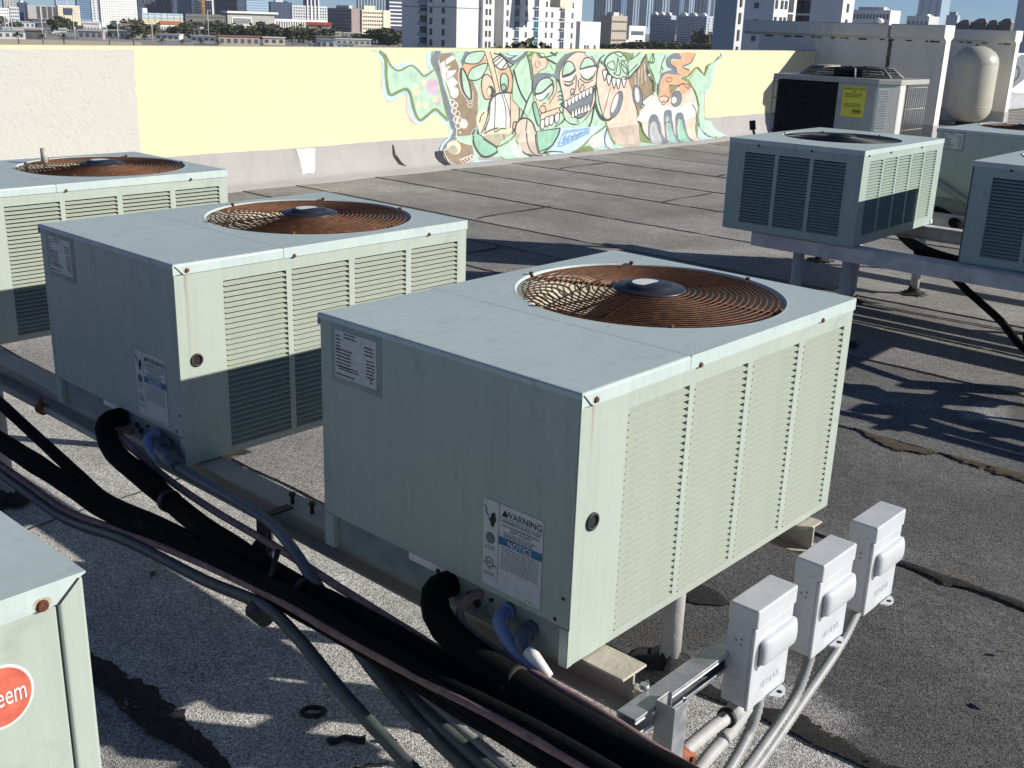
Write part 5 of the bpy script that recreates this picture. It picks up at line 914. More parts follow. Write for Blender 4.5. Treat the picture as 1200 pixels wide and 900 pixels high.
('ink',0.0085,[9648,50,9663,40,9684,25,9712,9,9752,-3,9806,-11,9872,-17,9944,-21,10016,-20,10094,-11,10180,3,10258,18,10313,28]),
('ink',0.0085,[9663,49,9687,52,9721,55,9762,58,9806,59,9857,55,9917,49,9973,42,10012,37]),
('teal',0.0085,[10676,122,10687,106,10703,84,10723,60,10746,41,10778,29,10816,20,10852,14,10877,10]),
('teal',0.0085,[10738,138,10749,118,10766,90,10787,60,10810,37,10841,24,10877,15,10911,10,10935,6]),
('teal',0.0085,[10800,154,10812,130,10830,96,10851,60,10875,33,10904,19,10939,11,10971,6,10994,3]),
('teal',0.0085,[10862,170,10875,142,10894,102,10916,60,10939,30,10968,13,11001,6,11031,2,11053,-1]),
]),
('painted_howling_figure',[
('skin',0,[10780,1065,10797,1114,10822,1135,10856,1138,10900,1130,10955,1102,11022,1054,11096,1003,11172,967,11252,964,11338,981,11424,985,11504,943,11583,826,11660,655,11728,479,11777,344,11812,268,11837,223,11832,199,11778,183,11642,175,11447,180,11253,194,11116,216,11058,249,11045,294,11047,339,11036,375,11005,395,10970,406,10934,417,10901,439,10869,468,10838,502,10810,548,10790,614,10777,717,10770,848,10771,974]),
('ink',0.0002,[10780,1065,10797,1114,10822,1135,10856,1138,10900,1130,10955,1102,11022,1054,11096,1003,11172,967,11252,964,11338,981,11424,985,11504,943,11583,826,11660,655,11728,479,11777,344,11812,268,11837,223,11832,199,11778,183,11642,175,11447,180,11253,194,11116,216,11058,249,11045,294,11047,339,11036,375,11005,395,10970,406,10934,417,10901,439,10869,468,10838,502,10810,548,10790,614,10777,717,10770,848,10771,974,10780,1065]),
('mint',0,[10766,879,10779,856,10799,794,10824,717,10850,651,10877,596,10906,542,10936,494,10964,455,10993,430,11023,415,11045,407,11049,404,11028,403,10988,407,10941,418,10901,439,10867,471,10834,512,10805,561,10783,615,10770,686,10762,772,10761,845]),
('ink',0.0102,[10766,879,10779,856,10799,794,10824,717,10850,651,10877,596,10906,542,10936,494,10964,455,10993,430,11023,415,11045,407,11049,404,11028,403,10988,407,10941,418,10901,439,10867,471,10834,512,10805,561,10783,615,10770,686,10762,772,10761,845,10766,879]),
('tanlow',0,[11083,296,11772,320,11814,80,11743,33,11401,27,11161,96]),
('ink',0.0204,[10772,634,10786,608,10806,572,10832,532,10864,498,10904,468,10953,439,11004,416,11049,404,11088,405,11124,418,11158,436,11191,457,11225,481,11260,511,11291,540,11312,559]),
('ink',0.0068,[11086,854,11072,812,11053,751,11031,685,11012,627,10993,576,10975,527,10959,485,10947,456]),
('ink',0.0085,[10804,1139,10796,1130,10784,1118,10772,1098,10764,1065,10763,1011,10765,940,10769,870,10771,822]),
('slate',0,[11357,590,11326,536,11288,489,11245,455,11203,437,11166,436,11136,452,11118,484,11112,529,11119,581,11139,637,11169,691,11207,737,11249,771,11291,790,11329,792,11358,776,11377,744,11384,700,11376,647]),
('ink',0.0068,[11357,590,11326,536,11288,489,11245,455,11203,437,11166,436,11136,452,11118,484,11112,529,11119,581,11139,637,11169,691,11207,737,11249,771,11291,790,11329,792,11358,776,11377,744,11384,700,11376,647,11357,590]),
('white',0,[11257,619,11237,581,11213,547,11189,521,11167,506,11148,504,11135,513,11129,534,11131,565,11140,602,11155,642,11176,680,11199,714,11223,740,11245,755,11264,757,11277,748,11283,727,11282,696,11273,659]),
('olive',0.0238,[11036,375,11044,347,11056,305,11072,259,11090,217,11115,177,11146,136,11176,99,11196,74]),
('mint',0,[10925,1195,10941,1221,10968,1247,11002,1270,11043,1288,11092,1303,11151,1315,11211,1320,11266,1315,11317,1296,11367,1267,11411,1231,11444,1193,11464,1151,11474,1104,11474,1058,11462,1021,11437,992,11399,970,11354,954,11305,946,11249,947,11185,956,11123,970,11073,987,11036,1007,11008,1030,10986,1056,10968,1082,10949,1110,10932,1139,10923,1168]),
('ink',0.0119,[10925,1195,10941,1221,10968,1247,11002,1270,11043,1288,11092,1303,11151,1315,11211,1320,11266,1315,11317,1296,11367,1267,11411,1231,11444,1193,11464,1151,11474,1104,11474,1058,11462,1021,11437,992,11399,970,11354,954,11305,946,11249,947,11185,956,11123,970,11073,987,11036,1007,11008,1030,10986,1056,10968,1082,10949,1110,10932,1139,10923,1168,10925,1195]),
('ink',0.0153,[10929,1157,10952,1128,10985,1086,11026,1041,11071,1006,11124,983,11184,965,11247,953,11305,946,11355,943,11402,945,11449,954,11501,972,11566,1007,11639,1054,11707,1102,11754,1134]),
('ink',0.0085,[10976,1157,11004,1167,11043,1183,11085,1195,11117,1194,11138,1173,11155,1139,11164,1103,11160,1081,11138,1076,11101,1080,11061,1090,11030,1101,11010,1114,10995,1130,10984,1146,10976,1157]),
('ink',0.0085,[11208,1251,11207,1213,11205,1158,11202,1102,11195,1062,11178,1043,11155,1038,11136,1037,11133,1034,11155,1024,11194,1014,11235,1005,11266,1004,11282,1009,11292,1020,11295,1036,11293,1061,11281,1100,11261,1150,11240,1198,11226,1232]),
('ink',0.0085,[11310,1213,11335,1196,11373,1171,11410,1143,11435,1117,11446,1089,11447,1058,11441,1033,11429,1021,11407,1027,11377,1047,11345,1073,11322,1099,11308,1127,11301,1160,11296,1191,11293,1213]),
('ink',0.0085,[11281,1175,11316,1155,11368,1127,11420,1098,11456,1078]),
('ink',0.0085,[11138,1297,11164,1287,11201,1272,11240,1257,11273,1250,11298,1255,11320,1266,11338,1280,11351,1288]),
('white',0,[10886,1074,10905,1081,10936,1083,10968,1079,10988,1069,10992,1051,10987,1026,10978,1000,10971,979,10966,963,10962,950,10956,941,10950,938,10941,941,10932,950,10923,964,10914,980,10903,1002,10891,1030,10884,1056]),
('ink',0.0102,[10886,1074,10905,1081,10936,1083,10968,1079,10988,1069,10992,1051,10987,1026,10978,1000,10971,979,10966,963,10962,950,10956,941,10950,938,10941,941,10932,950,10923,964,10914,980,10903,1002,10891,1030,10884,1056,10886,1074]),
('white',0,[10988,1007,11007,1015,11038,1016,11070,1012,11091,1002,11095,984,11090,959,11081,933,11074,911,11069,895,11064,882,11059,873,11052,870,11044,873,11034,883,11025,896,11016,912,11005,935,10993,963,10985,989]),
('ink',0.0102,[10988,1007,11007,1015,11038,1016,11070,1012,11091,1002,11095,984,11090,959,11081,933,11074,911,11069,895,11064,882,11059,873,11052,870,11044,873,11034,883,11025,896,11016,912,11005,935,10993,963,10985,989,10988,1007]),
('white',0,[11104,968,11123,976,11155,977,11187,972,11208,963,11213,945,11208,919,11199,893,11191,871,11187,855,11182,842,11176,833,11170,829,11161,833,11152,842,11142,856,11133,872,11122,895,11109,923,11101,950]),
('ink',0.0102,[11104,968,11123,976,11155,977,11187,972,11208,963,11213,945,11208,919,11199,893,11191,871,11187,855,11182,842,11176,833,11170,829,11161,833,11152,842,11142,856,11133,872,11122,895,11109,923,11101,950,11104,968]),
('white',0,[11202,957,11222,965,11254,966,11287,961,11308,952,11312,934,11307,908,11298,881,11291,860,11286,844,11281,830,11276,821,11269,818,11260,821,11251,831,11241,844,11232,861,11221,884,11208,912,11200,939]),
('ink',0.0102,[11202,957,11222,965,11254,966,11287,961,11308,952,11312,934,11307,908,11298,881,11291,860,11286,844,11281,830,11276,821,11269,818,11260,821,11251,831,11241,844,11232,861,11221,884,11208,912,11200,939,11202,957]),
('white',0,[11331,974,11351,982,11384,983,11417,979,11438,969,11443,951,11438,925,11429,898,11421,877,11417,861,11412,847,11406,838,11399,835,11391,838,11381,847,11371,861,11362,878,11350,901,11338,929,11329,956]),
('ink',0.0102,[11331,974,11351,982,11384,983,11417,979,11438,969,11443,951,11438,925,11429,898,11421,877,11417,861,11412,847,11406,838,11399,835,11391,838,11381,847,11371,861,11362,878,11350,901,11338,929,11329,956,11331,974]),
('olive',0,[11448,1155,11454,1181,11478,1224,11507,1268,11532,1298,11552,1311,11572,1314,11589,1309,11599,1298,11602,1278,11601,1248,11593,1217,11577,1193,11547,1174,11506,1158,11468,1150]),
('mint',0,[11530,1315,11732,1316,11751,1154,11500,982,11464,1155]),
]),
('painted_tall_hair',[
('brown',0,[11487,943,11653,1025,11833,1259,11886,1192,11921,1022,12060,883,12110,727,11884,577,11731,599,11628,721]),
('white',0.0089,[11733,838,11733,867,11732,909,11731,954,11731,990,11731,1018,11733,1042,11734,1061,11736,1075]),
('white',0.0089,[11817,887,11812,932,11804,998,11796,1063,11791,1108]),
('white',0.0089,[11903,920,11891,969,11874,1040,11857,1110,11845,1158]),
('white',0.0089,[11670,873,11665,894,11657,924,11649,954,11644,975]),
('slate',0,[11845,716,11857,667,11857,622,11845,585,11822,561,11790,552,11752,558,11713,579,11676,612,11645,656,11622,704,11611,752,11611,797,11623,832,11646,856,11677,866,11714,861,11753,840,11790,807,11822,765]),
('ink',0.0074,[11845,716,11857,667,11857,622,11845,585,11822,561,11790,552,11752,558,11713,579,11676,612,11645,656,11622,704,11611,752,11611,797,11623,832,11646,856,11677,866,11714,861,11753,840,11790,807,11822,765,11845,716]),
('white',0,[11776,729,11782,697,11782,668,11776,645,11765,630,11750,624,11732,629,11713,643,11695,666,11680,694,11669,726,11663,758,11663,786,11669,809,11680,824,11695,830,11713,825,11731,811,11749,789,11764,760]),
('white',0,[11863,629,11886,649,11930,673,11979,695,12020,711,12050,723,12078,731,12099,733,12110,727,12109,708,12098,679,12081,648,12061,623,12036,605,12005,589,11973,578,11945,575,11916,580,11887,594,11866,611]),
('ink',0.0074,[11863,629,11886,649,11930,673,11979,695,12020,711,12050,723,12078,731,12099,733,12110,727,12109,708,12098,679,12081,648,12061,623,12036,605,12005,589,11973,578,11945,575,11916,580,11887,594,11866,611,11863,629]),
('ink',0.0103,[11634,670,11651,651,11676,623,11705,594,11734,573,11763,561,11792,555,11824,553,11857,552,11894,550,11934,548,11973,552,12007,564,12036,591,12062,629,12084,666,12099,692]),
('ink',0.0074,[11877,1259,11889,1215,11906,1150,11927,1080,11951,1022,11984,981,12024,947,12062,916,12090,883,12104,841,12109,796,12109,755,12110,727]),
('white',0,[12015,1001,12014,993,12011,987,12004,981,11996,978,11987,977,11978,978,11969,982,11961,987,11956,994,11954,1001,11954,1009,11958,1015,11964,1021,11972,1024,11981,1025,11991,1024,12000,1020,12007,1015,12012,1008]),
('ink',0.0059,[12015,1001,12014,993,12011,987,12004,981,11996,978,11987,977,11978,978,11969,982,11961,987,11956,994,11954,1001,11954,1009,11958,1015,11964,1021,11972,1024,11981,1025,11991,1024,12000,1020,12007,1015,12012,1008,12015,1001]),
('olive',0.0295,[11873,1293,11883,1260,11896,1212,11915,1158,11941,1107,11980,1059,12031,1010,12080,962,12117,917,12136,872,12145,827,12149,788,12152,760]),
('ink',0.0103,[11371,945,11401,952,11443,961,11492,974,11539,993,11587,1020,11638,1054,11687,1090,11730,1125,11767,1162,11801,1201,11828,1235,11848,1259]),
('brown',0,[11701,599,11723,598,11761,586,11800,566,11827,544,11837,518,11836,486,11831,453,11827,423,11824,389,11821,352,11816,325,11808,319,11798,345,11786,394,11772,449,11758,494,11740,529,11719,561,11703,586]),
('olive',0,[11793,320,11830,266,11936,137,12103,31,11791,75]),
('ink',0.0103,[11804,354,11819,321,11840,273,11867,221,11901,174,11949,134,12007,94,12064,60,12102,36]),
]),
('painted_orange_creature',[
('skin',0,[11803,493,12112,709,12270,688,12214,881,12323,1001,12843,941,13131,793,13304,551,13336,346,13286,-6,12071,38,11862,247]),
('white',0,[11864,491,11916,543,11989,606,12070,661,12145,691,12212,683,12277,650,12342,609,12410,578,12478,560,12546,545,12620,536,12705,533,12814,547,12940,573,13063,594,13161,592,13265,551,13374,484,13420,414,13333,365,13027,343,12577,335,12139,340,11850,352,11749,375,11753,408,11809,448]),
('orange',0,[12254,688,12233,727,12217,773,12211,820,12216,863,12233,905,12261,948,12300,984,12353,1009,12426,1020,12515,1021,12612,1012,12705,996,12801,967,12901,926,12991,883,13056,848,13087,827,13094,812,13085,800,13065,785,13031,762,12981,736,12926,714,12877,708,12838,729,12803,768,12768,804,12730,819,12688,800,12643,762,12598,718,12556,680,12517,649,12481,619,12446,595,12409,587,12368,597,12325,621,12285,653]),
('slate',0,[12214,759,12210,795,12209,842,12213,892,12223,933,12237,963,12257,987,12283,1008,12320,1027,12379,1042,12456,1055,12527,1065,12566,1077,12557,1087,12516,1096,12467,1106,12433,1121,12414,1144,12401,1172,12397,1200,12403,1225,12424,1246,12457,1265,12497,1282,12536,1294,12575,1303,12618,1308,12660,1308,12694,1303,12726,1288,12756,1265,12774,1241,12770,1225,12731,1221,12665,1224,12596,1228,12545,1225,12515,1212,12494,1195,12485,1175,12491,1156,12521,1138,12569,1121,12622,1103,12661,1085,12689,1062,12714,1037,12723,1015,12705,1000,12645,998,12553,1006,12458,1013,12385,1009,12340,991,12310,964,12290,932,12274,897,12266,853,12266,801,12268,753,12265,723,12254,714,12239,719,12224,735]),
('orange',0,[12507,1155,12500,1168,12505,1179,12521,1190,12549,1199,12597,1205,12664,1209,12729,1215,12770,1225,12768,1242,12738,1266,12713,1288,12726,1303,12805,1312,12926,1318,13046,1316,13120,1304,13131,1274,13102,1231,13055,1187,13010,1153,12958,1135,12894,1126,12841,1120,12819,1110,12849,1095,12914,1079,12983,1062,13026,1046,13034,1030,13025,1013,13001,999,12968,990,12919,985,12853,985,12788,989,12737,999,12709,1018,12694,1043,12681,1070,12659,1093,12622,1112,12575,1128,12533,1142]),
('ink',0.0089,[13137,1304,13123,1278,13103,1241,13076,1202,13041,1171,12984,1150,12910,1135,12847,1123,12819,1110,12845,1095,12907,1079,12977,1065,13025,1055]),
('grey',0.0118,[12349,1277,12332,1254,12306,1222,12282,1187,12271,1156,12281,1130,12303,1106,12328,1085,12345,1070]),
('peach',0,[12259,653,12261,665,12279,678,12305,688,12332,695,12361,698,12395,699,12429,697,12459,692,12485,681,12511,667,12528,651,12530,637,12510,623,12474,609,12431,599,12392,596,12353,604,12312,620,12277,638]),
('ink',0.0074,[12259,653,12261,665,12279,678,12305,688,12332,695,12361,698,12395,699,12429,697,12459,692,12485,681,12511,667,12528,651,12530,637,12510,623,12474,609,12431,599,12392,596,12353,604,12312,620,12277,638,12259,653]),
('orange',0,[12437,595,12435,586,12430,578,12421,572,12409,569,12396,568,12382,570,12369,574,12358,581,12351,589,12348,598,12349,606,12354,614,12363,620,12375,624,12388,625,12402,623,12415,618,12426,612,12433,604]),
('ink',0.0059,[12437,595,12435,586,12430,578,12421,572,12409,569,12396,568,12382,570,12369,574,12358,581,12351,589,12348,598,12349,606,12354,614,12363,620,12375,624,12388,625,12402,623,12415,618,12426,612,12433,604,12437,595]),
('olive',0,[12516,854,12727,845,12543,725]),
('ink',0.0089,[12516,854,12727,845,12543,725,12516,854]),
('slate',0,[12859,630,12843,595,12816,566,12779,545,12737,534,12693,534,12652,546,12619,568,12595,598,12584,632,12586,668,12602,703,12629,732,12665,753,12707,764,12750,764,12791,753,12825,731,12849,701,12861,667]),
('ink',0.0059,[12859,630,12843,595,12816,566,12779,545,12737,534,12693,534,12652,546,12619,568,12595,598,12584,632,12586,668,12602,703,12629,732,12665,753,12707,764,12750,764,12791,753,12825,731,12849,701,12861,667,12859,630]),
('white',0,[12743,622,12735,605,12720,591,12700,581,12676,577,12652,577,12628,584,12609,595,12595,609,12588,626,12588,644,12596,660,12611,674,12631,684,12655,689,12679,688,12703,682,12722,671,12737,657,12744,640]),
('ink',0.0059,[12743,622,12735,605,12720,591,12700,581,12676,577,12652,577,12628,584,12609,595,12595,609,12588,626,12588,644,12596,660,12611,674,12631,684,12655,689,12679,688,12703,682,12722,671,12737,657,12744,640,12743,622]),
('cream',0,[12690,623,12689,616,12685,609,12678,603,12668,600,12657,599,12646,601,12636,605,12627,610,12621,618,12618,625,12619,633,12623,640,12630,645,12639,648,12650,649,12662,648,12672,644,12681,638,12687,631]),
('ink',0.0074,[12469,612,12494,633,12528,664,12569,699,12613,732,12661,768,12716,808,12771,843,12822,861,12871,857,12919,835,12962,810,12997,796,13026,797,13049,806,13062,819,13058,830,13031,842,12986,854,12934,865,12887,869,12842,865,12796,855,12756,844,12728,836]),
('slate',0,[12037,61,12006,103,12004,161,12017,222,12027,274,12033,317,12043,355,12056,388,12072,413,12091,430,12113,440,12137,444,12161,445,12185,444,12210,439,12235,430,12258,415,12280,392,12301,363,12320,330,12336,296,12347,261,12353,224,12360,186,12371,151,12399,116,12439,80,12465,49,12451,30,12371,23,12248,25,12123,37]),
('grey',0,[12075,59,12055,102,12052,163,12059,225,12067,272,12077,301,12092,320,12109,332,12127,341,12146,347,12167,350,12187,347,12205,337,12220,319,12232,294,12244,263,12257,228,12278,184,12306,130,12324,80,12318,46,12272,31,12200,28,12126,37]),
('white',0.0089,[12102,93,12097,125,12090,170,12086,217,12088,254,12102,279,12123,298,12145,311,12160,321]),
('slate',0,[12449,39,12424,80,12424,136,12433,198,12437,256,12431,312,12425,371,12421,423,12426,462,12441,484,12464,493,12491,495,12517,495,12543,495,12570,493,12596,484,12618,464,12632,429,12642,381,12650,329,12659,282,12667,243,12675,205,12683,170,12695,135,12722,99,12760,63,12786,32,12778,12,12717,4,12618,4,12518,15]),
('teal',0,[12488,37,12472,79,12471,138,12476,201,12479,254,12477,297,12475,335,12476,367,12483,389,12498,401,12520,406,12543,401,12564,385,12581,354,12596,310,12611,260,12626,211,12648,161,12675,107,12693,59,12691,26,12654,10,12594,6,12531,15]),
('white',0.0089,[12516,72,12512,102,12507,145,12502,193,12500,235,12503,274,12508,312,12514,346,12518,369]),
('slate',0,[12744,23,12715,66,12713,124,12723,187,12730,243,12728,293,12727,341,12730,383,12738,415,12755,434,12779,444,12806,447,12832,448,12858,447,12886,443,12913,434,12936,417,12953,388,12967,350,12979,308,12991,268,13001,230,13008,192,13017,154,13029,119,13058,82,13098,45,13125,13,13115,-7,13045,-15,12934,-13,12821,-1]),
('green',0,[12783,21,12765,64,12762,126,12768,190,12772,241,12775,277,12779,304,12787,325,12798,340,12815,350,12837,353,12860,350,12881,337,12897,313,12912,278,12926,238,12941,197,12964,149,12993,93,13012,43,13008,9,12967,-7,12900,-11,12831,-2]),
('white',0.0089,[12812,56,12807,88,12801,133,12796,181,12795,222,12802,253,12813,281,12825,304,12834,320]),
('olive',0.0354,[12809,951,12853,941,12917,927,12988,908,13050,885,13103,854,13154,818,13201,778,13241,736,13276,692,13306,645,13329,597,13345,550,13351,503,13349,457,13342,411,13333,365,13319,319,13301,273,13284,228,13275,181,13277,130,13286,76,13297,27,13304,-7]),
('olive',0.0236,[12809,951,12844,953,12893,955,12949,961,13003,975,13056,1004,13110,1045,13164,1082,13219,1098,13278,1081,13341,1041,13398,1001,13442,984,13463,1001,13468,1039,13471,1082,13490,1115,13531,1133,13585,1144,13642,1154,13690,1168,13730,1191,13766,1217,13795,1242,13816,1260]),
('mint',0,[13011,921,13223,1071,13446,960,13525,1115,13855,1241,13699,1114,13660,930,13587,728,13485,712,13507,358,13693,295,13824,156,14097,47,13737,26,13552,74,13394,195,13367,364,13373,549,13241,736]),
('paleblue',0.0207,[13843,1306,13857,1296,13879,1282,13894,1264,13890,1241,13856,1217,13800,1189,13742,1156,13699,1114,13679,1055,13671,985,13666,914,13654,856,13632,815,13605,783,13577,758,13551,738,13526,733,13501,739,13480,738,13468,712,13466,645,13471,549,13484,451,13504,377,13535,341,13575,325,13618,316,13658,296,13688,261,13715,219,13746,176,13791,138,13862,107,13952,78,14038,54,14098,37]),
('olive',0.0089,[13482,731,13488,673,13496,588,13504,500,13513,433,13518,394,13522,370,13529,353,13545,338,13578,323,13621,311,13664,301,13693,295]),
('paleblue',0,[13327,179,13330,203,13332,217,13339,222,13356,215,13385,191,13424,152,13469,109,13517,76,13583,55,13664,39,13727,27,13739,17,13669,3,13542,-11,13410,-18,13321,-8,13293,27,13297,82,13314,138]),
('olive',0.0148,[13347,271,13359,251,13374,221,13398,187,13435,155,13492,123,13565,89,13640,58,13700,38,13740,32,13769,37,13790,46,13805,52]),
('mint',0,[12069,1293,12136,1310,12220,1316,12298,1312,12346,1302,12349,1285,12324,1259,12290,1227,12267,1191,12262,1148,12264,1098,12265,1047,12261,1001,12247,956,12230,911,12208,876,12185,864,12160,884,12133,927,12104,978,12073,1021,12035,1049,11991,1072,11954,1095,11939,1124,11950,1165,11979,1214,12021,1261]),
('olive',0.0207,[12053,1302,12049,1284,12042,1258,12037,1230,12034,1209,12040,1193,12051,1181,12059,1172,12055,1166,12031,1165,11995,1168,11958,1172,11933,1175]),
]),
('painted_linework',[
('ink',0.0085,[9084,1098,9105,1053,9134,987,9168,916,9202,855,9240,805,9281,760,9320,721,9346,694]),
('ink',0.0085,[9313,1316,9336,1281,9371,1231,9407,1172,9432,1112,9444,1045,9447,969,9447,899,9447,850]),
('ink',0.0085,[8816,1301,8848,1286,8896,1264,8949,1244,8999,1234,9049,1241,9101,1259,9148,1280,9180,1294]),
('ink',0.0085,[9030,1132,9087,1169,9170,1224,9255,1278,9313,1316]),
('ink',0.0085,[9248,486,9271,532,9304,598,9339,670,9372,729,9401,774,9430,813,9456,845,9474,867]),
('ink',0.0085,[9576,73,9623,81,9692,93,9766,110,9830,132,9882,164,9929,205,9968,244,9996,271]),
('ink',0.0085,[9241,93,9262,77,9291,53,9331,29,9383,12,9461,5,9560,5,9656,7,9722,8]),
('ink',0.0085,[10773,1140,10782,1157,10794,1183,10810,1210,10827,1232,10849,1248,10875,1261,10900,1271,10917,1278]),
('ink',0.0085,[9897,1268,9873,1277,9839,1290,9804,1302,9781,1310]),
('ink',0.0085,[9531,1303,9544,1292,9562,1276,9586,1260,9617,1251,9660,1250,9713,1254,9766,1261,9812,1268,9848,1278,9880,1291,9905,1303,9923,1311]),
('ink',0.0085,[9702,1233,9742,1219,9802,1198,9863,1177,9905,1162]),
('ink',0.0085,[11444,1193,11473,1203,11516,1218,11563,1234,11605,1250,11642,1268,11678,1287,11710,1304,11732,1316]),
('ink',0.0085,[11494,1040,11532,1063,11588,1097,11645,1131,11683,1154]),
('ink',0.0085,[9930,366,9958,375,9998,388,10041,402,10074,416,10095,430,10110,445,10121,459,10129,469]),
('ink',0.0085,[10755,653,10747,610,10737,546,10725,480,10712,427,10698,392,10682,366,10668,348,10658,334]),
('ink',0.0085,[11043,297,11026,265,11000,219,10976,169,10963,126,10966,90,10979,55,10995,26,11006,6]),
('ink',0.0085,[10035,343,10016,314,9991,271,9957,225,9914,183,9851,144,9773,106,9699,73,9648,50]),
('ink',0.0074,[11334,1292,11356,1277,11388,1255,11423,1235,11456,1226,11486,1235,11517,1255,11545,1277,11564,1293]),
('ink',0.0074,[11430,1193,11452,1202,11484,1214,11516,1229,11540,1243,11553,1258,11559,1275,11561,1290,11563,1301]),
('ink',0.0074,[12038,1302,12051,1276,12071,1238,12086,1200,12084,1174,12053,1171,12003,1181,11955,1190,11932,1183,11946,1151,11985,1103,12028,1054,12058,1021]),
('ink',0.0074,[12258,1019,12259,1040,12260,1070,12264,1105,12274,1139,12293,1176,12320,1215,12347,1252,12365,1277]),
('ink',0.0074,[11850,352,11856,326,11865,289,11878,248,11897,210,11928,173,11969,136,12008,102,12035,79]),
('ink',0.0074,[13167,555,13191,535,13226,507,13262,475,13287,441,13296,403,13297,359,13294,320,13292,292]),
('olive',0.0221,[9313,1316,9327,1290,9347,1252,9369,1209,9388,1165,9404,1115,9419,1060,9431,1009,9440,973]),
('olive',0.0256,[9369,1268,9385,1277,9409,1289,9432,1301,9448,1310]),
('slate',0.0238,[10744,1121,10760,1137,10783,1160,10808,1183,10831,1195,10850,1193,10869,1181,10885,1167,10897,1158]),
('olive',0.0207,[11344,1194,11371,1198,11409,1205,11450,1214,11484,1226,11510,1244,11532,1266,11550,1286,11563,1301]),
('slate',0,[8816,1301,8839,1295,8890,1275,8950,1251,8999,1234,9029,1224,9051,1216,9073,1213,9105,1217,9155,1236,9218,1267,9276,1295,9313,1309,9322,1302,9313,1282,9291,1256,9263,1234,9225,1214,9175,1193,9124,1176,9081,1166,9050,1166,9026,1173,9003,1185,8975,1200,8930,1225,8877,1257,8832,1286]),
('olive',0,[11266,1315,11287,1319,11333,1317,11387,1313,11431,1307,11466,1302,11499,1294,11524,1284,11535,1270,11525,1246,11500,1215,11469,1187,11446,1174,11434,1181,11428,1202,11420,1228,11404,1250,11369,1269,11322,1288,11282,1304]),
('paleblue',0,[10667,1287,10663,1279,10650,1272,10631,1267,10605,1263,10577,1262,10549,1263,10523,1266,10502,1272,10489,1279,10484,1287,10487,1295,10500,1302,10519,1308,10544,1311,10573,1313,10601,1312,10627,1308,10648,1302,10662,1295]),
('paleblue',0,[9193,1294,9188,1286,9171,1279,9145,1274,9112,1271,9076,1270,9039,1271,9007,1274,8980,1279,8963,1286,8957,1293,8963,1300,8979,1307,9005,1312,9037,1316,9074,1317,9110,1316,9143,1313,9170,1307,9187,1301]),
('pink',0.0102,[9589,1164,9587,1152,9581,1141,9570,1133,9557,1127,9541,1126,9526,1128,9512,1133,9500,1142,9493,1152,9489,1164,9491,1176,9498,1187,9508,1195,9522,1200,9537,1202,9552,1200,9566,1195,9578,1186,9586,1176,9589,1164]),
('ink',0.0059,[12573,927,12571,918,12560,909,12542,902,12520,898,12495,897,12469,899,12445,904,12426,911,12413,920,12408,930,12410,940,12421,948,12438,955,12461,959,12486,960,12512,958,12535,954,12555,946,12568,937,12573,927]),
]),
('painted_skirt',[
('paleblue',0.0148,[11647,21,11723,20,11832,18,11956,16,12074,15,12184,14,12295,14,12407,14,12517,13,12625,12,12731,9,12838,6,12946,3,13056,-2,13169,-7,13281,-11,13391,-12,13508,-8,13628,-1,13736,8,13811,13]),
('paleblue',0.0204,[9666,-6,9755,-9,9885,-13,10030,-17,10165,-20,10282,-19,10394,-17,10507,-15,10625,-14,10750,-15,10881,-16,11012,-18,11139,-18,11270,-14,11405,-9,11524,-3,11608,0]),
('paleblue',0.0238,[8085,-7,8130,0,8196,11,8273,21,8355,26,8443,24,8540,17,8640,9,8738,0,8833,-8,8928,-17,9021,-26,9111,-34,9198,-40,9282,-45,9364,-48,9442,-47,9522,-40,9603,-29,9674,-18,9724,-10]),
('paleblue',0.017,[7940,-14,7975,-18,8024,-24,8081,-29,8134,-31,8184,-28,8235,-22,8285,-14,8331,-7,8375,0,8418,7,8455,13,8481,17]),
]),
]
# ------------------------------------------------------------------ the roof
roof = abox('roof', (-14, 46, -14, 8.70, -14, -.012), M['street']); roof['kind'] = 'structure'
XS = [-5.62, -4.54, -3.46, -2.38, -1.30, -.22, .868, 1.953, 3.04, 4.13, 4.83, 5.50, 6.57, 7.73, 8.80, 9.92, 11.0, 12.1, 13.2, 14.3, 15.4, 16.5, 17.6, 18.7, 19.8, 20.9, 22.0, 23.1, 24.2, 25.3, 26.4, 28, 30, 34, 40]
TONE = {-5.62: .12, -4.54: .13, -3.46: .12, -2.38: .12, -1.30: .46, -.22: .66, .868: .135, 1.953: .185, 3.04: .20, 4.13: .33, 4.83: .33, 5.50: .41, 6.57: .40, 7.73: .42, 8.80: .41}  # unseen sheets furthest left darkened to cut light bounced onto the cabinets
LAPS = {-.22: [2.33, -2.0], .868: [1.62, 5.0], 1.953: [-1.4, 3.9], 3.04: [2.6, 6.4], 4.13: [1.5, 4.6], 4.83: [3.2], 5.50: [5.64, 1.1], 6.57: [3.0], 7.73: [5.17], 8.80: [7.47, 2.9], 9.92: [5.9]}
mats = {}
def rmat(t):
    k = round(t, 3)
    if k not in mats: mats[k] = roofing('granule_roofing_%d' % int(k*1000), k, (1.0, .965, .915) if k > .30 else (1.0, .985, .965), 1.0, .34)
    return mats[k]
def wob(s, y, a=.007): return a*(math.sin(y*2.1+s)+.6*math.sin(y*5.3+s*2.7)+.4*math.sin(y*13+s*1.3))
rn = random.Random(5)
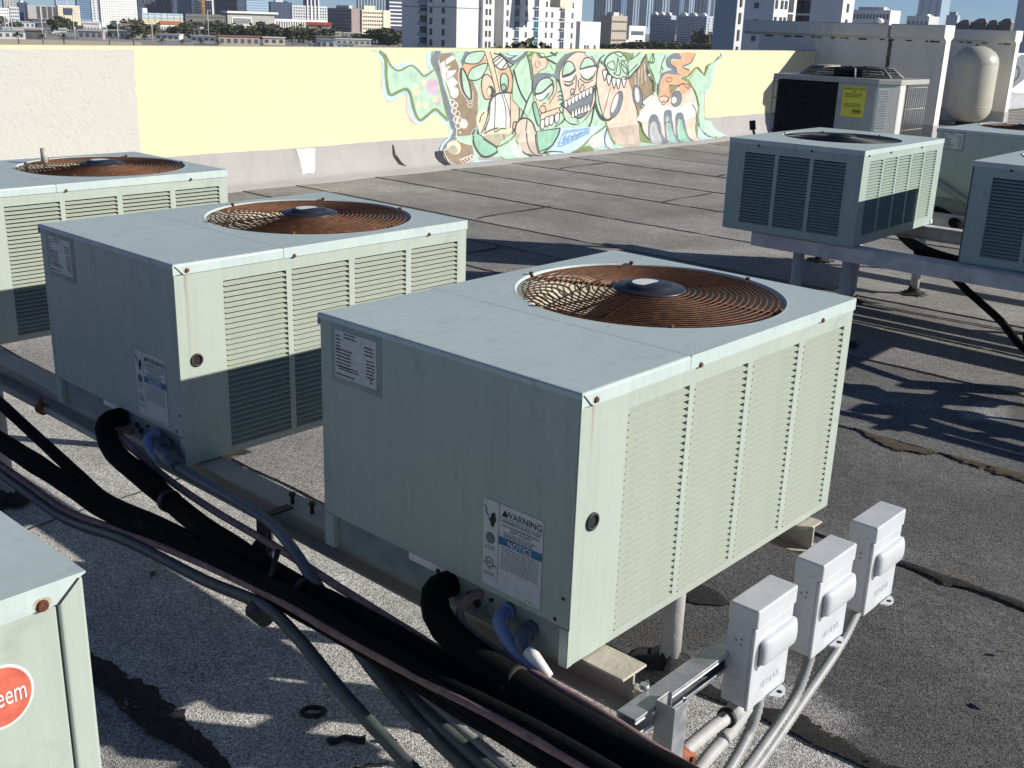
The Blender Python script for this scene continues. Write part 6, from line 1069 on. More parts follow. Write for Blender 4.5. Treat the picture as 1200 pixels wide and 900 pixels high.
for i in range(len(XS)-1):
    xa, xb = XS[i], XS[i+1]; cuts = sorted([-8]+LAPS.get(xa, [rn.uniform(-3, 0), rn.uniform(3.5, 6.5)])+[8.52])
    base = TONE.get(xa, rn.uniform(.36, .43))
    for j in range(len(cuts)-1):
        y0, y1 = cuts[j], cuts[j+1]; bm = bmesh.new(); n = max(6, int((y1-y0)/.12)); L_ = []; h = .0008*(j % 2)
        for k in range(n+1):
            y = y0+(y1-y0)*k/n; e = .012*math.sin(9*xa+k)*(k in (0, n)); xl = xa+wob(i*1.7, y); xr = xb+.03+wob(i*1.7+1.7, y)
            L_.append([bm.verts.new(p) for p in ((xl, y, -.010), (xl, y+e, -.0005+h), (xl+.06, y+e, -.001+h), ((xl+xr)/2, y+e*.5, -.0035+h), (xr, y-e, -.0055+h))])
        for a, b in zip(L_, L_[1:]):
            for q in range(4): bm.faces.new((a[q], a[q+1], b[q+1], b[q]))
        for q, (a) in enumerate((L_[0], L_[-1])):
            f = [bm.verts.new((v.co.x, v.co.y, -.011)) for v in a[1:]]
            for z in range(3): bm.faces.new((a[1+z], f[z], f[z+1], a[2+z]))
        bmesh.ops.recalc_face_normals(bm, faces=bm.faces)
        tone = base*rn.uniform(.96, 1.05)
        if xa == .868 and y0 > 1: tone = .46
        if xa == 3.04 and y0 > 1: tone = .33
        pale = (1.00, .10, .30, .62, .44) if xa == .868 and y0 < 0 else (3.75, .50, .5, .22, .42) if xa == 3.04 and y0 < 1 else None
        link('roofing_sheet', bm, roofing('granule_roofing_dusty', tone, (1, .985, .965), 1.0, .34, pale) if pale else rmat(tone), roof)
def ribbon(pts, wf, mat, name, z=.0030, seed=0, parent=None):
    """ragged flat smear along a line; wf gives the half width to the left and right"""
    r_ = random.Random(seed); P = spline([(x, y, 0) for x, y in pts], .012); bm = bmesh.new(); prev = None
    for i, p in enumerate(P):
        t = i/(len(P)-1); d = (P[min(i+1, len(P)-1)]-P[max(i-1, 0)]).normalized(); s = Vector((-d.y, d.x, 0)); wl, wr = wf(t)
        e1 = 1+.13*math.sin(i*.13+seed)+.10*math.sin(i*.47+seed*2.1)+r_.uniform(-.14, .14); e2 = 1+.13*math.sin(i*.17+seed*1.3+2)+.10*math.sin(i*.53+seed)+r_.uniform(-.14, .14)
        a = p+s*wl*e1; b = p-s*wr*e2; m_ = (a+b)/2
        row = [bm.verts.new((a.x, a.y, z-.0028)), bm.verts.new((m_.x, m_.y, z+.0012*r_.random())), bm.verts.new((b.x, b.y, z-.0028))]
        if prev:
            for q in (0, 1): bm.faces.new((prev[q], row[q], row[q+1], prev[q+1]))
        prev = row
    bmesh.ops.recalc_face_normals(bm, faces=bm.faces)
    return link(name, bm, mat, parent or roof, True)
for i, xa in enumerate(XS[5:16]):
    k = i+5; y = -3.0; r_ = random.Random(k*3+1)
    while y < 8.3:
        ln = r_.uniform(.5, 1.6); e = min(8.35, y+ln)
        w0 = r_.choice([.0022, .003, .004, .0055]) if xa > 3.5 else r_.choice([.0016, .0022, .003]); ph = r_.uniform(0, 6)
        pts = [(xa+wob(k*1.7, y+(e-y)*q/6)-.001, y+(e-y)*q/6) for q in range(7)]
        ribbon(pts, lambda t: (w0*(1+.7*math.sin(t*9+ph)), w0*(1+.7*math.sin(t*7+ph))), M['seam'], 'seam_tar', .0024, k+int(y*10)); y = e+r_.choice([0, 0, 0, .05, .12])
for (x0, y0, x1, y1, w0) in ((5.56, 5.62, 6.62, 5.67, .018), (7.72, 5.14, 8.80, 5.2, .016), (8.86, 7.43, 9.9, 7.5, .02), (-.2, 2.30, .9, 2.40, .004), (4.15, 4.6, 4.8, 4.62, .012), (6.6, 3.02, 7.7, 3.0, .012), (9.95, 5.9, 10.9, 5.95, .02)):
    ribbon([(x0, y0), ((2*x0+x1)/3, (2*y0+y1)/3+.015), ((x0+2*x1)/3, (y0+2*y1)/3-.012), (x1, y1)], lambda t: (w0*(.6+.5*math.sin(t*11)), w0*(.8+.4*math.sin(t*8+1))), M['seam'], 'seam_tar', .0042, int(x0*10))
bump_ = lambda a, b, c: max(.0, 1-((c-(a+b)/2)/((b-a)/2))**2)
ribbon([(-.215, 1.62), (-.222, 1.3), (-.225, 1.09), (-.212, .86), (-.215, .5), (-.22, .2)], lambda t: (.012+.055*bump_(.0, .62, t), .010+.022*bump_(.1, .5, t)), M['blacktar'], 'tar_smear', .0062, 3)
ribbon([(3.05, .84), (3.04, .70), (3.028, .557), (3.046, .45)], lambda t: (.004, .006+.085*bump_(.15, 1.0, t)), M['moss'], 'tar_smear', .006, 4)
ribbon([(3.045, .41), (3.052, .349), (3.06, .249), (3.06, .10), (3.05, -.3)], lambda t: (.004, .005+.07*bump_(.0, .75, t)), M['moss'], 'tar_smear', .006, 5)
ribbon([(1.952, .30), (1.95, .19), (1.954, -.02), (1.958, -.25), (1.95, -.7)], lambda t: (.012+.012*bump_(.05, .7, t), .016+.012*math.sin(t*25)), M['seam'], 'tar_smear', .006, 6)
ribbon([(.87, .45), (.862, .22), (.868, .085), (.88, -.05), (.88, -.22), (.87, -.6)], lambda t: (.05+.02*math.sin(t*17), .008+.012*math.sin(t*9)**2), M['blacktar'], 'tar_smear', .0058, 7)
ribbon([(1.22, .62), (1.28, .52), (1.3, .40)], lambda t: (.06*bump_(0, 1, t), .05*bump_(0, 1, t)), M['blacktar'], 'tar_smear', .0055, 8)
ribbon([(5.30, 1.95), (5.32, 1.5), (5.36, .87)], lambda t: (.012, .014), M['blacktar'], 'tar_smear', .006, 9)
# hand painted pitch marks near the dark conduits
bm = bmesh.new(); c = (.077, .857)
tube(bm, [(c[0]+.019*math.cos(t)*1.2-.01*math.sin(t), c[1]+.024*math.sin(t), .004) for t in (2*math.pi*k/14 for k in range(14))], .006, 6, closed=True); mk = link('pitch_mark', bm, M['pitch'], roof)
ribbon([(.025, .735), (.05, .727), (.075, .705), (.098, .68)], lambda t: (.014+.006*math.sin(t*14), .014+.008*math.sin(t*9)), M['pitch'], 'pitch_mark', .0062, 12)
ribbon([(.115, .66), (.135, .635), (.15, .625)], lambda t: (.006, .006), M['pitch'], 'pitch_mark', .0062, 13)
ribbon([(.0, .615), (.04, .60), (.075, .57)], lambda t: (.006+.005*math.sin(t*15), .006), M['pitch'], 'pitch_mark', .0062, 14)
ribbon([(.22, .63), (.235, .58), (.262, .53)], lambda t: (.016*bump_(0, 1, t)+.004, .013), M['pitch'], 'pitch_mark', .0062, 15)
# bits lying about
for lab, x, y, z, a in (('small dry leaf lying on the sunlit roof at the left', .16, 1.76, .008, .6), ('dry brown leaf on the roof to the right of the switch boxes', 1.62, -.3, .008, 2.1), ('small twig end on the roof seam at the lower right', 1.33, -.36, .008, 1.2)):
    bm = bmesh.new(); pr = [(-.018, 0, 0), (-.006, .008, .005), (.01, .006, .006), (.02, 0, .001), (.01, -.006, .004), (-.006, -.007, .002)]
    v = [bm.verts.new(p) for p in pr]; w_ = [bm.verts.new((p[0], p[1], p[2]-.0015)) for p in pr]; bm.faces.new(v); bm.faces.new(w_[::-1])
    for k in range(6): bm.faces.new((v[k], w_[k], w_[(k+1) % 6], v[(k+1) % 6]))
    o = link('dry_leaf', bm, M['leafbrown']); o.location = (x, y, z); o.rotation_euler = (.1, .1, a); tag(o, lab, 'leaf')

# ------------------------------------------------------------------ parapet with the mural
WY = 8.43
def wall_paint():
    m, n = basemat('two_tone_stucco_paint', .9, 0, .2)
    v = n.coord('Object'); sx = n.new('SeparateXYZ'); n.link(v, sx.inputs[0]); nz = n.noise(v, 2.2, 6, .7); f2 = n.noise(n.coord('Object', scale=(1, 1, .5)), .9, 6, .6)
    ad = n.new('Math', operation='MULTIPLY_ADD'); n.link(nz, ad.inputs[0]); ad.inputs[1].default_value = .10; n.link(sx.outputs[0], ad.inputs[2])
    st = n.new('Math', operation='GREATER_THAN'); n.link(ad.outputs[0], st.inputs[0]); st.inputs[1].default_value = 4.0
    tp = n.new('Math', operation='GREATER_THAN'); n.link(sx.outputs[2], tp.inputs[0]); tp.inputs[1].default_value = 1.315
    mx = n.new('Math', operation='MAXIMUM'); n.link(st.outputs[0], mx.inputs[0]); n.link(tp.outputs[0], mx.inputs[1])
    c = n.mix(mx.outputs[0], (.535, .53, .50), (.72, .665, .425))
    c = n.mix(n.ramp(f2, [(.4, 0.0), (.75, .25)]), c, (.62, .54, .385))
    n.link(c, n.b.inputs['Base Color'])
    vo = n.new('TexVoronoi', feature='SMOOTH_F1'); vo.inputs['Scale'].default_value = 9; wv = n.noise(v, 6, 5, .6)
    mv = n.new('VectorMath', operation='ADD'); n.link(n.coord('Object', scale=(1, 1, 2.2)), mv.inputs[0])
    cb = n.new('CombineXYZ'); n.link(wv, cb.inputs[0]); n.link(wv, cb.inputs[2]); n.link(cb.outputs[0], mv.inputs[1]); n.link(mv.outputs[0], vo.inputs['Vector'])
    hh = n.new('Math', operation='ADD'); n.link(n.ramp(vo.outputs['Distance'], [(.1, .0), (.5, 1.0)]), hh.inputs[0]); n.link(n.noise(v, 38, 5, .7), hh.inputs[1])
    n.bump(hh.outputs[0], .32, .010); return m
M['wallpaint'] = wall_paint()
pw = abox('parapet_wall', (-9, 16.98, WY, WY+.24, -.011, 1.348), M['wallpaint'], None, .012, 2)
tag(pw, 'long pale yellow parapet wall with a face mural, its left part painted off white', 'wall')
def flash(x0, x1, par, seed):
    r_ = random.Random(seed); bm = bmesh.new(); n = int((x1-x0)/.1); rows = []
    for k in range(n+1):
        x = x0+(x1-x0)*k/n; t = .333+.004*math.sin(x*3)+.003*r_.uniform(-1, 1); d = .004*math.sin(x*5.1)
        rows.append([bm.verts.new(p) for p in ((x, WY-.0005, t+.004), (x, WY-.008, t), (x, WY-.022+d, .20), (x, WY-.06+d, .06), (x, WY-.13+d, .014), (x, WY-.30+d*4, .0045), (x, WY-.31+d*4, -.004))])
    for a, b in zip(rows, rows[1:]):
        for q in range(6): bm.faces.new((a[q], b[q], b[q+1], a[q+1]))
    bmesh.ops.recalc_face_normals(bm, faces=bm.faces); return link('base_flashing', bm, M['flash'], par, True)
flash(-9, 16.9, pw, 1)
def fy(z): # face of wall or flashing in front of it at height z
    if z > .333: return WY
    if z > .20: return WY-.008-.014*(.333-z)/.133
    return WY-.022-.038*(.20-z)/.14 if z > .06 else WY-.06-.07*(.06-z)/.046
bm = bmesh.new(); q = [(5.715, .326), (5.80, .318), (5.88, .324), (5.965, .316), (5.945, .176), (5.925, .10), (5.90, .066), (5.82, .075), (5.755, .062), (5.757, .19)]
def wall_poly(bm, pts, off, mi=0):
    def clip(P, keep):
        o = []
        for a, b in zip(P, P[1:]+P[:1]):
            ia, ib = keep(a), keep(b)
            if ia >= 0: o.append(a)
            if ia*ib < 0: t = ia/(ia-ib); o.append((a[0]+(b[0]-a[0])*t, a[1]+(b[1]-a[1])*t))
        return o
    lim = 1.338
    P = clip(pts, lambda p: lim-p[1]); P = clip(P, lambda p: p[1]-.022) if P else P
    for lo, hi in ((.333, 9), (.20, .333), (.06, .20), (-1, .06)):
        Q = clip(P, lambda p: p[1]-lo) if len(P) > 2 else []
        Q = clip(Q, lambda p: hi-p[1]) if len(Q) > 2 else []
        R_ = []
        for p in Q:
            if not R_ or abs(p[0]-R_[-1][0])+abs(p[1]-R_[-1][1]) > 1e-4: R_.append(p)
        if len(R_) > 2 and abs(R_[0][0]-R_[-1][0])+abs(R_[0][1]-R_[-1][1]) < 1e-4: R_.pop()
        if len(R_) < 3: continue
        zz = (lo+hi)/2
        yo = lambda z: fy(max(min(z, hi-1e-6), lo+1e-6))
        try: bm.faces.new([bm.verts.new((x, yo(z)-off-(.004 if z < .333 else 0), z)) for x, z in R_]).material_index = mi
        except ValueError: pass
wall_poly(bm, q, .002); link('white_patch', bm, M['patch'], pw)
layer = .0012
for part, items in MURAL:
    bm = bmesh.new(); names = []
    for col, w_, flat in items:
        pts = [(flat[i]/1000, flat[i+1]/1000) for i in range(0, len(flat), 2)]
        if col not in names: names.append(col)
        layer += .00003
        if not w_: wall_poly(bm, pts, layer, names.index(col)); continue
        A = []; B = []
        for i, p in enumerate(pts):
            a = pts[max(i-1, 0)]; b = pts[min(i+1, len(pts)-1)]; dx, dz = b[0]-a[0], b[1]-a[1]; l = math.hypot(dx, dz) or 1
            hw = w_*(.86 if col == 'ink' else .58); A.append((p[0]-dz/l*hw*1.35, p[1]+dx/l*hw)); B.append((p[0]+dz/l*hw*1.35, p[1]-dx/l*hw))
        for i in range(len(pts)-1): wall_poly(bm, [A[i], A[i+1], B[i+1], B[i]], layer, names.index(col))
    for f in bm.faces:
        f.normal_update()
        if f.normal.y > 0: f.normal_flip()
    bmesh.ops.triangulate(bm, faces=bm.faces)
    link(part, bm, [M['p_'+c] for c in names], pw)
# wall joint line above the flashing, tar scuff
bm = bmesh.new(); wall_poly(bm, [(7.06, .30), (7.08, .28), (7.09, .20), (7.16, .10), (7.22, .05), (7.19, .05), (7.11, .08), (7.05, .17)], .003); link('tar_scuff', bm, M['seam'], pw)
pw2 = abox('parapet_wall', (22.35, 44, WY, WY+.24, -.011, 1.33), M['whitepaint'], None, .012, 2); tag(pw2, 'white parapet wall with dark and yellow spray paint at the right edge, behind the second grey wall', 'wall')
bm = bmesh.new()
for col, pts in enumerate(([(24, .4), (26, .9), (27.5, 1.3), (29, 1.3), (28, .7), (26.5, .3)], [(25, .3), (26, .5), (28.5, .35), (31, .3), (31, .0), (25, .0)], [(28.6, .5), (30, 1.2), (33, 1.2), (33, .3), (29.5, .25)])): wall_poly(bm, pts, .002+.001*col, col)
for f in bm.faces:
    f.normal_update()
    if f.normal.y > 0: f.normal_flip()
link('painted_shape', bm, [M['p_slate'], M['p_grey'], M['p_cream']], pw2)
bm = bmesh.new()
for cx, cz, r in ((26.6, .62, .16), (27.2, .86, .2), (26.3, .35, .12)):
    for k in range(20):
        a, b = 2*math.pi*k/20, 2*math.pi*(k+1)/20
        bm.faces.new([bm.verts.new((cx+s*2.2*r*math.cos(t), WY-.008, cz+s*r*math.sin(t))) for s, t in ((1, a), (1, b), (.72, b), (.72, a))][::1])
link('painted_loop', bm, M['p_ink'], pw2)

# ------------------------------------------------------------------ grey wall stubs with flared copings
def stub(label, x0, y0, y1, zt, crack):
    t = empty('roof_wall', (x0, y0, 0), label, 'wall'); L_ = y1-y0
    segs = [(0, crack-.02, 0), (crack+.02, L_, 1)] if crack else [(0, L_, 0)]
    bm = bmesh.new(); box(bm, .0, .21, .004, L_, -.011, zt-.235)
    link('wall_body', bm, M['greywall'], t)
    for a, b, _ in segs:
        bm = bmesh.new(); pr = [(.0, zt-.24), (-.10, zt-.20), (-.105, zt-.012), (-.09, zt), (.30, zt), (.315, zt-.012), (.31, zt-.20), (.21, zt-.24)]
        e0 = a; e1 = b+(.30 if b == L_ else 0)
        A = [bm.verts.new((x, e0, z)) for x, z in pr]; B = [bm.verts.new((x, e1, z)) for x, z in pr]
        for i in range(8): bm.faces.new((A[i], A[(i+1) % 8], B[(i+1) % 8], B[i]))
        bm.faces.new(A); bm.faces.new(B[::-1]); bmesh.ops.recalc_face_normals(bm, faces=bm.faces); link('coping', bm, M['greywall'], t, False, .006, 1)
    bm = bmesh.new(); bm.faces.new([bm.verts.new(p) for p in ((-.095, -.004, zt-.005), (-.095, -.004, zt-.19), (.004, -.004, zt-.24), (.004, -.004, .26), (.206, -.004, .26), (.206, -.004, zt-.24), (.30, -.004, zt-.19), (.30, -.004, zt-.005))])
    link('lit_end', bm, M['whitepaint'], t)  # same paint as the wall, sunlight on the end put in as whiter colour
    bm = bmesh.new(); box(bm, -.02, .23, -.012, L_, -.012, .25); link('base_flashing', bm, M['flash'], t, False, .006, 1)
    bm = bmesh.new(); r_ = random.Random(2); y = .1
    while y < L_-.2:
        w = r_.uniform(.03, .16); box(bm, -.004, .0035, y, y+w, zt-.262-.01*r_.random(), zt-.246); y += w+r_.uniform(.02, .3)
    link('dark_dash_line', bm, M['seam'], t)  # uneven dark dashes along the wall just below the coping
    if crack:
        bm = bmesh.new(); z = zt-.01
        pts = [(crack+.006*math.sin(k*2.2), zt-.245-.05*k) for k in range(18)]
        for (a, za), (b, zb) in zip(pts, pts[1:]):
            bm.faces.new([bm.verts.new(p) for p in ((-.003, a-.035, za), (-.003, b-.035, zb), (-.003, b+.03, zb), (-.003, a+.03, za))])
        link('damp_streak', bm, M['damp'], t)
    return t
M['damp'] = plain('damp_black_streak', (.10, .095, .085), .9, var=.5, scale=8)
stub('grey roof wall with a cracked coping behind the unit with the yellow label', 17.0, 6.19, 9.6, 1.835, .93)
stub('second grey roof wall standing behind the cream tank', 22.0, 6.76, 9.5, 1.815, 0)
bm = bmesh.new(); bmesh.ops.create_uvsphere(bm, u_segments=14, v_segments=8, radius=.09); bmesh.ops.scale(bm, vec=(1, 1, .55), verts=bm.verts)
o = link('stone_lump', bm, M['whitepaint'], None, True); o.location = (17.1, 7.42, 1.875); tag(o, 'pale lump lying on the coping of the cracked grey wall', 'stone')

# ------------------------------------------------------------------ cream tank
tk = empty('storage_tank', (21.25, 7.22, 0), 'cream upright pressure tank with domed ends between the two grey walls', 'tank')
bm = bmesh.new(); R_ = .435; pr = [(.001, .045), (.14, .052), (.25, .085), (.35, .15), (.41, .24), (R_, .34), (R_, 1.20), (.412, 1.30), (.35, 1.39), (.25, 1.46), (.14, 1.502), (.001, 1.51)]
tube(bm, [(0, 0, z) for _, z in pr], 0, 40, rf=lambda i: pr[i][0]); link('shell', bm, M['tank'], tk, True)
bm = bmesh.new(); tube(bm, [(0, 0, .0), (0, 0, .10)], .20, 24); link('base_ring', bm, M['rubber'], tk)
bm = bmesh.new(); cyl(bm, (0, 0, 1.505), .05, .03, n=12); link('top_cap', bm, M['rubber'], tk)
for z in (.36, 1.19):
    bm = bmesh.new(); tube(bm, [(R_*math.cos(t)*1.001, R_*math.sin(t)*1.001, z) for t in (2*math.pi*k/40 for k in range(40))], .006, 6, closed=True); link('weld_seam', bm, M['tank'], tk)
bm = bmesh.new(); tube(bm, [(-.3, .55, .9), (-.28, .55, 1.08)], .05, 12); tube(bm, [(-.3, .55, .0), (-.3, .55, .9)], .02, 8); link('gauge_pipe', bm, M['pvcblue'], tk)

# ------------------------------------------------------------------ boxy condenser with the yellow label
yk = empty('condenser_unit', (5.81, 2.08, .72), 'beige grey condenser with a yellow label and wire grilles, in front of the grey wall', 'air conditioner'); yk.scale = (.766, .766, .766)
H = .86; Yw = 1.135; Xw = .73
abox('coil', (.03, Xw-.02, .16, Yw-.02, .05, H-.05), M['coil'], yk)
abox('base_pan', (0, Xw, .14, Yw, 0, .05), M['yorkgrey'], yk)
bm = bmesh.new(); pr = [(-.012, .13), (.14, -.012), (Xw+.012, -.012), (Xw+.012, Yw+.012), (-.012, Yw+.012)]
A = [bm.verts.new((x, y, H-.045)) for x, y in pr]; B = [bm.verts.new((x, y, H)) for x, y in pr]
for i in range(5): bm.faces.new((A[i], A[(i+1) % 5], B[(i+1) % 5], B[i]))
bm.faces.new(B); bm.faces.new(A[::-1]); bmesh.ops.recalc_face_normals(bm, faces=bm.faces); link('top_frame', bm, M['yorkgrey'], yk, False, .006, 2)
pg = abox('control_panel', (-.004, .02, .145, .500, .02, H-.046), M['yorkgrey'], yk, .003)
lab = decal('yellow_label', [(-.108, -.130), (.108, -.130), (.108, .130), (-.108, .130)], MX(.34, .66, -.0055), M['yellowlabel'], yk); m_ = MX(.34, .66, -.0070)
text('ENERGYGUIDE', .030, m_ @ Matrix.Translation((0, .098, 0)), M['ink'], lab); decal('arrow', [(-.012, .09), (.012, .09), (0, .075)], m_, M['ink'], lab)
text_lines(lab, m_, -.09, .09, [.065, .052, .038], .005, M['ink'], 21, .8); text_lines(lab, m_, -.09, .09, [-.02-.012*k for k in range(3)], .004, M['ink'], 22, .9); text_lines(lab, m_, .0, .085, [-.072, -.08, -.088, -.1], .006, M['ink'], 23, .9)
bm = bmesh.new(); c0, c1 = Vector((0, .142, 0)), Vector((.142, 0, 0)); n_ = Vector((-.70, -.71, 0))
bm.faces.new([bm.verts.new(p) for p in (c0+Vector((0, 0, .02)), c1+Vector((0, 0, .02)), c1+Vector((0, 0, H-.046)), c0+Vector((0, 0, H-.046)))]); link('corner_panel', bm, M['yorkwhite'], yk)
def on_chamfer(u, z, d): return c0+(c1-c0)*u+Vector((0, 0, z))+n_*d
bm = bmesh.new(); bm.faces.new([bm.verts.new(on_chamfer(u, z, .002)) for u, z in ((.08, .42), (.62, .42), (.62, .79), (.08, .79))]); wl = link('white_label', bm, M['label'], yk)
bm = bmesh.new(); r_ = random.Random(4)
for k in range(16):
    z = .76-.021*k; u = .12
    while u < .55:
        w_ = r_.uniform(.03, .1); bm.faces.new([bm.verts.new(on_chamfer(a, b, .0035)) for a, b in ((u, z), (min(u+w_, .58), z), (min(u+w_, .58), z+.005), (u, z+.005))]); u += w_+.03
link('fine_print', bm, M['greyink'], wl)
abox('side_panel', (.145, .262, -.004, .02, .02, H-.046), M['yorkwhite'], yk, .003); abox('white_label', (.16, .245, -.0058, -.004, .36, .79), M['label'], yk)
def grille(fn, a0, a1, nv, nh, mat):
    bm = bmesh.new()
    for k in range(nv): a = a0+(a1-a0)*k/(nv-1); tube(bm, [fn(a, .04), fn(a, H-.05)], .0028, 4)
    for k in range(nh): z = .06+(H-.13)*k/(nh-1); tube(bm, [fn(a0, z), fn(a1, z)], .0032, 4)
    return link('wire_grille', bm, mat, yk)
grille(lambda a, z: (-.004, a, z), .505, Yw, 20, 6, M['blackwire']); grille(lambda a, z: (a, -.004, z), .265, Xw, 11, 5, M['yorkgrey'])
bm = bmesh.new(); tube(bm, [(-.006, Yw+.006, 0), (-.006, Yw+.006, H-.03)], .010, 6); link('corner_post', bm, M['yorkwhite'], yk)
gd = abox('motor', (.27, .45, .42, .70, H-.02, H+.062), M['dark'], yk, .01)
bm = bmesh.new(); cx, cy = .36, .57
def gp_(r, t, z): return (cx+r*.78*math.cos(t), cy+r*1.18*math.sin(t), H+z)
for r, z in ((.40, .006), (.375, .028), (.35, .052), (.325, .070), (.28, .074), (.235, .076), (.19, .078), (.145, .080), (.10, .082)): tube(bm, [gp_(r, 2*math.pi*k/40, z) for k in range(40)], .0038, 4, closed=True)
for k in range(16):
    t = 2*math.pi*k/16; tube(bm, [gp_(.40, t, .004), gp_(.325, t, .072), gp_(.10, t, .084)], .0032, 4)
link('top_guard', bm, M['blackwire'], yk)
for k in range(8):
    bm = bmesh.new(); t = math.pi*(k+.5)/4; tube(bm, [gp_(.405, t, .004), gp_(.325, t, .076), gp_(.14, t, .086)], .008, 4); link('guard_rib', bm, M['yorkgrey'], yk)
bm = bmesh.new(); bm.faces.new([bm.verts.new((cx+.29*math.cos(t), cy+.44*math.sin(t), H+.0022)) for t in (2*math.pi*k/32 for k in range(32))]); link('fan_opening', bm, M['dark'], yk)
for dx in (.05, Xw-.05):
    for dy in (.22, Yw-.06): abox('leg', (dx-.03, dx+.03, dy-.03, dy+.03, -.2075, -.0005), M['beam_grey'], yk)
vp = empty('vent_pipe', (5.70, 3.0, .0), 'thin black pipe with a capped top beside the beige grey condenser', 'pipe')
bm = bmesh.new(); tube(bm, spline([(.1, 0, .56), (.08, 0, .66), (.0, 0, .84), (.008, .0, .92), (0, .02, .985)], .05), .009, 8); link('stem', bm, M['rubber'], vp)
bm = bmesh.new(); tube(bm, [(0, .023, .985), (0, .035, 1.05)], .022, 10); link('cap', bm, M['rubber'], vp)
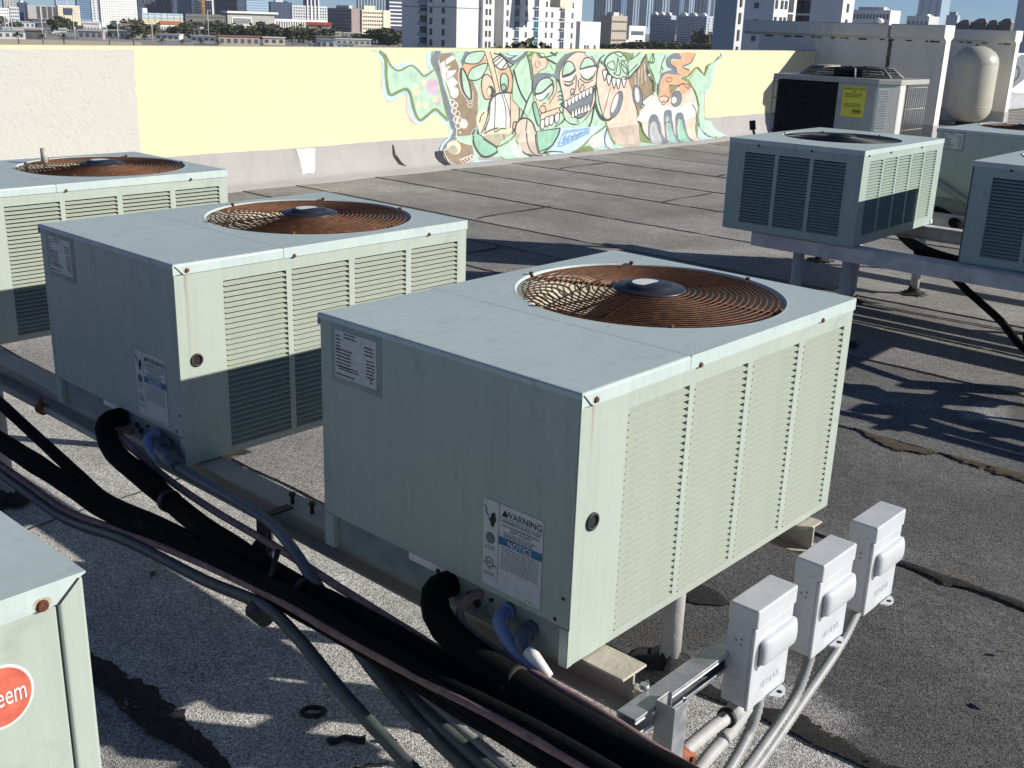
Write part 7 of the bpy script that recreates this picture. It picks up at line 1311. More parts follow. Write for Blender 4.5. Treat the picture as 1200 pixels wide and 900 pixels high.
BUILDINGS = [
('grey beige tower with small square windows at the far left of the skyline', 'building', [521.8, 1189.0, 13.4, 4.0, -14.0, 11.4], 'beigegrey', 'glass', None, (4, 9, 0.4, 0.4), None, None),
('low white block with small dark windows at the far left edge', 'building', [433.2, 1009.5, 13.5, 10.4, -14.0, -1.0], 'white', 'glass', None, (6, 4, 0.35, 0.4), None, None),
('white and blue glass block beside the low white block', 'building', [453.2, 1022.6, 8.5, 1.7, -14.0, 0.1], 'palegrey', 'blueglass', None, (4, 4, 0.6, 0.5), None, None),
('dark blue glass block left of the museum with tall slabs', 'building', [513.9, 1137.8, 9.6, 1.9, -14.0, 4.3], 'navy', 'blueglass', None, (3, 8, 0.8, 0.2), None, None),
('grey building with tall dark slots and a broad grey slab', 'building', [475.1, 1034.6, 29.2, 5.2, -14.0, 2.1], 'beigegrey', 'black', None, None, 'slots', None),
('pale blue tower rising behind the framed screen building', 'building', [742.5, 1527.6, 32.2, 5.0, -14.0, 32.3], 'paleblue', 'blueglass', None, (2, 16, 0.9, 0.25), None, None),
('cream framed building around a big dark screen', 'building', [489.7, 1005.6, 20.8, 2.5, -14.0, 3.0], 'cream', 'tan', None, (10, 6, 0.5, 0.3), 'screen', None),
('blue glass tower with a pale edge strip', 'building', [540.8, 1069.5, 23.6, 2.6, -14.0, 28.0], 'blueglass2', 'navy', None, (1, 20, 0.9, 0.3), 'edge', None),
('long white office slab with a grid of small square windows', 'building', [494.2, 936.0, 34.6, 3.0, -14.0, 18.1], 'white', 'glass', None, (15, 13, 0.32, 0.32), None, None),
('dark glass arena with a pale roof truss', 'building', [737.3, 1304.5, 61.1, 4.1, -14.0, 26.5], 'navy', 'truss', None, None, 'truss', None),
('parking garage with blue and yellow striped decks', 'building', [518.8, 911.1, 43.8, 2.9, -14.0, -1.1], 'palegrey', 'black', None, None, 'bands', None),
('low white building with a red tiled roof before the striped garage', 'building', [455.6, 774.3, 19.5, 2.4, -14.0, -8.8], 'white', 'glass', None, (9, 1, 0.5, 0.5), 'tile', None),
('blue glass office tower behind the striped garage', 'building', [780.5, 1279.1, 20.8, 4.0, -14.0, 32.4], 'blueglass2', 'navy', None, (3, 13, 0.8, 0.25), None, None),
('white gridded office tower beside the tower crane', 'building', [784.8, 1252.9, 32.0, 1.9, -14.0, 32.7], 'white', 'glass', None, (8, 12, 0.45, 0.5), None, None),
('half built grey concrete block at the foot of the tower crane', 'building', [513.5, 832.9, 40.2, 2.6, -14.0, -0.5], 'darkgrey', 'black', None, (12, 3, 0.6, 0.35), None, None),
('dark blue glass tower right of the tower crane', 'building', [791.0, 1213.3, 45.9, 3.7, -14.0, 33.1], 'navy', 'blueglass', None, (1, 5, 0.9, 0.05), None, None),
('pale blue banded glass tower beside the dark blue one', 'building', [810.1, 1176.4, 35.1, 1.8, -14.0, 34.0], 'paleblue', 'blueglass2', None, (1, 14, 1, 0.35), None, None),
('grey museum block with a white flat roof and a framed terrace', 'building', [552.7, 831.5, 48.1, 6.4, -14.0, 1.2], 'beigegrey', 'black', None, None, 'museum', None),
('dark steel and glass block in the middle distance', 'building', [786.7, 1095.1, 30.2, 3.3, -14.0, 14.8], 'navy', 'glass', None, (5, 8, 0.3, 0.3), None, None),
('white lattice building with four tall pale fins', 'building', [764.4, 1024.7, 48.5, 4.6, -14.0, 11.3], 'palegrey', 'navy', None, (14, 7, 0.5, 0.5), 'fins', None),
('long white podium with a row of dark openings', 'building', [672.6, 930.8, 67.9, 2.8, -14.0, -2.9], 'white', 'black', None, (22, 1, 0.5, 0.6), None, None),
('pinkish brown office slab joined to a tan stair tower', 'building', [572.5, 692.3, 10.3, 29.6, -14.0, 7.5], 'pinkbrown', 'darkglass', (1, 7, 1, 0.35), None, None, None),
('beige office block with rows of small windows behind the dark trees', 'building', [582.0, 690.8, 28.9, 3.6, -14.0, 7.1], 'cream', 'darkglass', None, (12, 6, 0.55, 0.4), 'plainend', None),
('navy and white banded tower behind the beige office block', 'building', [826.3, 935.7, 21.2, 5.6, -14.0, 37.1], 'navy', 'white', None, (1, 11, 1, 0.35), None, None),
('pale strip of a distant slab above the beige office block', 'building', [1154.4, 1378.9, 56.3, 4.1, -14.0, 46.0], 'steel', 'navy', (1, 1, 0.1, 0.1), (9, 1, 0.5, 1), None, None),
('distant hazy glass tower, first from the left of the tight cluster behind the gabled apartments', 'building', [1817.1, 1407.3, 19.6, 30.5, -14.0, 96.4], 'steel', 'navy', (4, 1, 0.35, 1), (2, 1, 0.4, 1), None, None),
('distant hazy glass tower, second from the left of the tight cluster behind the gabled apartments', 'building', [1883.6, 1419.0, 17.5, 28.6, -14.0, 99.8], 'blueglass2', 'navy', (4, 1, 0.35, 1), (2, 1, 0.4, 1), None, None),
('distant hazy glass tower, third from the left of the tight cluster behind the gabled apartments', 'building', [1946.5, 1435.1, 21.2, 22.3, -14.0, 103.0], 'steel', 'navy', (4, 1, 0.35, 1), (2, 1, 0.4, 1), None, None),
('distant hazy glass tower, fourth from the left of the tight cluster behind the gabled apartments', 'building', [2012.0, 1447.0, 22.0, 24.9, -14.0, 106.3], 'paleblue', 'navy', (4, 1, 0.35, 1), (2, 1, 0.4, 1), None, None),
('distant hazy glass tower, fifth from the left of the tight cluster behind the gabled apartments', 'building', [2080.1, 1454.7, 26.2, 29.8, -14.0, 109.7], 'steel', 'navy', (4, 1, 0.35, 1), (2, 1, 0.4, 1), None, None),
('distant hazy glass tower, sixth from the left of the tight cluster behind the gabled apartments', 'building', [2150.9, 1457.7, 17.0, 32.4, -14.0, 113.3], 'blueglass2', 'navy', (4, 1, 0.35, 1), (2, 1, 0.4, 1), None, None),
('distant hazy glass tower, seventh from the left of the tight cluster behind the gabled apartments', 'building', [2212.5, 1473.6, 21.1, 18.7, -14.0, 116.4], 'paleblue', 'navy', (4, 1, 0.35, 1), (2, 1, 0.4, 1), None, None),
('distant hazy glass tower, rightmost of the tight cluster behind the gabled apartments', 'building', [2284.1, 1473.8, 51.7, 42.7, -14.0, 120.0], 'navy', 'steel', (4, 1, 0.35, 1), (2, 1, 0.4, 1), None, None),
('tan and dark grey block with a row of windows, right of the white apartments', 'building', [634.0, 485.1, 17.8, 10.5, -14.0, 8.1], 'tan', 'darkglass', None, (7, 3, 0.6, 0.18), None, None),
('low cream sheds behind the trees right of the white apartments', 'building', [647.0, 501.1, 30.6, 3.9, -14.0, -8.1], 'cream', 'tan', None, (4, 1, 0.7, 0.3), None, None),
('low white roofed hall between the tan block and the gabled apartments', 'building', [962.9, 713.2, 28.8, 3.3, -14.0, 1.8], 'white', 'glass', None, (1, 1, 0.8, 0.3), None, None),
('gabled blue grey apartment block, its left half', 'building', [822.7, 565.4, 7.8, 21.6, -14.0, 11.3], 'bluegrey', 'darkglass', (8, 11, 0.5, 0.45), None, 'gable', None),
('gabled blue grey apartment block with a bright white end, its right half', 'building', [822.9, 529.2, 13.3, 29.3, -14.0, 11.4], 'bluegrey', 'darkglass', (11, 11, 0.5, 0.45), (2, 10, 0.3, 0.4), 'gable', None),
('white apartment slab showing over the grey wall, right of the big tower', 'building', [819.8, 367.3, 18.0, 38.3, -14.0, 18.8], 'white', 'darkglass', (14, 4, 0.5, 0.5), None, None, None),
('tall blue glass twin tower above the cracked coping', 'building', [2039.2, 821.3, 39.1, 42.5, -14.0, 74.6], 'paleblue', 'blueglass2', (3, 1, 0.25, 1), None, None, None),
('grey and white low towers at the foot of the twin tower', 'building', [1200.6, 494.4, 27.4, 24.4, -14.0, 21.5], 'palegrey', 'glass', (5, 2, 0.5, 0.5), None, None, None),
('dark grey box on the skyline above the tank', 'building', [744.7, 287.8, 4.3, 7.3, -14.0, 14.9], 'bluegrey', 'glass', None, None, None, None),
('brown hip roofed house in the row seen over the second grey wall, leftmost', 'building', [391.8, 146.8, 2.3, 4.4, -14.0, 5.7], 'darkgrey', 'black', (4, 1, 0.35, 0.4), None, 'hip', None),
('brown hip roofed house in the row seen over the second grey wall, second from left', 'building', [393.6, 141.8, 2.4, 4.9, -14.0, 6.3], 'darkgrey', 'black', (4, 1, 0.35, 0.4), None, 'hip', None),
('brown hip roofed house in the row seen over the second grey wall, third from left', 'building', [394.8, 138.5, 2.4, 3.1, -14.0, 5.9], 'darkgrey', 'black', (4, 1, 0.35, 0.4), None, 'hip', None),
('brown hip roofed house in the row seen over the second grey wall, rightmost', 'building', [396.2, 134.5, 2.5, 4.2, -14.0, 6.5], 'darkgrey', 'black', (4, 1, 0.35, 0.4), None, 'hip', None),
('blue grey slab tower cut off by the right edge', 'building', [285.7, 86.1, 42.0, 10.0, -14.0, 21.8], 'bluegrey', 'glass', None, None, None, None),
]
APT = [[224.2, 225.9, 10.5, 22.7, -14.0, 12.7], [233.7, 224.8, 4.6, 2.0, -14.0, 13.1], [240.7, 223.3, 35.6, 5.4, -14.0, 13.5], [251.3, 203.4, 9.4, 1.2, -14.0, 2.4]]
TOWER = [[177.9, 108.4, 2.5, 4.4, -14.0, 15.2], [186.5, 105.6, 8.3, 7.0, -14.0, 15.7], [206.5, 102.0, 4.8, 10.9, -14.0, 16.9]]
TREES = [(366.9, 589.6, -18.9, 7.2), (386.8, 605.4, -19.4, 6.5), (386.1, 586.8, -18.6, 5.8), (380.1, 561.9, -17.7, 5.2), (395.6, 570.7, -18.0, 6.3), (416.4, 585.4, -18.4, 7.5), (404.7, 554.4, -17.3, 7.7), (420.7, 562.4, -17.5, 7.4), (436.9, 570.2, -17.7, 6.1), (440.5, 547.0, -16.8, 5.9), (451.6, 548.3, -16.8, 6.5), (462.8, 549.3, -16.8, 7.7), (474.1, 550.2, -16.8, 10.4), (468.5, 534.0, -16.2, 10.6), (462.6, 517.8, -15.6, 9.9), (443.4, 544.7, -16.7, 4.5), (465.7, 546.9, -16.7, 5.1), (454.2, 514.6, -15.5, 4.9), (589.5, 456.0, -14.7, 4.3), (587.1, 444.4, -14.2, 4.7), (592.0, 437.8, -14.0, 5.8), (581.7, 421.5, -13.3, 6.6), (615.4, 436.2, -13.8, 6.4), (590.9, 408.4, -12.8, 5.6), (603.1, 406.4, -12.7, 5.2), (615.4, 404.3, -12.5, 5.2), (612.0, 393.0, -12.1, 4.6), (577.9, 441.5, -14.2, 2.7), (603.2, 422.2, -13.3, 3.2), (630.6, 397.3, -12.2, 4.2), (182.9, 168.0, -4.9, 1.7), (183.9, 166.9, -4.8, 1.9), (186.2, 164.3, -4.7, 2.0), (187.4, 162.9, -4.6, 1.8), (635.3, 414.0, -12.9, 13.9), (638.6, 408.9, -12.6, 11.7)]
PALMS = [(203.4, 455.1, -14.0, 6.0), (211.8, 451.3, -13.8, 5.0), (219.0, 447.8, -13.6, 5.3), (234.6, 439.8, -13.2, 5.8), (242.8, 435.3, -13.0, 6.1), (252.6, 429.7, -12.7, 3.4), (259.7, 425.4, -12.5, 3.1), (266.2, 421.4, -12.3, 3.1), (271.8, 417.8, -12.1, 2.7)]
POLES = [(255.8, 585.0, -15.9, 11.2), (257.3, 584.4, -15.9, 10.9), (258.7, 583.7, -15.9, 11.3), (237.5, 505.5, -13.4, 15.5), (276.5, 553.2, -14.6, 14.0), (290.7, 568.4, -15.0, 9.4), (262.1, 493.1, -12.7, 7.9), (295.0, 543.5, -14.1, 7.5), (299.6, 518.0, -13.2, 8.6), (377.0, 587.9, -14.9, 17.4), (399.6, 572.7, -14.1, 13.6), (475.6, 641.3, -15.7, 11.2)]
CRANE = (536.1, 842.3, -12.4, 43.4)
LOWWALL = [[199.4, 478.7, -11.8], [255.3, 451.2, -9.9], [199.2, 478.8, -13.9]]
CARS = [[274.5, 624.9, -14.0], [295.3, 649.5, -14.0], [290.1, 624.4, -14.0], [315.9, 658.6, -14.0], [345.4, 680.9, -14.0], [334.7, 651.5, -14.0], [355.7, 676.7, -14.0], [399.4, 697.1, -14.0], [434.7, 642.1, -14.0], [431.5, 609.0, -14.0], [410.5, 572.4, -14.0], [516.3, 690.7, -14.0], [500.7, 630.8, -14.0], [518.0, 619.3, -14.0]]
B1 = ([362.4, 711.5, -11.2], [371.3, 706.9, -10.9], -6.8)
B2 = ([336.1, 702.2, -11.4], [342.5, 699.1, -11.2], -7.7)
B3 = ([305.4, 628.2, -12.3], [308.6, 626.6, -12.2], -9.9)
B4 = ([362.8, 666.1, -12.5], [383.3, 654.4, -11.9], -7.1)
B5 = ([515.4, 673.8, -6.3], [529.0, 663.2, -5.8], -3.1)
B6 = ([487.2, 632.5, -13.1], [503.2, 619.8, -12.5], -8.8)
B7 = ([251.5, 565.0, -12.9], [260.8, 560.8, -12.6], -9.5)
# ------------------------------------------------------------------ the city beyond
for k, c, r_, m_ in (('c_white', (.72, .71, .69), .8, 0), ('c_palegrey', (.55, .56, .57), .8, 0), ('c_beigegrey', (.36, .35, .34), .8, 0), ('c_cream', (.68, .60, .46), .8, 0), ('c_tan', (.42, .37, .30), .8, 0),
                    ('c_darkgrey', (.13, .125, .12), .8, 0), ('c_black', (.02, .022, .025), .5, 0), ('c_navy', (.035, .055, .10), .25, 0), ('c_blueglass', (.10, .16, .26), .2, 0), ('c_blueglass2', (.15, .24, .37), .25, 0),
                    ('c_paleblue', (.32, .42, .52), .3, 0), ('c_steel', (.24, .31, .38), .35, 0), ('c_bluegrey', (.42, .46, .54), .8, 0), ('c_pinkbrown', (.30, .24, .23), .8, 0), ('c_glass', (.10, .12, .15), .25, 0),
                    ('c_darkglass', (.045, .055, .075), .25, 0), ('c_truss', (.35, .40, .45), .6, 0), ('c_orange', (.55, .33, .10), .7, 0), ('c_redtile', (.33, .12, .07), .85, 0), ('c_sky', (.16, .42, .58), .6, 0), ('c_yellow', (.66, .50, .16), .7, 0), ('c_red', (.68, .10, .07), .6, 0), ('c_aqua', (.10, .38, .50), .5, 0)):
    M[k] = plain(k[2:]+'_facade', c, r_, m_, var=.07, scale=.15)
st_ = abox('ground', (-2500, 4200, -2500, 4200, -15.2, -14.002), M['street']); st_['kind'] = 'structure'
def wins(bm, face, x0, y0, L_, z0, z1, spec, d=.12, top=.0, bot=.0):
    """flat window bays standing just proud of a facade; face 'A' is the -X side, 'B' the -Y side"""
    nc, nr, fw_, fh = spec; cw = L_/nc; rh = (z1-z0)/nr
    for i in range(nc):
        for j in range(nr):
            a0 = i*cw+cw*(1-fw_)/2; a1 = a0+cw*fw_; b0 = z0+j*rh+rh*(1-fh)/2; b1 = b0+rh*fh
            if face == 'A': box(bm, x0-d, x0-.01, y0+a0, y0+a1, b0, b1)
            else: box(bm, x0+a0, x0+a1, y0-d, y0-.01, b0, b1)
BGROUP = 'buildings of the city skyline'
for label, cat, (bx, by, Lx, Ly, zb, zt), wall, win, A, B, extra, grp in BUILDINGS:
    Lx = max(Lx, 4); Ly = max(Ly, 4)
    t = empty('building', (bx, by, zb), label, cat, BGROUP); h = zt-zb
    abox('wall', (0, Lx, 0, Ly, 0, h), M['c_'+wall], t)
    if not extra and 4 < zt < 60 and cat == 'building': abox('roof_house', (Lx*.25, Lx*.6, Ly*.2, Ly*.7+1, h+.01, h+2.2), M['c_'+('palegrey' if wall != 'palegrey' else 'white')], t); abox('roof_house', (Lx*.7, Lx*.82, Ly*.2, Ly*.7+1, h+.01, h+1.3), M['c_'+wall], t)
    zl = max(h*.2, 4) if h > 14 else h*.1
    if A or B:
        bm = bmesh.new()
        if A: wins(bm, 'A', 0, .02*Ly, Ly*.96, h*.12, h*.96, A, .25)
        if B: wins(bm, 'B', .02*Lx, 0, Lx*.96, h*.12, h*.96, B, .25)
        link('windows', bm, M['c_'+win], t)['kind'] = 'stuff'
    if extra == 'slots':
        for k in range(4): abox('window', (Lx*(.29+.18*k), Lx*(.29+.18*k+.13), -.3, -.01, h*.3, h*.95), M['c_black'], t)
    elif extra == 'screen':
        abox('screen', (Lx*.24, Lx*.66, -.6, -.26, h*.52, h*.86), M['c_navy'], t)
    elif extra == 'edge':
        abox('edge_strip', (Lx*.60, Lx, -.8, -.26, 0, h), M['c_palegrey'], t); bm = bmesh.new(); wins(bm, 'B', Lx*.62, -.8, Lx*.36, h*.1, h, (2, 15, .4, .5), .2); link('windows', bm, M['c_blueglass'], t)['kind'] = 'stuff'
    elif extra == 'truss':
        bm = bmesh.new()
        for k in range(5):
            x0 = Lx*k/5; tube(bm, [(x0, -.8, h*.45), (x0+Lx/10, -.8, h*.95), (x0+Lx/5, -.8, h*.45)], .6, 4)
        tube(bm, [(0, -.8, h*.72), (Lx, -.8, h*.72)], .6, 4); tube(bm, [(0, -.8, h*.95), (Lx, -.8, h*.95)], .8, 4); link('truss', bm, M['c_truss'], t)
    elif extra == 'bands':
        for k, c in enumerate(('yellow', 'white', 'yellow', 'yellow', 'sky', 'palegrey', 'sky')): abox('deck_front', (0, Lx, -.5, -.02, h*(.14+.125*k), h*(.14+.125*k+.068)), M['c_'+c], t)
        bm = bmesh.new()
        for k in range(7): box(bm, Lx*k/7, Lx*k/7+.5, -.8, -.52, 0, h)
        link('columns', bm, M['c_palegrey'], t); abox('stair_tower', (Lx*.02, Lx*.12, -.3, 3, h, h+4), M['c_white'], t)
    elif extra == 'tile':
        bm = bmesh.new(); v = [bm.verts.new(p) for p in ((-.5, -.5, h), (Lx+.5, -.5, h), (Lx+.5, Ly+.5, h), (-.5, Ly+.5, h), (.5, Ly/2, h+2.6), (Lx-.5, Ly/2, h+2.6))]
        for f in ((0, 1, 5, 4), (2, 3, 4, 5), (0, 4, 3), (1, 2, 5)): bm.faces.new([v[i] for i in f])
        link('roof', bm, M['c_redtile'], t)
    elif extra == 'museum':
        abox('roof', (-2, Lx+2, -3, Ly, h, h+1.6), M['c_white'], t); abox('terrace_frame', (Lx*.08, Lx*.5, -.4, -.05, h*.35, h*.8), M['c_white'], t); abox('terrace', (Lx*.11, Lx*.48, -.6, -.42, h*.42, h*.73), M['c_black'], t)
        for k in range(4): abox('louvre_band', (Lx*.12, Lx*.47, -.8, -.62, h*(.45+.07*k), h*(.47+.07*k)), M['c_palegrey'], t)
    elif extra == 'fins':
        for k in range(4): abox('fin', (Lx*(.40+.105*k), Lx*(.40+.105*k)+1.6, -1.2, -.3, h*.05, h*1.6), M['c_white'], t)
        abox('upper_block', (Lx*.38, Lx*.75, .1, Ly, h, h*1.6), M['c_navy'], t)
    elif extra == 'gable':
        for k in range(3):
            y0 = Ly*(.05+.33*k); w_ = Ly*.24; bm = bmesh.new(); n = 10
            pr = [(y0+w_/2-w_/2*math.cos(math.pi*q/n), h+2.6*math.sin(math.pi*q/n)) for q in range(n+1)]
            a = [bm.verts.new((-.4, y, z)) for y, z in pr]; b = [bm.verts.new((3, y, z)) for y, z in pr]
            bm.faces.new(a); bm.faces.new(b[::-1])
            for q in range(n): bm.faces.new((a[q], b[q], b[q+1], a[q+1]))
            link('gable', bm, M['c_white'], t)
    elif extra == 'hip':
        bm = bmesh.new(); v = [bm.verts.new(p) for p in ((-.3, -.3, h), (Lx+.3, -.3, h), (Lx+.3, Ly+.3, h), (-.3, Ly+.3, h), (Lx/2, Ly*.3, h+1.6), (Lx/2, Ly*.7, h+1.6))]
        for f in ((0, 1, 4), (1, 2, 5, 4), (2, 3, 5), (3, 0, 4, 5)): bm.faces.new([v[i] for i in f])
        link('roof', bm, M['c_pinkbrown'], t)
    elif extra == 'plainend':
        abox('end_bay', (Lx*.74, Lx, -.6, -.27, 0, h), M['c_cream'], t); abox('roof_house', (Lx*.1, Lx*.5, 1, Ly*.9, h, h+3), M['c_cream'], t)
# the two nearer apartment blocks, every window a part
def win_part(root, meshes, key, size, loc, mat, nm='window'):
    if key not in meshes:
        bm = bmesh.new(); box(bm, *size); me = bpy.data.meshes.new(nm); bm.to_mesh(me); bm.free(); me.materials.append(mat); meshes[key] = me
    o = bpy.data.objects.new(nm, meshes[key]); COL.objects.link(o); o.parent = root; o.location = loc
ap = empty('apartment_building', (APT[0][0], APT[0][1], -14), 'nearest white apartment block with balconies and grey window columns behind the mural wall', 'building')
ox, oy = APT[0][0], APT[0][1]; ms = {}
for i, (bx, by, Lx, Ly, zb, zt) in enumerate(APT): abox('wall', (bx-ox, bx-ox+Lx, by-oy, by-oy+max(Ly, 1.5), 0, zt+14), M['c_white'], ap)
Ht = APT[0][5]+14; FL = 2.95
def zrow(k): return Ht-26+1.1+FL*k+.0
zs = [Ht-24.2+FL*k for k in range(8)]
bx, by, Lx, Ly, _, _ = APT[0]
for z in zs:
    for u in (.235, .455, .62): win_part(ap, ms, 'a', (-.12, -.01, -.55, .55, 0, 1.75), (0, Ly*(u) , z), M['c_darkglass'])
    win_part(ap, ms, 'b', (-.10, -.01, -1.5, 1.5, -.3, 2.3), (0, Ly*.78-4.2, z), M['c_black'], 'balcony_recess'); win_part(ap, ms, 'c', (-.9, -.11, -1.6, 1.6, -.4, .55), (0, Ly*.78-4.2, z), M['c_steel'], 'balcony')
for zz in (4.1, 15.5): abox('ledge', (-.18, Lx, -.18, Ly, Ht-26+zz+2.6, Ht-26+zz+2.85), M['c_steel'], ap)
bx, by, Lx, Ly, _, _ = APT[1]
for z in zs:
    for u in (.30, .62): win_part(ap, ms, 'd', (-.42, .42, -.1, -.01, 0, 1.7), (bx-ox+Lx*u, by-oy, z), M['c_black'])
bx, by, Lx, Ly, _, _ = APT[2]
for k, z in enumerate(zs):
    for u in (.045, .275, .53, .605, .875): win_part(ap, ms, 'e', (-.42, .42, -.1, -.01, 0, 1.6), (bx-ox+Lx*u, by-oy, z), M['c_glass'])
    for u, c in ((.16, 'steel'), (.40, 'aqua' if k < 5 else 'steel'), (.74, 'pinkbrown' if 4 <= k < 6 else 'steel')):
        win_part(ap, ms, 'f'+c, (-1.15, 1.15, -.06, -.01, -.3, 2.65), (bx-ox+Lx*u, by-oy, z), M['c_'+c], 'bay_panel'); win_part(ap, ms, 'g', (-.8, -.12, -.12, -.07, 0, 1.9), (bx-ox+Lx*u, by-oy, z), M['c_darkglass']); win_part(ap, ms, 'g', (-.8, -.12, -.12, -.07, 0, 1.9), (bx-ox+Lx*u+.95, by-oy, z), M['c_darkglass'])
        win_part(ap, ms, 'h', (-1.3, 1.3, -.9, -.13, -.35, -.15), (bx-ox+Lx*u, by-oy, z), M['c_palegrey'], 'balcony')
for zz in (4.0, 15.3): abox('ledge', (bx-ox-.2, bx-ox+Lx, by-oy-.2, by-oy+.3, Ht-26+zz, Ht-26+zz+.22), M['c_palegrey'], ap)
bx, by, Lx, Ly, _, zt = APT[3]
for z in [zs[0], zs[1], zs[2]]:
    win_part(ap, ms, 'e', None, (bx-ox+Lx*.28, by-oy, z), None); win_part(ap, ms, 'e', None, (bx-ox+Lx*.42, by-oy, z), None); win_part(ap, ms, 'e', None, (bx-ox+Lx*.75, by-oy, z), None); win_part(ap, ms, 'h', None, (bx-ox+Lx*.35, by-oy, z), None, 'balcony')
abox('spire_base', (bx-ox+Lx*.05, bx-ox+Lx*.62, by-oy+8, by-oy+12, 20, zt+14+4), M['c_cream'], ap)
bm = bmesh.new(); cx, cy, z0 = bx-ox+Lx*.33, by-oy+10, zt+14+4; s = Lx*.30
v = [bm.verts.new((cx+a*s, cy+b*2, z0)) for a, b in ((-1, -1), (1, -1), (1, 1), (-1, 1))]+[bm.verts.new((cx+a*s*.62, cy+b*1, z0+14)) for a, b in ((-1, -1), (1, -1), (1, 1), (-1, 1))]
for k in range(4): bm.faces.new((v[k], v[(k+1) % 4], v[4+(k+1) % 4], v[4+k]))
bm.faces.new(v[4:]); link('spire', bm, M['c_cream'], ap)
tw = empty('tower_block', (TOWER[0][0], TOWER[0][1], -14), 'tall tower block, shaded sides coloured blue grey and lit sides white, above the grey wall', 'building'); ox, oy = TOWER[0][0], TOWER[0][1]; ms = {}
for i, (bx, by, Lx, Ly, zb, zt) in enumerate(TOWER): abox('wall', (bx-ox, bx-ox+Lx, by-oy, by-oy+Ly, 0, zt+14), M[('c_steel', 'c_bluegrey', 'c_white')[i]], tw)  # light put into the wall colours: blue greys for shaded sides, white for sunlit
Ht = TOWER[0][5]+14; zs = [Ht-24.2+2.9*k for k in range(8)]
bx, by, Lx, Ly, _, _ = TOWER[0]
abox('lit_strip', (.05, Lx+.05, -.25, -.01, 0, Ht), M['c_palegrey'], tw)  # narrow sunlit side, its light put in as paler grey
for z in zs: win_part(tw, ms, 'a', (-.32, .32, -.4, -.26, 0, 1.9), (Lx*.48, 0, z), M['c_black'])
bx, by, Lx, Ly, _, _ = TOWER[1]
for z in zs:
    win_part(tw, ms, 'b', (-.12, -.01, -.45, .45, 0, .95), (bx-ox, by-oy+Ly*.52, z), M['c_navy'])
    for u in (.10, .34, .52): win_part(tw, ms, 'c', (-.42, .42, -.12, -.01, .0, 1.5), (bx-ox+Lx*u, by-oy, z), M['c_darkglass'])
    for u in (.76,): win_part(tw, ms, 'd', (-.9, .9, -.12, -.01, -.5, 2.1), (bx-ox+Lx*u, by-oy, z), M['c_black'])
abox('lit_face', (bx-ox+.05, bx-ox+Lx, by-oy-.009, by-oy-.001, 0, Ht), M['c_white'], tw)  # sunlit side, its brightness put in as a white sheet
bx, by, Lx, Ly, _, _ = TOWER[2]
for z in zs:
    for u in (.72, .86): win_part(tw, ms, 'e', (-.12, -.01, -1.0, 1.0, -.4, 2.1), (bx-ox, by-oy+Ly*u, z), M['c_black'])
    win_part(tw, ms, 'f', (-.4, .4, -.12, -.01, 0, 1.6), (bx-ox+Lx*.45, by-oy, z), M['c_darkglass'])
abox('shaded_face', (bx-ox-.009, bx-ox-.001, by-oy, by-oy+Ly*.98, 0, Ht), M['c_bluegrey'], tw)  # side away from the sun, its shade put in as a blue grey sheet
# trees
def tree_mesh(seed, h, w, low):
    r_ = random.Random(seed); bm = bmesh.new(); cl = []
    for k in range(9): cl.append((r_.uniform(-.36, .36)*w, r_.uniform(-.36, .36)*w, h*r_.uniform(low, .80), w*r_.uniform(.16, .30)))
    for k in range(520):
        c = cl[k % 9]; d = Vector((r_.gauss(0, 1), r_.gauss(0, 1), r_.gauss(0, .75))).normalized()*c[3]*r_.uniform(.55, 1.05); p = Vector(c[:3])+d
        s = w*r_.uniform(.05, .10); a = Vector((r_.uniform(-1, 1), r_.uniform(-1, 1), r_.uniform(-.5, 1))).normalized(); u, v_ = frame(a)
        f = bm.faces.new([bm.verts.new(p+q) for q in (u*s, v_*s*.7, -u*s, -v_*s*.7)]); f.material_index = 1 if r_.random() < .35 else 0
    me = bpy.data.meshes.new('crown'); bm.to_mesh(me); bm.free(); me.materials.append(M['leaf']); me.materials.append(M['leaf2']); return me
def trunk_mesh(h, r):
    bm = bmesh.new(); tube(bm, [(0, 0, 0), (.1*r, 0, h*.5), (0, .1*r, h)], r, 7, rf=lambda i: r*(1-.25*i))
    for a in range(3): tube(bm, [(0, 0, h*.8), (math.cos(a*2.1)*h*.35, math.sin(a*2.1)*h*.35, h*1.35)], r*.4, 5)
    me = bpy.data.meshes.new('trunk'); bm.to_mesh(me); bm.free(); me.materials.append(M['bark']); return me
CR = [tree_mesh(s, 1, 1.25, .34) for s in (1, 2, 3, 4)]; TK = trunk_mesh(.4, .035)
for i, (x, y, z, h) in enumerate(TREES):
    grp = 'left' if i < 18 else 'right' if i < 30 else 'near' if i < 34 else 'tall'
    lab = {'left': 'dark green tree in the belt of trees left of the white apartments', 'right': 'dark green tree in the belt of trees before the gabled apartments', 'near': 'small round tree over the mural wall before the white apartments, %s of four' % ('leftmost', 'second from left', 'third from left', 'rightmost')[(i-30) % 4], 'tall': '%s slim olive tree before the white end of the gabled apartments' % ('left', 'right')[i % 2]}[grp]
    t = empty('tree', (x, y, -14), lab, 'tree', {'left': 'trees left of the white apartments', 'right': 'trees before the gabled apartments', 'near': 'small trees before the white apartments', 'tall': 'slim trees at the gabled apartments'}[grp], i*1.7)
    hh = z+h+14; s = hh*(1.12 if grp == 'left' else 1.0)
    w_ = 2.2*h/ s if grp != 'tall' else .8
    sx = s*(2.0 if grp in ('left', 'right') else .9 if grp == 'near' else .45)
    t.scale = (sx, sx, s)
    for nm, me in (('crown', CR[i % 4]), ('trunk', TK)):
        o = bpy.data.objects.new(nm, me); COL.objects.link(o); o.parent = t
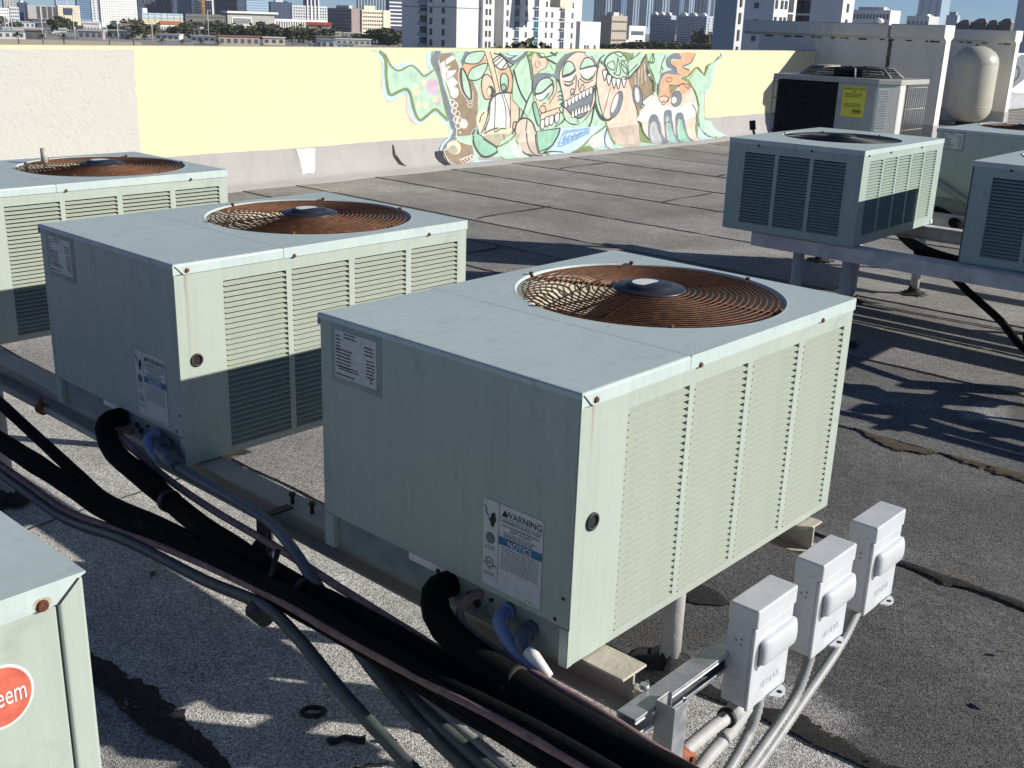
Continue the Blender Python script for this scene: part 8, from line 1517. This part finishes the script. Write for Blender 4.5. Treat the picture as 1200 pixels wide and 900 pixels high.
def palm_meshes():
    bm = bmesh.new(); tube(bm, [(0, 0, 0), (.02, 0, .4), (0, 0, .82)], .035, 7); a = bpy.data.meshes.new('trunk'); bm.to_mesh(a); bm.free(); a.materials.append(M['bark'])
    bm = bmesh.new(); r_ = random.Random(9)
    for k in range(26):
        t = k*2.4; el = r_.uniform(-.5, 1.2); L_ = r_.uniform(.28, .42); d = Vector((math.cos(t), math.sin(t), 0)); prev = None
        for q in range(6):
            s = q/5; p = Vector((0, 0, .82))+d*L_*s*math.cos(el*.6)+Vector((0, 0, L_*(math.sin(el)*s-.55*s*s))); w_ = .05*(1-s*.8)*(.4 if q == 0 else 1); n_ = Vector((-d.y, d.x, 0))
            row = (bm.verts.new(p+n_*w_), bm.verts.new(p-n_*w_))
            if prev: bm.faces.new((prev[0], prev[1], row[1], row[0]))
            prev = row
    b = bpy.data.meshes.new('fronds'); bm.to_mesh(b); bm.free(); b.materials.append(M['leaf']); return a, b
PM = palm_meshes(); ORD = ['leftmost', 'second from the left', 'third from the left', 'fourth from the left', 'fifth from the left', 'sixth from the left', 'third from the right', 'second from the right', 'rightmost']
for i, (x, y, z, h) in enumerate(PALMS):
    t = empty('palm_tree', (x, y, -14), 'dark palm tree beyond the parapet at the left, %s of the row' % ORD[i], 'palm', 'palms beyond the parapet at the left', i*1.1); s = (z+h+14)*1.0; t.scale = (s*1.25, s*1.25, s*1.05)
    for nm, me in (('trunk', PM[0]), ('crown', PM[1])):
        o = bpy.data.objects.new(nm, me); COL.objects.link(o); o.parent = t
for i, (x, y, z, h) in enumerate(POLES):
    bm = bmesh.new(); tube(bm, [(0, 0, 0), (0, 0, z+h+14)], .22, 6); tube(bm, [(0, 0, z+h+13.6), (2.2, -.4, z+h+14)], .12, 5); o = link('light_pole', bm, M['c_palegrey']); o.location = (x, y, -14)
    tag(o, 'thin pale light pole in the parking ground, %s from the left' % ['first', 'second', 'third', 'fourth', 'fifth', 'sixth', 'seventh', 'eighth', 'ninth', 'tenth', 'eleventh', 'twelfth'][i], 'light pole', 'light poles in the parking ground')
x, y, z, h = CRANE
bm = bmesh.new()
for a, b in ((-1, -1), (1, -1), (1, 1), (-1, 1)): tube(bm, [(a, b, 0), (a, b, z+h+14)], .35, 4)
for k in range(int((z+h+14)/3)):
    tube(bm, [(-1, -1, k*3), (1, -1, k*3+3)], .25, 4); tube(bm, [(-1, 1, k*3), (-1, -1, k*3+3)], .25, 4)
o = link('tower_crane', bm, M['c_orange']); o.location = (x, y, -14); tag(o, 'orange lattice tower crane mast among the skyline towers', 'crane')
a, b, c = LOWWALL
d = Vector((b[0]-a[0], b[1]-a[1], 0)); n_ = d.length; d.normalize(); s = Vector((-d.y, d.x, 0))
bm = bmesh.new(); zt_ = a[2]+14
q = [Vector((0, 0, 0)), d*n_, d*n_+s*.5, s*.5]; lo = [bm.verts.new(p) for p in q]; hi = [bm.verts.new(p+Vector((0, 0, zt_))) for p in q]
for k in range(4): bm.faces.new((lo[k], lo[(k+1) % 4], hi[(k+1) % 4], hi[k]))
bm.faces.new(hi); o = link('boundary_wall', bm, M['c_tan']); o.location = (a[0], a[1], -14); tag(o, 'low grey boundary wall behind the palms at the left', 'wall')
for lab, (a, b, zt_), m_ in (('white low building with pale blank walls at the left of the office slab', B1, 'c_white'), ('white tent like canopy below the framed screen building', B2, 'c_white'), ('small white roofed stall in the parking ground', B3, 'c_palegrey'), ('grey brown low roof before the office slab', B4, 'c_pinkbrown'), ('red roofed low pavilion before the lattice building', B5, 'c_red'), ('cream low roof among the trees before the pinkish office', B6, 'c_cream'), ('cream paved terrace edge at the far left', B7, 'c_cream')):
    t = empty('low_building', (a[0], a[1], -14), lab, 'building', BGROUP); L_ = math.hypot(b[0]-a[0], b[1]-a[1]); t.rotation_euler = (0, 0, math.atan2(b[1]-a[1], b[0]-a[0])); h = zt_+14
    abox('wall', (0, L_, 0, 9, 0, h*.82), M[m_ if m_ != 'c_red' else 'c_tan'], t); abox('roof', (-.6, L_+.6, -.8, 9.6, h*.82+.01, h), M[m_], t)
    bm = bmesh.new(); wins(bm, 'B', 0, 0, L_, h*.1, h*.6, (5, 1, .4, .5), .1); link('windows', bm, M['c_glass'], t)['kind'] = 'stuff'
def car(i, x, y):
    c = [(.7, .7, .7), (.1, .1, .11), (.5, .06, .05), (.3, .33, .36)][i % 4]; k = 'car%d' % (i % 4)
    if k not in M: M[k] = plain('car_paint', c, .3)
    t = empty('parked_car', (x, y, -14), 'small parked car in the parking ground far beyond the parapet', 'car', 'cars parked far beyond the parapet', .5+i)
    bm = bmesh.new(); pr = [(-2.2, .35), (-2.25, .8), (-1.3, .95), (-.7, 1.45), (.8, 1.45), (1.4, .95), (2.2, .85), (2.25, .35)]
    a = [bm.verts.new((x_, -.85, z_)) for x_, z_ in pr]; b = [bm.verts.new((x_, .85, z_)) for x_, z_ in pr]; bm.faces.new(a); bm.faces.new(b[::-1])
    for q in range(8): bm.faces.new((a[q], b[q], b[(q+1) % 8], a[(q+1) % 8]))
    bmesh.ops.recalc_face_normals(bm, faces=bm.faces); link('body', bm, M[k], t)
    for x_ in (-1.35, 1.35):
        bm = bmesh.new(); tube(bm, [(x_, -.9, .33), (x_, .9, .33)], .33, 10); link('wheel', bm, M['c_black'], t)
for i, (x, y, z) in enumerate(CARS): car(i, x, y)

# clutter of the low ground between the parapet and the towers
rc_ = random.Random(21)
WORD = dict(palegrey='pale grey', darkgrey='dark grey', beigegrey='beige grey', redtile='red tiled', steel='blue grey', pinkbrown='pinkish brown')
KIND = [('white', 'palegrey'), ('darkgrey', 'darkgrey'), ('cream', 'white'), ('beigegrey', 'palegrey'), ('tan', 'redtile'), ('palegrey', 'steel'), ('darkgrey', 'pinkbrown')]
for i in range(44):
    px = rc_.uniform(-15, 470); d = rc_.uniform(560, 980); az = YAW+math.atan((600-px)/1297)
    x, y = -1.34+d*math.cos(az), -1.04+d*math.sin(az); w, k = KIND[i % 7]
    t = empty('low_building', (x, y, -14), 'low building with %s walls and %s roof before the towers' % (WORD.get(w, w), WORD.get(k, k)), 'building', 'small low buildings with %s walls before the towers' % WORD.get(w, w), az-1.57+rc_.uniform(-.3, .3)); L_, h = rc_.uniform(6, 22), rc_.uniform(2.2, 5)
    abox('wall', (0, L_, 0, 8, 0, h), M['c_'+w], t); abox('roof', (-.5, L_+.5, -.6, 8.5, h+.01, h+.5), M['c_'+k], t)
    bm = bmesh.new(); wins(bm, 'B', 0, 0, L_, h*.15, h*.9, (max(2, int(L_/3)), 1, .5, .6), .1); link('windows', bm, M['c_glass'], t)['kind'] = 'stuff'
for i in range(34):
    px = rc_.uniform(150, 470) if i % 3 else rc_.uniform(-10, 200); d = rc_.uniform(600, 960); az = YAW+math.atan((600-px)/1297)
    t = empty('tree', (-1.34+d*math.cos(az), -1.04+d*math.sin(az), -14), 'dark tree in the clutter between the parapet and the towers', 'tree', 'trees in the clutter before the towers', i*2.1); s = rc_.uniform(6, 10); t.scale = (s*1.3, s*1.3, s)
    for nm, me in (('crown', CR[i % 4]), ('trunk', TK)):
        o = bpy.data.objects.new(nm, me); COL.objects.link(o); o.parent = t
# the air itself, far things fade a little
bm = bmesh.new(); box(bm, -2700, 4400, -2700, 4400, -17, 240)
hm = bpy.data.materials.new('pale_air'); hm.use_nodes = True; ht = hm.node_tree; ht.nodes.clear(); ho = ht.nodes.new('ShaderNodeOutputMaterial'); hv = ht.nodes.new('ShaderNodeVolumePrincipled')
hv.inputs['Color'].default_value = (.86, .92, 1, 1); hv.inputs['Density'].default_value = .00007; ht.links.new(hv.outputs[0], ho.inputs['Volume'])
hz = link('haze', bm, hm); hz['kind'] = 'stuff'
